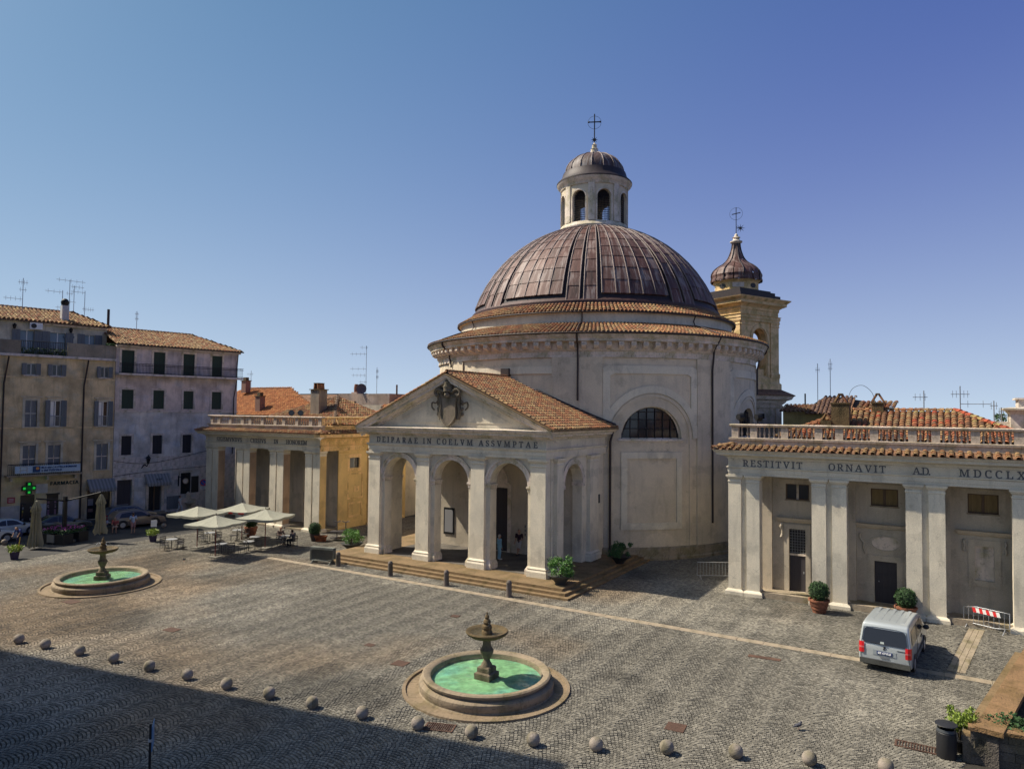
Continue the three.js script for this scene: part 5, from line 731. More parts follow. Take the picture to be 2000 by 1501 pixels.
  const cs = thing('clock_sign', 'round ornate sign on an iron arm beside the bar window', 'sign', ...onFront(6.2, 2.75, .02).toArray(), RY); P(cs, 'post', bb(-.05, .05, -.2, .85, .0, .1), C.iron); P(cs, 'arm', rod(V3(0, .7, .08), V3(.5, .7, .5), .03), C.iron); P(cs, 'disc', new THREE.CylinderGeometry(.3, .3, .1, 20).rotateX(Math.PI / 2).translate(.5, .32, .5), C.trim); P(cs, 'ring', new THREE.TorusGeometry(.3, .04, 6, 24).translate(.5, .32, .55), C.woodBrown);
}
/* ---------- houses behind ---------- */
{
  const a = thing('roof_house', 'orange tiled house seen between the pink house and the left arcade', 'house', 0, 0, 0), oc = [[.56, .24, .085], [.50, .20, .07], [.60, .28, .10], [.46, .18, .06]];
  P(a, 'wall', bb(-58, -35, 0, 9.6, -14, -1), C.wall2); const e = 9.6, r = 13.15;
  tiledSlope(a, V3(-58, e, -.6), V3(-35, e, -.6), V3(-47.4, r, -6.5), V3(-57, r, -6.5), oc, { pitch: .36 }); tiledSlope(a, V3(-46.8, e + 2.4, -4.6), V3(-34, e + .6, -2), V3(-34, 12.3, -6.9), V3(-47, 12.35, -6.9), oc, { pitch: .36 }); P(a, 'ridge', bb(-57, -47.3, r, r + .12, -6.65, -6.35), C.pipe); P(a, 'ridge', bb(-47, -34, 12.32, 12.45, -7.1, -6.8), C.pipe);
  for (const [x, y, z, h, lab] of [[-54.4, 12.6, -5, 1.7, 'brick chimney on the ridge of the orange roof'], [-47.2, 10.1, -1.6, 2.0, 'dark chimney low on the orange roof']]) { const c = group(a, 'chimney'); c.userData.label = lab; P(c, 'stack', bb(x - .45, x + .45, y, y + h, z - .4, z + .4), M(.2, .11, .08)); P(c, 'cap', bb(x - .28, x + .28, y + h, y + h + .4, z - .25, z + .25), C.moss); P(c, 'cap_slab', bb(x - .55, x + .55, y + h - .1, y + h, z - .5, z + .5), C.moss); }
  const c = thing('terrace_house', 'pinkish plastered roof terrace with a satellite dish left of the portico gable', 'house', 0, 0, 0); P(c, 'wall', bb(-37, -24, 0, 11.0, -12, -5), C.wall2); P(c, 'parapet', bb(-37, -28.6, 11.0, 12.35, -5.4, -5), M(.50, .38, .30, { map: T.plaster })); P(c, 'parapet_side', bb(-28.9, -28.6, 10.6, 12.35, -12, -5.4), M(.50, .38, .30, { map: T.plaster })); P(c, 'hip_wall', ext(shp([[-39.5, 11], [-36.9, 11], [-36.9, 12.35]]), .4, -5.4), C.tileBed);
  tiledSlope(c, V3(-29.4, 10.75, -4.4), V3(-20, 10.75, -4.4), V3(-20, 12.0, -7.6), V3(-27.6, 12.0, -7.6), oc, { pitch: .36 }); tiledSlope(c, V3(-28, 11.9, -9), V3(-18, 11.9, -9), V3(-18, 12.9, -12), V3(-28, 12.9, -12), oc, { pitch: .36 }); P(c, 'eave', bb(-29.4, -20, 10.62, 10.74, -4.9, -4.4), C.pipe);
  const w = group(c, 'window'); P(w, 'frame', band(rect(-28.9, -27.3, 9.6, 10.5), rect(-28.8, -27.4, 9.65, 10.45), (x, y, o) => V3(x, y, -5 + o), { t: .06 }), C.white0); P(w, 'pane', bb(-28.8, -27.4, 9.65, 10.45, -5.02, -4.97), C.glass);
  const ch = group(c, 'chimney'); P(ch, 'stack', bb(-35.9, -35.0, 12.0, 12.6, -7, -6.2), M(.50, .38, .30)); P(ch, 'pot', lathe([[.28, 12.6], [.3, 13.1], [.22, 13.6]], 10).translate(-35.45, 0, -6.6), M(.22, .09, .05)); P(c, 'flue_pipe', rod(V3(-28.0, 12.2, -5.6), V3(-28.0, 13.4, -5.6), .1), C.rust);
  const d = thing('satellite_dish', 'dark round satellite dish on the roof terrace', 'satellite dish', -33.0, 12.3, -5.0, .5); P(d, 'dish', lathe([[0, 0], [.35, .05], [.62, .18]], 24).rotateX(Math.PI / 2).translate(0, .65, 0), M(.12, .10, .12)); P(d, 'mast', rod(V3(0, 0, -.05), V3(0, .7, -.05), .04), C.iron); P(d, 'arm', rod(V3(0, .2, .1), V3(0, .55, .6), .02), C.iron);
  const b = thing('roof_house', 'brown gabled roof and yellow wall right of the bell tower', 'house', 0, 0, 0); P(b, 'wall', bb(14.5, 20.5, 0, 10.6, -16, -9.5), M(.42, .32, .12, { map: T.plaster })); tiledSlope(b, V3(14.2, 10.6, -9.2), V3(17, 10.6, -9.2), V3(17, 11.3, -12), V3(14.4, 11.2, -12), tileC, { pitch: .36 }); P(b, 'gable', ext(shp([[15.6, 10.6], [21, 10.6], [21, 11.6], [18.6, 12.0], [17.6, 12.0]]), .5, -13), M(.2, .15, .13, { map: T.plaster })); tiledSlope(b, V3(16.4, 10.4, -9), V3(20, 10.4, -9), V3(20.2, 11.95, -12.6), V3(17.6, 11.95, -12.6), [[.2, .12, .09], [.24, .15, .11]], { pitch: .36 }); P(b, 'flue_pipe', rod(V3(16, 11.0, -12), V3(16, 12.3, -12), .07), C.iron);
  const w3 = thing('stair_tower', 'pale stone roof structure at the right edge behind the arcade', 'building', 0, 0, 0); P(w3, 'wall', bb(30.35, 34, 0, 10.6, 5.5, 8), C.trim); P(w3, 'cornice', mold([[30.35, 5.5], [30.35, 8], [34, 8]], [[0, 10.5], [.15, 10.7], [.35, 10.75], [.35, 10.85], [0, 10.9]]), C.trim); P(w3, 'upper_wall', bb(30.75, 34, 10.85, 11.35, 5.7, 7.8), C.trim); P(w3, 'lid', bb(30.6, 34, 11.35, 11.45, 5.6, 7.9), C.trim); P(w3, 'low_wall', bb(29.6, 30.35, 0, 10.05, 5.6, 7.6), C.trim); P(w3, 'roof_plant', leaves(160, () => V3(29.95, 10.25, 6.6).add(V3(rr(-.3, .3), rr(-.2, .28), rr(-.3, .3))), .09), C.box, { stuff: 1 });
  // the palace the photograph is taken from: its shade lies on the foreground
  const pal = thing('palace', 'tall plastered palace behind the viewpoint whose shade covers the foreground paving', 'palace', 0, 0, 0);
  const A = V3(-4.9, 0, 46.55), B = V3(-62, 0, 56.6), H = 27, n = V3(B.z - A.z, 0, A.x - B.x).normalize(), dep = 16, bk = p => p.clone().add(V3(.173 * dep, 0, .985 * dep));
  P(pal, 'wall', quads([0, H].map(y => [A, B, bk(B), bk(A)].map(p => V3(p.x, y, p.z))), true), C.beige2); P(pal, 'roof', quads([[A, B].map(p => V3(p.x, H, p.z)), [bk(A), bk(B)].map(p => V3(p.x, H, p.z))]), C.tileBed);
  P(pal, 'cornice', quads([[0, H - .8], [.0, H]].map(([o, y]) => [A, B].map(p => V3(p.x, y, p.z)))), C.trim);
}
/* ---------- aerials ---------- */
function aerial(label, x, y, z, h, bars, ry = .6) { const t = thing('aerial', label, 'aerial', x, y, z, ry); P(t, 'mast', rod(V3(0, 0, 0), V3(0, h, 0), .03, 5), C.metalGrey); for (const [hy, a, b, n] of bars) { P(t, 'boom', rod(V3(a, hy, 0), V3(b, hy, 0), .018, 4), C.metalGrey); for (let i = 0; i < n; i++) { const q = a + (b - a) * (i + .5) / n; P(t, 'dipole', rod(V3(q, hy - .22, 0), V3(q, hy + .22, 0), .012, 4), C.metalGrey); } } }
{ const f = (s, y, o) => onFront(s, y, o).toArray();
  aerial('tall aerial on the beige house roof left of its chimney', ...f(-6.3, 19.2, -5.5), 3.3, [[2.9, -.4, .4, 4], [2.2, -.3, .3, 3], [1.3, -1.5, 0, 4]], RY);
  aerial('single-arm aerial on the beige roof, left of the cluster', ...f(-2.6, 19.0, -7), 3.0, [[2.8, -1.5, 0, 3]], RY); aerial('tallest aerial of the cluster on the beige roof', ...f(-1.7, 19.0, -8), 4.3, [[4.2, -1.2, 1.4, 5], [2.9, -.3, .3, 3], [1.4, -1.2, 0, 3]], RY); aerial('aerial with two arms in the cluster on the beige roof', ...f(-1.0, 19.0, -9), 3.9, [[3.8, -.3, .9, 4], [2.2, -.9, .2, 3]], RY); aerial('rightmost aerial of the cluster on the beige roof', ...f(0, 18.6, -9), 3.9, [[3.7, -1.3, 0, 3], [2, -.2, .9, 5]], RY); aerial('thin aerial behind the ridge of the pink house', ...f(4.4, 17.8, -7), 2.9, [[2.6, -.2, .2, 2], [2.1, -.2, .2, 2]], RY);
  aerial('tall aerial with many arms above the satellite dish', -32.9, 12.2, -5.6, 6.0, [[5.8, -.8, .2, 2], [5.0, -2, 0, 4], [3.2, -2, 0, 3], [2.4, -1.8, 0, 4], [1.6, -.9, .1, 2]], .5); aerial('short aerial right of the satellite dish', -31.7, 12.2, -6.2, 3.4, [[2.9, -.1, .2, 3], [2.2, -.1, .2, 3]], .5); aerial('aerial beside the brick chimney of the orange roof', -54.9, 13.1, -6.2, 2.6, [[2.1, -.6, .3, 3], [1.5, -1.8, 0, 2]], .5);
  aerial('left aerial behind the brown gabled roof', 16.8, 11.6, -14, 3.6, [[3.0, -.2, .2, 3]], .3); aerial('right aerial behind the brown gabled roof', 17.9, 11.8, -14, 3.8, [[3.3, -.2, .2, 3], [2.9, -.2, .2, 2]], .3);
  aerial('small aerial behind the middle of the right arcade roof', 26.0, 10.4, 8, 1.5, [[1.1, -.6, .2, 3]], .2); aerial('grid aerial behind the right end of the arcade ridge', 27.9, 10.2, 7, 2.0, [[1.5, -.5, .5, 5], [.9, 0, 1.6, 2]], .2); aerial('leaning aerial pair near the right edge, left one', 29.6, 9.6, 7, 1.7, [[1.4, -.2, .2, 3]], .2); aerial('leaning aerial pair near the right edge, right one', 29.95, 9.6, 7.2, 1.3, [[1.05, -.15, .15, 3]], .2);
  const w = thing('wire_arch', 'thin wire arching over the big mossy chimney', 'wire', 0, 0, 0); P(w, 'wire', tube([V3(22.2, 11.1, 12.6), V3(22.5, 11.9, 12.6), V3(23.0, 12.1, 12.6), V3(23.5, 11.7, 12.6), V3(23.75, 10.8, 12.6)], .012, 4, 24), C.black);
}

/* ---------- fountains ---------- */
const waterM = M(.95, .98, .97, { phys: true, rough: .02, bump: tex(256, (x, y) => fbm(141, 14, x, y, 3), 1.2, false), bs: .05, x: { transmission: 1, thickness: 0, ior: 1.33 } });
const algae = M(1, 1, 1, { map: tex(384, (x, y) => { const b = fbm(151, 5, x, y, 4), f = fbm(157, 60, x, y, 2), g = cl((b - .42) * 4), k = .65 + .5 * f; const q = .74 + .36 * f; return [(.41 + .08 * g) * q, (.66 + .02 * g) * q, (.58 - .1 * g) * q]; }, 2.6) });
const stemM = M(.17, .14, .09, { map: T.stone, bump: T.stuccoB, bs: .015 });
FT.forEach(([x, z], i) => {
  const t = thing('fountain', i ? 'farther round fountain with green water near the closed parasols' : 'nearer round fountain with green water and a mossy bowl in the foreground', 'fountain', x, 0, z, i * .7, 'twin fountains in the piazza');
  P(t, 'apron', lathe([[2.5, .05], [2.6, .03], [3.0, .03], [3.02, .1], [3.14, .1], [3.16, -.05]], 72), M(.25, .195, .12, { map: T.stone, bump: T.stuccoB, bs: .012 }));
  P(t, 'basin', lathe([[1.9, .16], [2.02, .2], [2.08, .4], [2.1, .55], [2.16, .6], [2.36, .62], [2.42, .58], [2.4, .5], [2.33, .46], [2.32, .42], [2.44, .4], [2.52, .34], [2.54, .24], [2.5, .08], [2.56, .02]], 80), C.basin);
  P(t, 'basin_floor', new THREE.CircleGeometry(2.06, 64).rotateX(-Math.PI / 2).translate(0, .36, 0), algae);
  P(t, 'water', new THREE.CircleGeometry(2.09, 64).rotateX(-Math.PI / 2).translate(0, .5, 0), waterM);
  P(t, 'pedestal', mold([[-.2, -.2], [-.2, .2], [.2, .2], [.2, -.2]], [[.14, .2], [.14, .58], [.1, .6], [.06, .62], [.06, .78], [.02, .82], [-.2, .84]], true), stemM);
  P(t, 'stem', lathe([[.22, .82], [.2, .9], [.14, .98], [.12, 1.08], [.17, 1.16], [.25, 1.32], [.26, 1.42], [.2, 1.5], [.17, 1.56], [.15, 1.7], [.16, 1.8], [.3, 1.88]], 24), stemM);
  P(t, 'bowl', lathe([[.1, 1.84], [.35, 1.86], [.62, 1.93], [.74, 2.0], [.79, 2.06], [.81, 2.1], [.78, 2.14], [.7, 2.13], [.6, 2.08], [.5, 2.02], [.1, 2.0]], 48), C.moss);
  P(t, 'bowl_water', new THREE.CircleGeometry(.6, 32).rotateX(-Math.PI / 2).translate(0, 2.075, 0), waterM);
  P(t, 'finial', lathe([[.22, 2.0], [.2, 2.1], [.16, 2.16], [.19, 2.24], [.17, 2.32], [.12, 2.36], [.15, 2.44], [.12, 2.52], [.07, 2.56], [.09, 2.63], [.06, 2.7], [.025, 2.73], [.03, 2.8], [0, 2.83]], 12), C.moss);
  const jets = []; for (let k = 0; k < 8; k++) { const a = k * Math.PI / 4; jets.push(tube([V3(.15 * sin(a), 2.45, .15 * cos(a)), V3(.3 * sin(a), 2.5, .3 * cos(a)), V3(.42 * sin(a), 2.35, .42 * cos(a)), V3(.46 * sin(a), 2.08, .46 * cos(a))], .008, 4, 8)); } P(t, 'water_jets', jets, waterM, { stuff: 1 });
});
/* ---------- stone balls and posts ---------- */
{
  const balls = [[-7.68, 42.72], [-6.01, 42.43], [-3.94, 42.07], [-1.93, 41.77], [.2, 41.54], [2.26, 41.28], [4.29, 41.04], [6.32, 40.78], [8.24, 40.53], [10.27, 40.19], [12.36, 39.81], [14.18, 39.36], [16.09, 38.76], [17.88, 38.0], [19.78, 37.01], [21.63, 36.13], [23.59, 35.39], [25.55, 34.66]];
  const S = M(.30, .268, .22, { map: T.stone, bump: T.stuccoB, bs: .006 }), ord = ['first', 'second', 'third', 'fourth', 'fifth', 'sixth', 'seventh', 'eighth', 'ninth', 'tenth', 'eleventh', 'twelfth', 'thirteenth', 'fourteenth', 'fifteenth', 'sixteenth', 'seventeenth', 'eighteenth'];
  let p0; balls.forEach(([x, z], i) => { const lab = `round stone ball bollard, ${ord[i]} from the left in the long row`; if (!i) { p0 = thing('stone_ball', lab, 'bollard', x, 0, z, 0, 'stone balls in a row across the piazza'); P(p0, 'ball', new THREE.SphereGeometry(.215, 28, 18).translate(0, .225, 0), S); P(p0, 'foot', new THREE.CylinderGeometry(.1, .12, .06, 16).translate(0, .025, 0), S); } else { copy(p0, x, 0, z, rr(0, 6), lab); } });
  for (const [x, z, lab] of [[-33.4, 32.5, 'stone ball bollard beside the pale cars at the left edge'], [-30.8, 21.4, 'stone ball bollard in the shaded street behind the umbrellas']]) copy(p0, x, 0, z, 0, lab).userData.group = 'stone balls along the street';
  let q; [[-7.39, 23.87, 'behind the grey barrier, first from the left'], [-2.68, 24.05, 'second from the left before the church steps'], [1.75, 24.12, 'third from the left before the church steps'], [6.17, 24.19, 'rightmost before the church steps']].forEach(([x, z, w], i) => { const lab = `dark weathered stone post ${w}`; if (!i) { q = thing('stone_post', lab, 'bollard', x, 0, z, 0, 'stone posts before the steps'); P(q, 'shaft', lathe([[.17, 0], [.15, .75], [.16, .77], [.15, .85], [.09, .94], [0, .97]], 14), M(.16, .14, .12, { map: T.stone, bump: T.stuccoB, bs: .02 })); } else copy(q, x, 0, z, i, lab); });
}
/* ---------- plants in pots ---------- */
function topiary(lab, x, y, z, r, h, rb, col) {
  const t = thing('potted_topiary', lab, 'potted plant', x, y, z, rr(0, 6)); P(t, 'pot', lathe([[rb * .62, 0], [rb * .72, h * .3], [rb * .8, h * .32], [rb * .82, h * .5], [rb * .9, h * .55], [rb * .95, h * .85], [rb * 1.06, h * .88], [rb * 1.06, h], [rb * .94, h], [rb * .92, h * .9], [0, h * .9]], 24), col || C.terra);
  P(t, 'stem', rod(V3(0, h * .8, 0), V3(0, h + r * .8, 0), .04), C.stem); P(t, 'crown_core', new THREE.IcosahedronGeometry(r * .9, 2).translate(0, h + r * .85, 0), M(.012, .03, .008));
  P(t, 'foliage', leaves(1100, () => { const d = V3(rr(-1, 1), rr(-1, 1), rr(-1, 1)).normalize(); return d.multiplyScalar(r * rr(.88, 1.06)).add(V3(0, h + r * .85, 0)); }, .05), C.box, { stuff: 1 }); return t;
}
topiary('clipped ball bush in a ribbed terracotta pot before the right arcade', 21.36, 0, 17.85, .5, .72, .5); topiary('clipped ball bush in a pot half hidden behind the white van', 25.3, 0, 16.9, .5, .72, .5); topiary('clipped ball bush in a terracotta pot among the open umbrellas', -21.06, 0, 20.04, .5, .85, .5); topiary('clipped ball bush in a dark pot at the corner pier of the left arcade', -15.5, 0, 18.4, .48, .6, .38, C.pipe);
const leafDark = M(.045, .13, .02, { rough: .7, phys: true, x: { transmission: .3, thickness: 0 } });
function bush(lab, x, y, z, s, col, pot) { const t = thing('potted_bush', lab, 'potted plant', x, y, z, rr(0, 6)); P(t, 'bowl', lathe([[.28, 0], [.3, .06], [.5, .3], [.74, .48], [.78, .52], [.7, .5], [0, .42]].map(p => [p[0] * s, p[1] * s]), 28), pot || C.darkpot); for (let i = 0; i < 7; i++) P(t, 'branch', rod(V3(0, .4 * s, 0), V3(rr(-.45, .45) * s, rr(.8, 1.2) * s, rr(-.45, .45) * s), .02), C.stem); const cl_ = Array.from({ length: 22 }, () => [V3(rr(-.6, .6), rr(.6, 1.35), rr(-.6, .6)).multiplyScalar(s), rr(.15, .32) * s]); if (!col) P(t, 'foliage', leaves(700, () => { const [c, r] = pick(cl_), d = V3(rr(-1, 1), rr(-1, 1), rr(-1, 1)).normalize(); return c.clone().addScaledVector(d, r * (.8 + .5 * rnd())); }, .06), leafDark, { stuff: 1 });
  P(t, 'foliage', leaves(col ? 1700 : 1200, () => { const [c, r] = pick(cl_), d = V3(rr(-1, 1), rr(-1, 1), rr(-1, 1)).normalize(); return c.clone().addScaledVector(d, r * Math.pow(rnd(), .4)); }, .075 * Math.min(1, s)), col || C.leaf, { stuff: 1 }); return t; }
bush('leafy green bush in a wide dark bowl left of the portico', -10.5, 0, 19.4, 1.05); bush('leafy green bush in a wide dark bowl on the right corner of the steps', 8.0, .46, 21.5, 1.0); bush('sparse shaded bush in a dark bowl by the church wall', 8.7, .46, 14.4, .95, M(.05, .11, .03), C.black); 
{ const t = bush('yellow-green shrub in a black pot between bin and planter wall', 27.4, 0, 31.95, .62, C.leafY, C.black); t.scale.set(1, 1.45, 1); }
for (const [x, z, lab] of [[-25.54, 25.61, 'small flowering plant in a dark pot with a menu board by the street'], [-27.17, 34.5, 'bright green plant in a dark pot at the left edge']]) { const t = thing('potted_plant', lab, 'potted plant', x, 0, z); P(t, 'pot', lathe([[.22, 0], [.3, .5], [.33, .52], [.28, .48], [0, .45]], 16), M(.05, .04, .08)); P(t, 'foliage', leaves(260, () => V3(rr(-.4, .4), .55 + rr(0, .4), rr(-.4, .4)), .1), C.leafY, { stuff: 1 }); if (x > -26) { P(t, 'board', bx(.42, .5, .04, .15, 1.2, .05, .8), C.white0); P(t, 'board_post', rod(V3(.1, .4, 0), V3(.13, 1.25, 0), .02), C.iron); } else P(t, 'stake', rod(V3(.2, .4, -.1), V3(.25, 1.5, -.2), .03), M(.5, .36, .05)); }
{ const t = thing('planter_trough', 'low orange terracotta trough beside the clipped bush at the arcade corner', 'planter', -14.9, 0, 18.3, .5); P(t, 'trough', mold([[-.42, -.2], [-.42, .2], [.42, .2], [.42, -.2]], [[-.08, 0], [0, .4], [.05, .42], [.05, .5], [-.04, .5], [-.04, .42], [-.2, .4]], true), C.terra2); P(t, 'soil', bb(-.4, .4, .36, .42, -.18, .18), C.moss); }
{ const t = thing('flower_planter', 'dark planter cubes with pink flowers at the parasol post', 'planter', -31.1, 0, 29.4, .3); for (const [x, z] of [[-.7, -.7], [.7, -.7], [-.7, .7], [.7, .7]]) P(t, 'box', bb(x - .45, x + .45, 0, .75, z - .45, z + .45), C.black); P(t, 'base_slab', bb(-.9, .9, .05, .2, -.9, .9), C.concrete); P(t, 'foliage', leaves(900, () => V3(rr(-1.2, 1.2), .8 + rr(0, .3), rr(-1.2, 1.2)), .1), C.box, { stuff: 1 }); P(t, 'flowers', leaves(350, () => V3(rr(-1.1, 1.1), 1.0 + rr(0, .2), rr(-1.1, 1.1)), .06), M(.55, .10, .38), { stuff: 1 }); P(t, 'price_board', bb(-.35, .35, .15, .75, 1.16, 1.2), C.metalGrey); }
/* ---------- parasols ---------- */
function openUmbrella(lab, x, z, hw, yA, yE, ry) {
  const t = thing('parasol', lab, 'parasol', x, 0, z, ry, 'open cream parasols of the cafe'); P(t, 'pole', rod(V3(0, 0, 0), V3(0, yA, 0), .035, 8), M(.16, .05, .045)); P(t, 'base', bb(-.35, .35, 0, .1, -.35, .35), C.concrete);
  const n = 8, edge = k => { const a = (k / n) * 2 * Math.PI + Math.PI / 4, q = Math.max(Math.abs(sin(a)), Math.abs(cos(a))); return [hw * sin(a) / q, hw * cos(a) / q]; };
  for (let k = 0; k < n; k++) { const a = edge(k), b = edge(k + 1), rows = []; for (let j = 0; j <= 5; j++) { const u = j / 5, row = []; for (let i = 0; i <= 4; i++) { const v = i / 4, ex = a[0] + (b[0] - a[0]) * v, ez = a[1] + (b[1] - a[1]) * v, sag = -.05 * 4 * v * (1 - v) * u - .06 * sin(u * Math.PI); row.push(V3(ex * u, yA + (yE - yA) * u + sag, ez * u)); } rows.push(row); } P(t, 'canopy_panel', smooth(quads(rows), .3), C.canvas);
    P(t, 'valance', quads([0, 1].map(q => Array.from({ length: 7 }, (_, i) => { const v = i / 6; return V3((a[0] + (b[0] - a[0]) * v) * 1.003, yE - .05 * 4 * v * (1 - v) - q * (.17 + .02 * sin(v * 12)), (a[1] + (b[1] - a[1]) * v) * 1.003); }))), C.canvas); P(t, 'rib', rod(V3(0, yA - .1, 0), V3(a[0] * .98, yE - .03, a[1] * .98), .014, 4), C.woodBrown); }
  P(t, 'finial', rod(V3(0, yA - .02, 0), V3(0, yA + .14, 0), .03), C.black);  return t;
}
openUmbrella('cream parasol nearest the street, back left of the four', -20.6, 25.2, 1.5, 3.1, 2.6, .18); openUmbrella('cream parasol at the front left of the four', -16.5, 26.6, 1.45, 2.95, 2.42, .22); { const t = openUmbrella('cream parasol with red print on its edge, back right of the four', -20.3, 21.5, 1.5, 3.0, 2.5, .3); for (const s of [-1.2, -.3, .7]) P(t, 'edge_print', bb(s, s + .5, 2.33, 2.45, 1.51, 1.517), C.red); } openUmbrella('cream parasol at the front right of the four', -16.2, 22.6, 1.55, 2.95, 2.42, .34);
{
  const t = thing('cantilever_parasol', 'cantilever parasol with two closed cream canopies on a dark post by the street', 'parasol', -31.1, 0, 29.4, 0); P(t, 'post', bb(-.12, .12, 0, 3.5, -.12, .12), C.iron);
  for (const [x, z, y0, y1, nm] of [[1.26, 2.6, .2, 3.55], [2.66, -1.3, .75, 3.75]]) { P(t, 'arm', rod(V3(0, 3.15, 0), V3(x, y1 + .12, z), .06, 6), C.iron);
    const n = 26, prof = [[0, y1], [.1, y1 - .06], [.24, y1 - .45], [.3, y1 - .7], [.24, y1 - .85], [.27, y1 - 1.3], [.31, y1 - 1.8], [.3, y1 - 2.2], [.36, y1 - 2.6], [.42, y0 + .2], [.38, y0]]; P(t, 'folded_canopy', smooth(quads(prof.map(([r, y], j) => Array.from({ length: n }, (_, i) => { const a = i / n * 2 * Math.PI, k = 1 + (i % 2 ? -.28 : .18) * Math.min(1, j / 3) + .1 * sin(i * 2.3 + j * .8); return V3(x + r * k * cos(a), y + (j === prof.length - 1 ? .12 * sin(i * 1.9) : 0), z + r * k * sin(a)); })), true), .5), M(.34, .31, .20, { map: T.cloth })); P(t, 'tie', new THREE.TorusGeometry(.25, .025, 5, 18).rotateX(Math.PI / 2).translate(x, y1 - .86, z), C.canvas); }
}
/* ---------- cafe furniture ---------- */
const CM = M(.07, .065, .065, { rough: .5, metal: .4 });
const chair0 = (() => { const t = thing('cafe_chair', '', 'chair', 0, 0, 0, 0, 'metal chairs at the cafe tables'); P(t, 'seat', bb(-.22, .22, .43, .46, -.22, .22), CM); for (const [x, z] of [[-.2, -.2], [.2, -.2], [-.2, .2], [.2, .2]]) P(t, 'leg', rod(V3(x * 1.08, 0, z * 1.08), V3(x, .45, z), .016, 5), CM); for (const x of [-.2, .2]) P(t, 'back_post', rod(V3(x, .44, -.2), V3(x, .86, -.27), .016, 5), CM); for (const y of [.58, .7, .83]) P(t, 'back_slat', bb(-.2, .2, y - .03, y + .03, -.26 - (y - .6) * .12, -.24 - (y - .6) * .12), CM); for (const x of [-.23, .23]) P(t, 'armrest', rod(V3(x, .64, -.22), V3(x, .64, .16), .018, 5), CM); return t; })();
let chN = 0; function chair(x, z, ry, lab) { if (!chN++) { chair0.position.set(x, 0, z); chair0.rotation.y = ry; chair0.userData.label = lab; return chair0; } return copy(chair0, x, 0, z, ry, lab); }
let tab0; function table(x, z, lab) { if (tab0) return copy(tab0, x, 0, z, rr(0, 1), lab); const t = tab0 = thing('cafe_table', lab, 'table', x, 0, z, .3, 'small round cafe tables'); P(t, 'table_top', new THREE.CylinderGeometry(.4, .4, .03, 24).translate(0, .735, 0), C.zinc); P(t, 'column', rod(V3(0, .03, 0), V3(0, .72, 0), .03), CM); P(t, 'foot', bb(-.28, .28, 0, .03, -.04, .04), CM); P(t, 'foot', bb(-.04, .04, .001, .032, -.28, .28), CM); return t; }
for (const [x, z, where, n] of [[-21.75, 26.5, 'at the sunny table left of the umbrellas', 4], [-21.9, 23.2, 'at the table under the back left umbrella', 4], [-21.2, 21.2, 'at the table beside the topiary pot', 3], [-17.2, 25.6, 'at the table in the shade of the front left umbrella', 3], [-16.4, 23.9, 'at the front table between the front umbrellas', 2], [-17.6, 22.4, 'at the table behind the front right umbrella pole', 0], [-15.9, 20.9, 'at the table of the seated couple', 1]]) {
  table(x, z, `small round cafe table ${where.replace(/^at the table /, '').replace(/^at the front table /, 'in front ')}`); const sides = ['street side', 'church side', 'near side', 'far side']; for (let k = 0; k < n; k++) { const a = k * Math.PI / 2 + .35 + rr(-.2, .2); chair(x + .72 * sin(a), z + .72 * cos(a), a + Math.PI, `dark metal chair ${where}, ${['near side', 'church side', 'far side', 'street side'][k]}`); }
}
{ const t = thing('stacked_tables', 'dark cafe tables stacked upside down by the arcade corner', 'table', -14.0, 0, 17.0, .5, ''); for (const x of [-.35, .35]) { P(t, 'column', rod(V3(x, 0, 0), V3(x, 1.5, 0), .04), CM); for (let k = 0; k < 4; k++) P(t, 'foot', rod(V3(x, 1.45, 0), V3(x + .38 * cos(k * 1.57 + .4), 1.55, .38 * sin(k * 1.57 + .4)), .025), CM); } P(t, 'table_top', bb(-.85, .85, .72, .76, -.4, .4), CM); P(t, 'lower_top', bb(-.8, .8, .2, .24, -.4, .4), CM); }
for (const [x, z, h, lab, c] of [[-13.2, 14.6, 1.0, 'black covered chair stack against the ochre wall, left', C.black], [-12.6, 14.2, 1.3, 'black covered chair stack against the ochre wall, taller one', C.black]]) { const t = thing('chair_stack', lab, 'chairs', x, 0, z, .3); for (let k = 0; k < 5; k++) { P(t, 'seat', bb(-.25, .25, .42 + k * .1, .46 + k * .1, -.25, .25), c); P(t, 'backrest', bb(-.25, .25, .5 + k * .1, .5 + h * .45 + k * .1, -.28 + k * .01, -.24 + k * .01), c); } for (const [a, b] of [[-.22, -.22], [.22, -.22], [-.22, .22], [.22, .22]]) P(t, 'leg', rod(V3(a, 0, b), V3(a, .44, b), .02), c); }
{ const t = thing('bench_cushion', 'red and white striped folded awning by the ochre wall', 'awning', -11.6, 0, 14.4, .4); P(t, 'stand', [bb(-.5, .5, .0, .7, -.15, .15)], C.black); for (let i = 0; i < 7; i++) P(t, 'stripe', bb(-.55 + i * .16, -.39 + i * .16, .7, 1.0, -.2, .2), i % 2 ? C.white0 : C.red); }
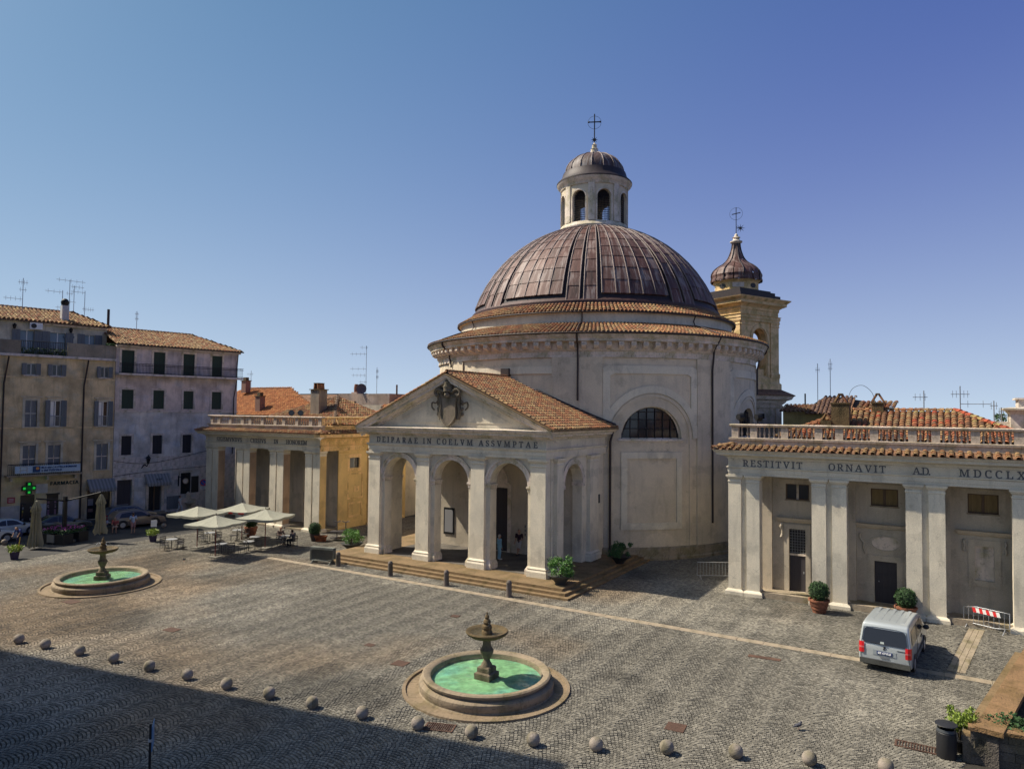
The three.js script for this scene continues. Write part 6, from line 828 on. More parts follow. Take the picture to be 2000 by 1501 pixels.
/* ---------- barriers, bins, posts ---------- */
function barrier(lab, x0, z0, x1, z1, kind) {
  const L = Math.hypot(x1 - x0, z1 - z0), t = thing('crowd_barrier', lab, 'barrier', (x0 + x1) / 2, 0, (z0 + z1) / 2, Math.atan2(-(z1 - z0), x1 - x0)), m = kind === 2 ? M(.24, .26, .235, { rough: .7, map: T.grit }) : C.zinc, h = 1.05, f = [V3(-L / 2, .22, 0), V3(L / 2, .22, 0), V3(L / 2, h, 0), V3(-L / 2, h, 0)];
  P(t, 'frame', tube([...f, f[0]], kind === 2 ? .04 : .022, 6), m); const n = kind === 1 ? 9 : kind === 2 ? 15 : 13; for (let i = 1; i < n; i++) P(t, 'bar', rod(V3(-L / 2 + L * i / n, .22, 0), V3(-L / 2 + L * i / n, h, 0), kind === 2 ? .024 : .011, 4), m); if (kind === 2) P(t, 'top_rail', bb(-L / 2, L / 2, h - .08, h + .06, -.05, .05), m);
  for (const s of [-1, 1]) { P(t, 'foot', tube([V3(s * (L / 2 - .2), 0, -.3), V3(s * (L / 2 - .2), .24, 0), V3(s * (L / 2 - .2), 0, .3)], kind === 2 ? .035 : .022, 5), m); }
  if (kind === 1) { for (let i = 0; i < 8; i++) { const a = -.55 + i * .15; P(t, 'warning_stripe', ext(shp([[a, .78], [a + .15, .78], [a + .09, 1.0], [a - .06, 1.0]]), .02, .02), i % 2 ? M(.7, .7, .66) : C.red); } }
  return t;
}
barrier('grey crowd barriers stacked together left of the church steps', -9.7, 24.15, -7.95, 23.75, 2); { const b = copy(scene.getObjectByName('crowd_barrier'), -8.86, 0, 23.82, .22, 'second grey crowd barrier stacked behind the front one'); copy(b, -8.9, 0, 23.7, .22, 'third grey crowd barrier at the back of the stack'); } barrier('thin metal barrier with red and white striped board by the arcade', 27.78, 16.2, 29.6, 17.1, 1); barrier('metal crowd barrier in the shade beside the round church wall', 13.7, 13.9, 15.9, 12.6, 0);
{
  const t = thing('litter_bin', 'black cylindrical litter bin with a flat lid at the planter wall', 'litter bin', 27.05, 0, 32.6); P(t, 'body', lathe([[.25, 0], [.27, .04], [.27, .78], [.25, .8], [.25, .82]], 32), C.black); P(t, 'bag', lathe([[.27, .82], [.25, .9], [.2, .86]], 24), M(.05, .055, .06, { rough: .5 })); for (let k = 0; k < 3; k++) P(t, 'lid_post', rod(V3(.18 * cos(k * 2.1), .8, .18 * sin(k * 2.1)), V3(.18 * cos(k * 2.1), 1.02, .18 * sin(k * 2.1)), .018), C.iron); P(t, 'lid', lathe([[0, 1.07], [.12, 1.065], [.3, 1.03], [.31, 1.01], [0, 1.0]], 32), C.black);
  const w = thing('wheeled_bin', 'dark wheeled waste bin seen through the left portico arch', 'waste bin', -11.2, 0, 15.6, .4); P(w, 'body', mold([[-.28, -.3], [-.28, .3], [.28, .3], [.28, -.3]], [[-.06, .06], [0, 1.0], [.03, 1.0], [.03, 1.04], [-.28, 1.05]], true), M(.03, .022, .02)); P(w, 'lid', bb(-.33, .33, 1.05, 1.12, -.35, .35), C.black); P(w, 'label', bb(-.1, .1, .5, .75, .29, .3), C.red); for (const s of [-1, 1]) P(w, 'wheel', new THREE.CylinderGeometry(.1, .1, .05, 14).rotateZ(Math.PI / 2).translate(s * .25, .1, -.28), C.black);
  const s = thing('sign_post', 'blue parking sign seen edge-on on a dark pole in the foreground', 'sign', 10.36, 0, 47.75, 2.5); P(s, 'pole', rod(V3(0, 0, 0), V3(0, 2.62, 0), .03, 8), C.iron); P(s, 'plate', bb(-.02, .5, 1.95, 2.55, .03, .045), M(.10, .22, .38, { rough: .4 })); P(s, 'clamp', bb(-.05, .05, 2.2, 2.26, -.04, .05), C.zinc);
  const p = onFront(8.25, 0, 1.2), n = thing('no_parking_sign', 'round red and blue no parking sign with a white plate on a pole', 'sign', p.x, 0, p.z, .6); P(n, 'pole', rod(V3(0, 0, 0), V3(0, 3.2, 0), .03, 8), C.zinc); const disc = (r, z, m, nm) => P(n, nm, new THREE.CylinderGeometry(r, r, .02, 26).rotateX(Math.PI / 2).translate(0, 2.85, z), m); disc(.34, .05, M(.5, .03, .04), 'rim'); disc(.26, .062, M(.04, .1, .4), 'disc'); P(n, 'slash', bx(.5, .06, .01, 0, 2.85, .077, 0, 0, -.785), M(.5, .03, .04)); P(n, 'extra_plate', bb(-.3, .3, 2.2, 2.46, .04, .06), C.white0); for (let i = 0; i < 2; i++) P(n, 'plate_line', bb(-.2, .2, 2.27 + i * .09, 2.3 + i * .09, .061, .066), C.letter);
}
{ // planter wall at the right
  const t = thing('planter_wall', 'tufa block planter wall with a broad mossy coping at the lower right', 'wall'), cap = M(.25, .155, .07, { map: T.stone, bump: T.stuccoB, bs: .02 }), blk = [M(.13, .115, .09, { map: T.stone, bump: T.stuccoB, bs: .03 }), M(.17, .145, .105, { map: T.stone, bump: T.stuccoB, bs: .03 }), M(.10, .09, .075, { map: T.stone, bump: T.stuccoB, bs: .03 })];
  const dir = V3(29.64 - 27.66, 0, 22.8 - 32.6), Ld = dir.length(); dir.normalize(); const nx = V3(-dir.z, 0, dir.x).multiplyScalar(1), at = (a, o, y) => V3(27.66, y, 32.6).addScaledVector(dir, a).addScaledVector(nx, o); // o to the right
  const prism = (a0, a1, o0, o1, y0, y1) => quads([[y0], [y1]].map(([y]) => [at(a0, o0, y), at(a0, o1, y), at(a1, o1, y), at(a1, o0, y)]), true), lid = (a0, a1, o0, o1, y) => quads([[at(a0, o0, y), at(a1, o0, y)], [at(a0, o1, y), at(a1, o1, y)]]);
  const block = (a0, a1, o0, o1, y0, y1) => mergeGeometries([prism(a0, a1, o0, o1, y0, y1), lid(a0, a1, o0, o1, y1)].map(g => g));
  P(t, 'core', block(.08, Ld, .1, .7, 0, 1.0), blk[2]);
  for (let k = 0; k < 9; k++) { const a0 = k * Ld / 9, a1 = a0 + Ld / 9 - .012; P(t, 'coping_stone', block(a0 - .03, a1, .12, .84, 1.0, 1.14 + rr(-.01, .01)), cap); P(t, 'ledge_stone', block(a0, a1, -.2, .12, .0, .78), blk[k % 3]); P(t, 'ledge_cap', block(a0, a1, -.22, .12, .78, .86), C.step); }
  const fx = V3(1, 0, -.14).normalize(), F = (s, y, o) => V3(27.66, y, 32.62).addScaledVector(fx, s).add(V3(0, 0, o)), fb = (s0, s1, y0, y1, o0, o1) => mergeGeometries([quads([y0, y1].map(y => [F(s0, y, o0), F(s0, y, o1), F(s1, y, o1), F(s1, y, o0)]), true), quads([[F(s0, y1, o0), F(s1, y1, o0)], [F(s0, y1, o1), F(s1, y1, o1)]])]);
  P(t, 'front_core', fb(.02, 4.5, 0, .98, -.4, -.02), blk[2]); for (let j = 0; j < 4; j++) { let s = j % 2 ? -.0 : -.0; let first = j % 2; while (s < 4.4) { const w = first ? rr(.3, .4) : rr(.55, .75); first = 0; P(t, 'tufa_block', fb(s + .008, s + w - .008, .02 + j * .245, .255 + j * .245, -.25, rr(.0, .03)), pick(blk)); s += w; } }
  for (let k = 0; k < 6; k++) P(t, 'coping_stone', fb(-.05 + k * .76, .7 + k * .76, 1.0, 1.1, -.45, .08), cap);
  P(t, 'soil', quads([[V3(28.2, .75, 32.2), V3(29.9, .75, 23)], [V3(34, .75, 31.6), V3(34, .75, 23)]]), C.moss);
  const iv = thing('ivy_plant', 'low green creeper growing over the planter wall corner', 'plant', 28.65, .75, 31.75); P(iv, 'foliage', leaves(900, () => { const a = rr(0, 6.28), r = Math.sqrt(rnd()) * .75; return V3(r * cos(a) * 1.2 + .15, .05 + (1 - r) * .55 * rnd() + .15, r * sin(a) * .8); }, .06), C.box, { stuff: 1 }); P(iv, 'stem', rod(V3(0, 0, 0), V3(.2, .4, .1), .02), C.stem);
  const tr = thing('dry_shrub', 'grey dry shrub trunk inside the planter at the right edge', 'shrub', 29.75, .7, 30.6); for (let i = 0; i < 26; i++) { const a = rr(0, 6.28), r = rr(.1, .5); P(tr, 'branch', tube([V3(rr(-.12, .12), 0, rr(-.12, .12)), V3(r * .5 * cos(a), rr(.4, .7), r * .5 * sin(a)), V3(r * cos(a), rr(.9, 1.4), r * sin(a))], rr(.02, .05), 5, 6), M(.22, .21, .20, { map: T.stone })); } P(tr, 'foliage', leaves(300, () => V3(rr(-.5, .6), rr(.3, 1.0), rr(-.2, .8)), .07), M(.03, .06, .02), { stuff: 1 });
}
/* ---------- vehicles (x forward, z to the right) ---------- */
function vehicle(name, lab, cat, px, pz, heading, o) {
  const t = thing(name, lab, cat, px, 0, pz, Math.atan2(-heading[1], heading[0])), w = o.w, hw = w / 2, yb = o.yb, yt = o.yt, tp = o.taper, paint = o.paint, tf = y => y > yb ? 1 - tp * (y - yb) / (yt - yb) : 1;
  const c = new THREE.SplineCurve(o.prof.map(p => new THREE.Vector2(...p))), s = new THREE.Shape(c.getPoints(90)); const b = .1; let g = new THREE.ExtrudeGeometry(s, { depth: w - 2 * b, bevelThickness: b, bevelSize: b * .8, bevelOffset: -b * .8, bevelSegments: 4, curveSegments: 40 }); g.translate(0, 0, -hw + b);
  const p = g.attributes.position; for (let i = 0; i < p.count; i++) p.setZ(i, p.getZ(i) * tf(p.getY(i))); g = toCreasedNormals(g, .55); boxUV(g); P(t, 'body', g, paint);
  const side = (pts, nm, m, off = .006) => { for (const d of [-1, 1]) P(t, nm, quads([pts.slice(0, pts.length / 2).reverse(), pts.slice(pts.length / 2)].map(r => r.map(q => V3(q[0], q[1], d * (hw * tf(q[1]) + off))))), m); };
  for (const q of o.side) side(q, 'side_window', o.glass || C.glass);
  const surf = (rows, nm, m) => P(t, nm, quads(rows.map(r => r.map(q => V3(q[0], q[1], q[2] * tf(q[1]))))), m);
  for (const q of o.surf || []) surf(q[1], q[0], q[2]);
  for (const x of o.wheels) for (const d of [-1, 1]) { const z = d * (hw - .1); const wh = P(t, 'wheel', new THREE.CylinderGeometry(.33, .33, .22, 26).rotateX(Math.PI / 2).translate(x, .33, z), C.black); P(wh, 'rim', lathe([[0, .1], [.08, .12], [.2, .115], [.22, .1]], 20).rotateX(d > 0 ? Math.PI / 2 : -Math.PI / 2).translate(x, .33, z + d * .005), C.zinc); P(t, 'wheel_arch', new THREE.TorusGeometry(.37, .045, 6, 20, Math.PI).translate(x, .33, d * (hw - .01)), C.black); }
  for (const d of [-1, 1]) { const m = P(t, 'wing_mirror', new THREE.SphereGeometry(.13, 10, 8).scale(.7, .8, 1).translate(o.mir[0], o.mir[1], d * (hw + .12)), o.mirM || C.black); }
  if (o.extra) o.extra(t, tf); return t;
}
const carPaint = (r, g, b) => M(r, g, b, { phys: true, rough: .35, metal: .1, x: { clearcoat: 1, clearcoatRoughness: .08 } });
const redL = M(.55, .015, .02, { rough: .2 });
{ const silver = carPaint(.40, .43, .43), xr = y => y < 1.05 ? .0 : (y - 1.05) * .22; // rear face x as a function of height
  vehicle('van', 'silver white passenger van parked at the kerb strip, seen from behind', 'van', 24.93, 25.75, [.085, -.996], { w: 1.9, yb: 1.05, yt: 1.92, taper: .13, paint: silver, wheels: [.95, 4.0], mir: [3.55, 1.22], mirM: C.black,
    prof: [[.14, .3], [.02, .45], [0, .8], [.01, 1.05], [.1, 1.5], [.17, 1.78], [.3, 1.9], [.8, 1.93], [2.0, 1.93], [3.0, 1.88], [3.5, 1.72], [4.1, 1.28], [4.45, 1.1], [4.85, .98], [4.93, .7], [4.92, .4], [4.8, .27], [2.5, .24], [.3, .26]],
    side: [[[.5, 1.12], [1.5, 1.14], [2.0, 1.15], [2.0, 1.7], [1.5, 1.71], [.62, 1.68]], [[2.08, 1.15], [2.6, 1.15], [2.85, 1.15], [2.85, 1.69], [2.6, 1.7], [2.08, 1.71]].map(q => q), [[2.95, 1.15], [3.4, 1.15], [3.85, 1.16], [3.38, 1.6], [3.2, 1.66], [2.95, 1.68]]],
    surf: [['windscreen', [[3.52, 1.68], [4.1, 1.27]].map(([x, y]) => [-.82, -.3, .3, .82].map(z => [x + .03, y + .03, z])), C.glass]],
    extra(t, tf) {
      const RZ = (z, y, o = .012) => V3(xr(y) - o, y, z * tf(y)), rp = (pts, nm, m, o) => P(t, nm, (() => { const s = shp(pts), g = new THREE.ShapeGeometry(s).toNonIndexed(), p = g.attributes.position; for (let i = 0; i < p.count; i++) { const v = RZ(p.getX(i), p.getY(i), o); p.setXYZ(i, v.x, v.y, v.z); } g.computeVertexNormals(); return boxUV(g); })(), m), rnd8 = (x0, x1, y0, y1, r) => { const q = []; for (const [cx, cy, a] of [[x1 - r, y1 - r, 0], [x0 + r, y1 - r, 90], [x0 + r, y0 + r, 180], [x1 - r, y0 + r, 270]]) for (let k = 0; k <= 4; k++) q.push([cx + r * cos((a + k * 22.5) * R), cy + r * sin((a + k * 22.5) * R)]); return q; };
      rp(rnd8(-.82, .82, 1.08, 1.72, .12).map(([x, y]) => [x, y < 1.2 ? y + .05 * (1 - (1 - Math.abs(x) / .82)) : y]), 'rear_window', C.glass, .02); rp(rnd8(-.16, -.02, 1.16, 1.24, .01), 'window_sticker', M(.4, .45, .42), .024); P(t, 'wiper', rod(RZ(.1, 1.13, .04), RZ(-.5, 1.18, .04), .012, 4), C.black);
      for (const d of [-1, 1]) { const z0 = d * .74, z1 = d * .93; P(t, 'tail_light', quads([.72, .95, 1.15].map(y => [V3(-.035 + xr(y), y, z0), V3(-.04 + xr(y), y, (z0 + z1) / 2), V3(.0 + xr(y), y, z1), V3(.12 + xr(y), y, d * .962)])), redL); P(t, 'light_band', quads([.9, .97].map(y => [V3(-.042, y, z0), V3(-.046, y, (z0 + z1) / 2), V3(-.006, y, z1)])), M(.6, .12, .12, { rough: .2 })); }
      P(t, 'tailgate_seam', tube([RZ(-.88, .55), RZ(-.86, 1.05), RZ(-.85, 1.76), RZ(.85, 1.76), RZ(.86, 1.05), RZ(.88, .55)], .008, 4), C.black);
      P(t, 'number_plate', bb(-.03, -.015, .74, .86, -.28, .28), M(.03, .05, .16)); { const g = group(t, 'plate_text'); const pl = new THREE.Group(); pl.name = 'plate_letters'; letters(g, 'GE 474LB', -.24, .24, .765, 0, .07, C.white0, { font: fontSans, depth: .004 }); g.rotation.y = -Math.PI / 2; g.position.set(-.031, 0, 0); }
      P(t, 'plate_recess', bb(-.014, .0, .7, .9, -.42, .42), M(.28, .31, .32)); P(t, 'badge', ext(shp([[-.05, -.07], [.02, -.06], [.0, -.01], [.05, .02], [.02, .08], [-.02, .06], [-.05, .08], [-.03, .02]]), .012).rotateY(-Math.PI / 2).translate(-.012, 1.0, 0), C.black); P(t, 'nameplate', bb(-.016, -.006, .98, 1.0, .45, .75), C.black);
      P(t, 'bumper', bx(.16, .2, 1.82, .06, .3, 0), C.darkpot); P(t, 'bumper_step', bb(-.02, .1, .5, .53, -.86, .86), C.metalGrey); P(t, 'bumper_badge', bb(-.02, .0, .6, .66, -.16, .16), C.metalGrey);
      for (let k = 0; k < 2; k++) for (let i = 0; i < 5; i++) P(t, 'roof_rib', bb(.75 + k * 1.15, 1.75 + k * 1.15, 1.925, 1.94, -.62 + i * .28, -.5 + i * .28), silver); for (const d of [-1, 1]) { P(t, 'side_moulding', bb(.9, 4.2, .52, .62, d * .955 - .012, d * .955 + .012), C.darkpot); P(t, 'door_seam', tube([V3(2.9, .4, d * .955), V3(2.9, 1.08, d * .955), V3(2.9, 1.72, d * .86)], .008, 4), C.black); P(t, 'door_seam', tube([V3(1.75, .4, d * .955), V3(1.75, 1.08, d * .955), V3(1.9, 1.72, d * .86)], .008, 4), C.black); for (const x of [2.75, 3.05]) P(t, 'door_handle', bb(x - .08, x + .08, 1.0, 1.04, d * .96 - .012, d * .96 + .02), C.black); } P(t, 'roof_aerial', rod(V3(3.0, 1.9, 0), V3(2.85, 2.2, 0), .012, 4), C.black);
    } });
  const car = (name, lab, px, pz, hd, paint, wagon) => vehicle(name, lab, 'car', px, pz, hd, { w: 1.74, yb: .92, yt: 1.46, taper: .22, paint, wheels: [.78, 3.4], mir: [2.85, .98], prof: wagon ? [[.12, .3], [0, .5], [.03, .85], [.2, 1.15], [.5, 1.4], [1.2, 1.47], [2.2, 1.46], [2.7, 1.32], [3.15, 1.0], [3.7, .9], [4.2, .75], [4.3, .5], [4.2, .26], [2, .22], [.4, .24]] : [[.1, .3], [0, .5], [.04, .8], [.3, .95], [.75, 1.2], [1.3, 1.42], [1.9, 1.45], [2.4, 1.36], [2.95, 1.02], [3.6, .88], [4.1, .74], [4.2, .5], [4.1, .26], [2, .22], [.4, .24]],
    side: wagon ? [[[.5, .95], [1.3, .95], [1.6, .95], [1.6, 1.36], [1.2, 1.37], [.7, 1.3]], [[1.68, .95], [2.3, .95], [2.85, .97], [2.5, 1.25], [2.25, 1.35], [1.68, 1.36]]] : [[[.85, .98], [1.3, .96], [1.65, .95], [1.65, 1.35], [1.4, 1.34], [1.1, 1.22]], [[1.72, .95], [2.3, .95], [2.75, .97], [2.4, 1.23], [2.15, 1.33], [1.72, 1.36]]],
    surf: [['windscreen', [[2.32, 1.38], [2.92, 1.03]].map(([x, y]) => [-.74, -.25, .25, .74].map(z => [x + .03, y + .03, z])), C.glass], ['rear_window', (wagon ? [[.46, 1.36], [.2, 1.0]] : [[1.1, 1.36], [.42, 1.02]]).map(([x, y]) => [-.7, -.25, .25, .7].map(z => [x - .02, y + .03, z])), C.glass]],
    extra(t) { for (const d of [-1, 1]) { P(t, 'headlight', new THREE.SphereGeometry(.14, 10, 8).scale(1, .7, 1.2).translate(wagon ? 4.12 : 4.02, .68, d * .62), C.zinc); P(t, 'tail_light', bb(-.01, .12, .68, .84, Math.min(d * .6, d * .82), Math.max(d * .6, d * .82)), redL); } P(t, 'number_plate', bb(-.03, 0, .5, .6, -.25, .25), C.white0); P(t, 'bumper', bx(.12, .16, 1.6, .06, .3, 0), C.black); if (wagon) for (const d of [-1, 1]) P(t, 'roof_rail', rod(V3(.7, 1.5, d * .58), V3(2.2, 1.5, d * .58), .02), C.metalGrey); } });
  car('car', 'pale silver blue small car cut by the left edge of the street', -37.6, 32.6, [.1, -1], carPaint(.36, .44, .48)); car('car', 'pale white car nearest the left edge beside the stone ball', -35.6, 35.2, [.1, -1], carPaint(.48, .53, .55));
  car('car', 'black hatchback in the shade behind the flower planters', -36.6, 29.2, [.25, -1], carPaint(.03, .04, .04)); car('estate_car', 'brown estate car parked before the pink house', -34.2, 24.2, [.22, -1], carPaint(.15, .12, .10), true); car('car', 'dark blue car half hidden behind the brown estate car', -37.3, 23.0, [.2, -1], carPaint(.06, .075, .10), true);
  car('car', 'dark car roof just showing at the bottom edge below the stone balls', 24.95, 40.0, [.5, -.87], carPaint(.03, .03, .035));
}
/* ---------- people ---------- */
function blob(bones, c0, s, N) { // smooth union of tapered capsules meshed on a grid centred on c0, half size s
  const mc = new MarchingCubes(N, C.black, false, false, 60000), f = mc.field, K = .03; f.fill(-9); mc.isolation = 0; const h = 2 * s / N, toG = (v, o) => (v - o + s) / h;
  for (const [a, ra, b, rb] of bones) {
    const R0 = Math.max(ra, rb) + .09, lo = [0, 1, 2].map(k => Math.max(1, Math.floor(toG(Math.min(a[k], b[k]) - R0, c0[k])))), hi = [0, 1, 2].map(k => Math.min(N - 2, Math.ceil(toG(Math.max(a[k], b[k]) + R0, c0[k])))), d = [b[0] - a[0], b[1] - a[1], b[2] - a[2]], L2 = d[0] ** 2 + d[1] ** 2 + d[2] ** 2 || 1e-9;
    for (let z = lo[2]; z <= hi[2]; z++) for (let y = lo[1]; y <= hi[1]; y++) for (let x = lo[0]; x <= hi[0]; x++) { const p = [x * h - s + c0[0], y * h - s + c0[1], z * h - s + c0[2]], t = cl(((p[0] - a[0]) * d[0] + (p[1] - a[1]) * d[1] + (p[2] - a[2]) * d[2]) / L2), q = Math.hypot(p[0] - a[0] - t * d[0], p[1] - a[1] - t * d[1], p[2] - a[2] - t * d[2]) - (ra + (rb - ra) * t), i = z * N * N + y * N + x, o = -f[i]; const e = cl(.5 + .5 * (o - q) / K), v = o > 5 ? q : o + (q - o) * e - K * e * (1 - e); f[i] = -v; }
  }
  mc.update(); const n = mc.count, g = new THREE.BufferGeometry(), P0 = mc.positionArray.slice(0, n * 3), N0 = mc.normalArray.slice(0, n * 3);
  for (let i = 0; i < n; i++) for (let k = 0; k < 3; k++) P0[3 * i + k] = P0[3 * i + k] * s + s / N * 0 + c0[k];
  g.setAttribute('position', new THREE.BufferAttribute(P0, 3)); g.computeVertexNormals(); return boxUV(g);
}
function hand(w, dir, s = 1) { const d = V3(...dir).normalize(), u = Math.abs(d.y) > .8 ? V3(0, 0, 1) : V3(0, 1, 0), r = d.clone().cross(u).normalize(), at = (a, b, c) => V3(...w).addScaledVector(d, a * s).addScaledVector(r, b * s).addScaledVector(u, c * s), g = [rod(at(0, 0, 0), at(.085, 0, 0), .032, 8, .036)]; [[-.028, .07], [-.009, .082], [.01, .077], [.028, .06]].forEach(([o, l]) => { g.push(rod(at(.08, o, 0), at(.08 + l * .55, o * 1.15, .004), .0095, 5, .009), rod(at(.08 + l * .55, o * 1.15, .004), at(.08 + l, o * 1.1, .022), .009, 5, .007)); }); g.push(rod(at(.02, .03, 0), at(.06, .062, .012), .011, 5, .01), rod(at(.06, .062, .012), at(.09, .058, .024), .01, 5, .008)); return g; }
function person(lab, x, y, z, ry, o) { // local z forward
  const t = thing('person', lab, 'person', x, y, z, ry), k = o.h / 1.75, q = a => a.map(v => v * k), J = o.j, skin = M(.42, .24, .16, { rough: .6 });
  const B = (a, ra, b, rb) => [q(J[a]), ra * k, q(J[b]), rb * k], body = [B('pel', .1, 'che', .105), B('che', .1, 'nk', .055), B('nk', .05, 'hd', .05), B('hd', .092, 'ht', .085), [q([J.hd[0] + o.face[0] * .09, J.hd[1] + .0, J.hd[2] + o.face[1] * .09]), .02 * k, q([J.hd[0] + o.face[0] * .118, J.hd[1] - .02, J.hd[2] + o.face[1] * .118]), .014 * k], [q([J.hd[0] + o.face[1] * .09, J.hd[1], J.hd[2] - o.face[0] * .09]), .02 * k, q([J.hd[0] - o.face[1] * .09, J.hd[1], J.hd[2] + o.face[0] * .09]), .02 * k]];
  for (const s of ['l', 'r']) body.push(B(s + 'sh', .055, s + 'el', .04), B(s + 'el', .04, s + 'wr', .027), B(s + 'hp', .085, s + 'kn', .055), B(s + 'kn', .052, s + 'an', .035), B(s + 'an', .038, s + 'to', .028), B('che', .075, s + 'sh', .055), B('pel', .09, s + 'hp', .085));
  const cy = (Math.max(J.ht[1]) / 2) * k, c0 = [J.pel[0] * k, cy, J.pel[2] * k], S = 1.02 * k, hands = ['l', 'r'].flatMap(s => { const a = J[s + 'el'], b = J[s + 'wr']; return hand(q(b), [b[0] - a[0], b[1] - a[1], b[2] - a[2]], k); });
  P(t, 'body', [blob(body, c0, S, 84), ...hands], skin); const G = .016, top = [[q(J.pel), (.11 + G) * k, q(J.che), (.112 + G) * k], [q(J.che), .115 * k, q([J.nk[0], J.nk[1] - .05, J.nk[2]]), .06 * k]]; for (const s of ['l', 'r']) { top.push([q(J.che), .09 * k, q(J[s + 'sh']), .072 * k], o.long ? [q(J[s + 'sh']), .072 * k, q(J[s + 'el']), .056 * k] : [q(J[s + 'sh']), .072 * k, q(J[s + 'sh'].map((v, i) => v + (J[s + 'el'][i] - v) * .65)), .064 * k]); if (o.long) top.push([q(J[s + 'el']), .056 * k, q(J[s + 'wr']), .042 * k]); }
  P(t, 'shirt', blob(top, c0, S, 84), o.shirt); const leg = [[q(J.pel), .118 * k, q([J.pel[0], J.pel[1] + .06, J.pel[2]]), .115 * k]]; for (const s of ['l', 'r']) { leg.push([q(J.pel), .105 * k, q(J[s + 'hp']), .102 * k]); if (o.short) leg.push([q(J[s + 'hp']), .102 * k, q(J[s + 'hp'].map((v, i) => v + (J[s + 'kn'][i] - v) * .85)), .085 * k]); else leg.push([q(J[s + 'hp']), .102 * k, q(J[s + 'kn']), .073 * k], [q(J[s + 'kn']), .073 * k, q(J[s + 'an']), .058 * k]); }
  P(t, 'trousers', blob(leg, c0, S, 84), o.trousers); const sh = []; for (const s of ['l', 'r']) sh.push([q(J[s + 'an'].map((v, i) => v - (i === 1 ? .04 : 0))), .045 * k, q(J[s + 'to']), .04 * k]); P(t, 'shoes', blob(sh, c0, S, 84), o.shoes || C.black);
  P(t, 'hair', blob([[q([J.hd[0] - o.face[0] * .025, J.hd[1] + .05, J.hd[2] - o.face[1] * .025]), .094 * k, q([J.hd[0] - o.face[0] * .05, J.hd[1] + .0, J.hd[2] - o.face[1] * .05]), .078 * k]], q([J.hd[0], J.hd[1], J.hd[2]]), .22 * k, 40), o.hair);
  for (const s of [-1, 1]) P(t, 'eye', new THREE.SphereGeometry(.011 * k, 6, 5).translate(...q([J.hd[0] + o.face[0] * .088 + s * o.face[1] * .033, J.hd[1] + .012, J.hd[2] + o.face[1] * .088 - s * o.face[0] * .033])), C.black); return t;
}
const stand = (e = {}) => ({ pel: [0, .95, 0], che: [0, 1.28, 0], nk: [0, 1.47, .0], hd: [0, 1.61, .02], ht: [0, 1.665, .01], lsh: [.19, 1.4, 0], rsh: [-.19, 1.4, 0], lel: [.24, 1.12, -.02], rel: [-.24, 1.12, -.02], lwr: [.25, .88, .06], rwr: [-.25, .88, .06], lhp: [.09, .9, 0], rhp: [-.09, .9, 0], lkn: [.1, .49, .02], rkn: [-.1, .49, .02], lan: [.1, .09, -.02], ran: [-.1, .09, -.02], lto: [.12, .045, .13], rto: [-.12, .045, .13], ...e });
const sit = (e = {}) => ({ pel: [0, .56, -.05], che: [0, .88, -.06], nk: [0, 1.07, -.02], hd: [0, 1.21, .02], ht: [0, 1.265, .02], lsh: [.19, 1.0, -.05], rsh: [-.19, 1.0, -.05], lel: [.25, .76, .1], rel: [-.25, .76, .1], lwr: [.15, .76, .32], rwr: [-.15, .76, .32], lhp: [.1, .53, .02], rhp: [-.1, .53, .02], lkn: [.13, .52, .43], rkn: [-.13, .52, .43], lan: [.13, .09, .4], ran: [-.13, .09, .4], lto: [.14, .045, .56], rto: [-.14, .045, .56], ...e });
const grey = M(.42, .40, .37), brown = M(.06, .035, .02), dark = M(.02, .015, .012), jean = M(.05, .08, .16);
person('person in light blue shirt and trousers standing in the portico, seen from behind', 1.5, .472, 17.9, 2.6, { h: 1.68, face: [0, 1], long: 1, j: stand(), shirt: M(.22, .42, .55), trousers: M(.24, .45, .58), hair: grey, shoes: C.white0 });
person('person in black shirt and pale shorts leaning with crossed legs at the church door', 1.9, .472, 16.0, .3, { h: 1.78, face: [.3, .95], short: 1, j: stand({ lkn: [.04, .49, .08], lan: [-.1, .09, .1], lto: [-.13, .045, .25], rwr: [-.28, .9, .02], lwr: [.12, 1.05, .16] }), shirt: M(.03, .012, .018), trousers: M(.42, .38, .34), hair: dark, shoes: C.black });
{ const c1 = chair(-16.75, 20.7, 1.3, 'dark chair carrying the seated person with fair hair'), c2 = chair(-15.1, 20.9, -1.5, 'dark chair carrying the seated person in dark clothes'); }
person('fair-haired person in a brown top seated at the shaded cafe table', -16.75, 0, 20.7, 1.3, { h: 1.72, face: [0, 1], j: sit(), shirt: M(.12, .08, .07), trousers: M(.05, .05, .06), hair: M(.22, .12, .06), long: 1 });
person('person in dark clothes with a light scarf seated opposite at the shaded cafe table', -15.1, 0, 20.9, -1.5, { h: 1.75, face: [0, 1], j: sit({ che: [0, .86, .02], nk: [0, 1.03, .08], hd: [0, 1.15, .14], ht: [0, 1.2, .14], lsh: [.19, .97, .04], rsh: [-.19, .97, .04] }), shirt: M(.07, .07, .08), trousers: M(.025, .025, .03), hair: dark, long: 1 });
{ const p = onFront(6.0, 0, 1.0); person('person in white with a shoulder strap walking by the pink house wall', p.x, 0, p.z, 2.2, { h: 1.72, face: [0, 1], j: stand({ lkn: [.1, .5, .16], lan: [.1, .09, .2], lto: [.11, .06, .34], ran: [-.1, .12, -.24], rto: [-.11, .06, -.1], rkn: [-.1, .48, -.04] }), shirt: M(.55, .58, .62), trousers: M(.58, .60, .64), hair: dark, shoes: C.white0 }); }
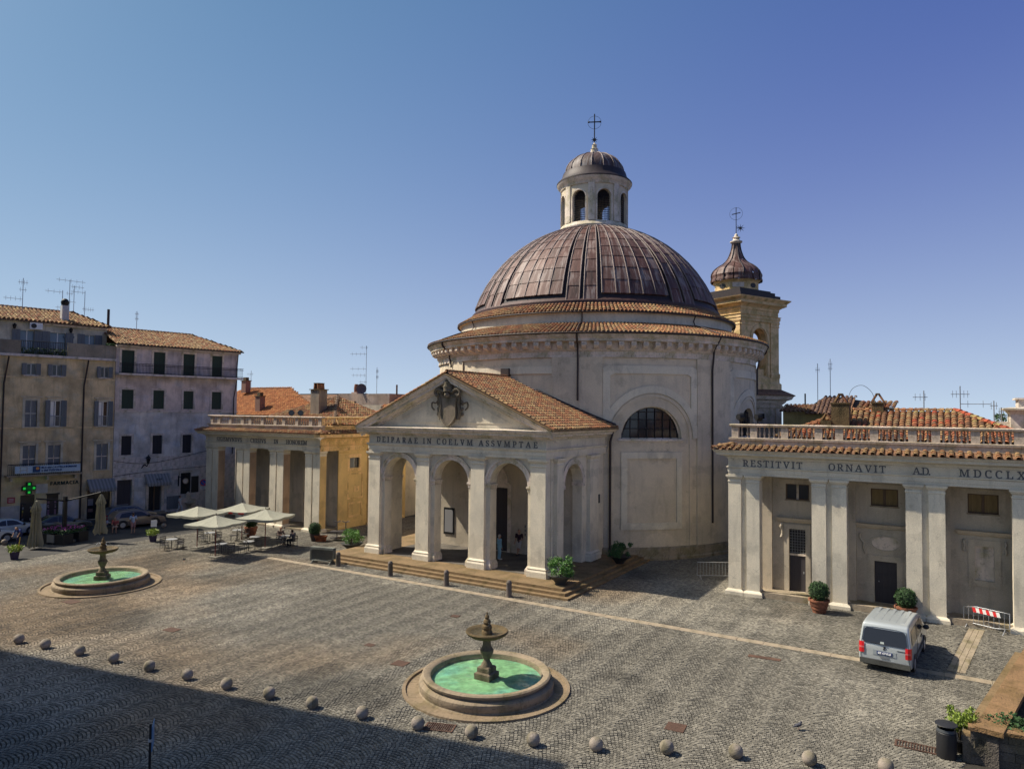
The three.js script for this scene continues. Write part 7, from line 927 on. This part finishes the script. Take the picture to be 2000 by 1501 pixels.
person('person in light blue shirt and shorts standing in the shade by the brown car', -30.5, 0, 24.3, -1.9, { h: 1.72, face: [0, 1], short: 1, j: stand({ lel: [.27, 1.14, .02], rel: [-.27, 1.14, .02], lwr: [.2, .97, .12], rwr: [-.2, .97, .12] }), shirt: M(.34, .42, .56), trousers: M(.35, .20, .20), hair: brown, shoes: M(.3, .2, .15) });
person('person in a dark blue shirt bending forward beside the pale cars', -32.3, 0, 32.0, .6, { h: 1.72, face: [0, 1], j: stand({ pel: [0, .9, -.12], che: [0, 1.16, .08], nk: [0, 1.27, .22], hd: [0, 1.33, .34], ht: [0, 1.37, .37], lsh: [.19, 1.2, .14], rsh: [-.19, 1.2, .14], lel: [.22, .98, .3], rel: [-.22, .98, .3], lwr: [.2, .82, .42], rwr: [-.2, .82, .42], lhp: [.09, .86, -.1], rhp: [-.09, .86, -.1] }), shirt: M(.04, .06, .2), trousers: M(.03, .035, .10), hair: dark });
for (const [i, x, z, lab] of [[0, -32.6, 25.5, 'person in a striped top seated on a chair in the shaded street, left'], [1, -31.9, 25.0, 'person in a red top seated on a chair in the shaded street, right']]) { chair(x, z, .9, i ? 'chair of the person in red in the shaded street' : 'chair of the person in stripes in the shaded street'); person(lab, x, 0, z, .9, { h: 1.68, face: [0, 1], short: i, j: sit(), shirt: i ? M(.35, .08, .07) : M(.36, .34, .40), trousers: i ? M(.45, .32, .25) : jean, hair: brown }); }
for (const [x, z, a, lab] of [[-16.9, 28.7, .5, 'small dark pigeon on the cobbles before the cafe'], [22.9, 33.1, 2.4, 'pigeon on the cobbles above the right end of the ball row']]) { const t = thing('pigeon', lab, 'pigeon', x, .05, z, a); P(t, 'body', blob([[[0, .13, -.06], .05, [0, .15, .05], .055], [[0, .15, .05], .045, [0, .22, .09], .026], [[0, .225, .095], .028, [0, .225, .105], .024], [[0, .22, .12], .009, [0, .215, .145], .004], [[0, .13, -.06], .04, [0, .11, -.2], .016]], [0, .14, 0], .25, 48), M(.07, .07, .085)); for (const s of [-1, 1]) { P(t, 'wing', new THREE.SphereGeometry(.05, 8, 6).scale(.35, .7, 2).translate(s * .05, .14, -.04), M(.05, .05, .06)); P(t, 'leg', rod(V3(s * .025, 0, .01), V3(s * .025, .1, 0), .006, 4), C.red); } }
scene.traverse(o => { if (o.isMesh) shade(o); });
console.log('tri', (() => { let n = 0; scene.traverse(o => { if (o.isMesh && !o.isInstancedMesh) n += o.geometry.attributes.position.count / 3; }); return Math.round(n); })());
renderer.render(scene, camera);
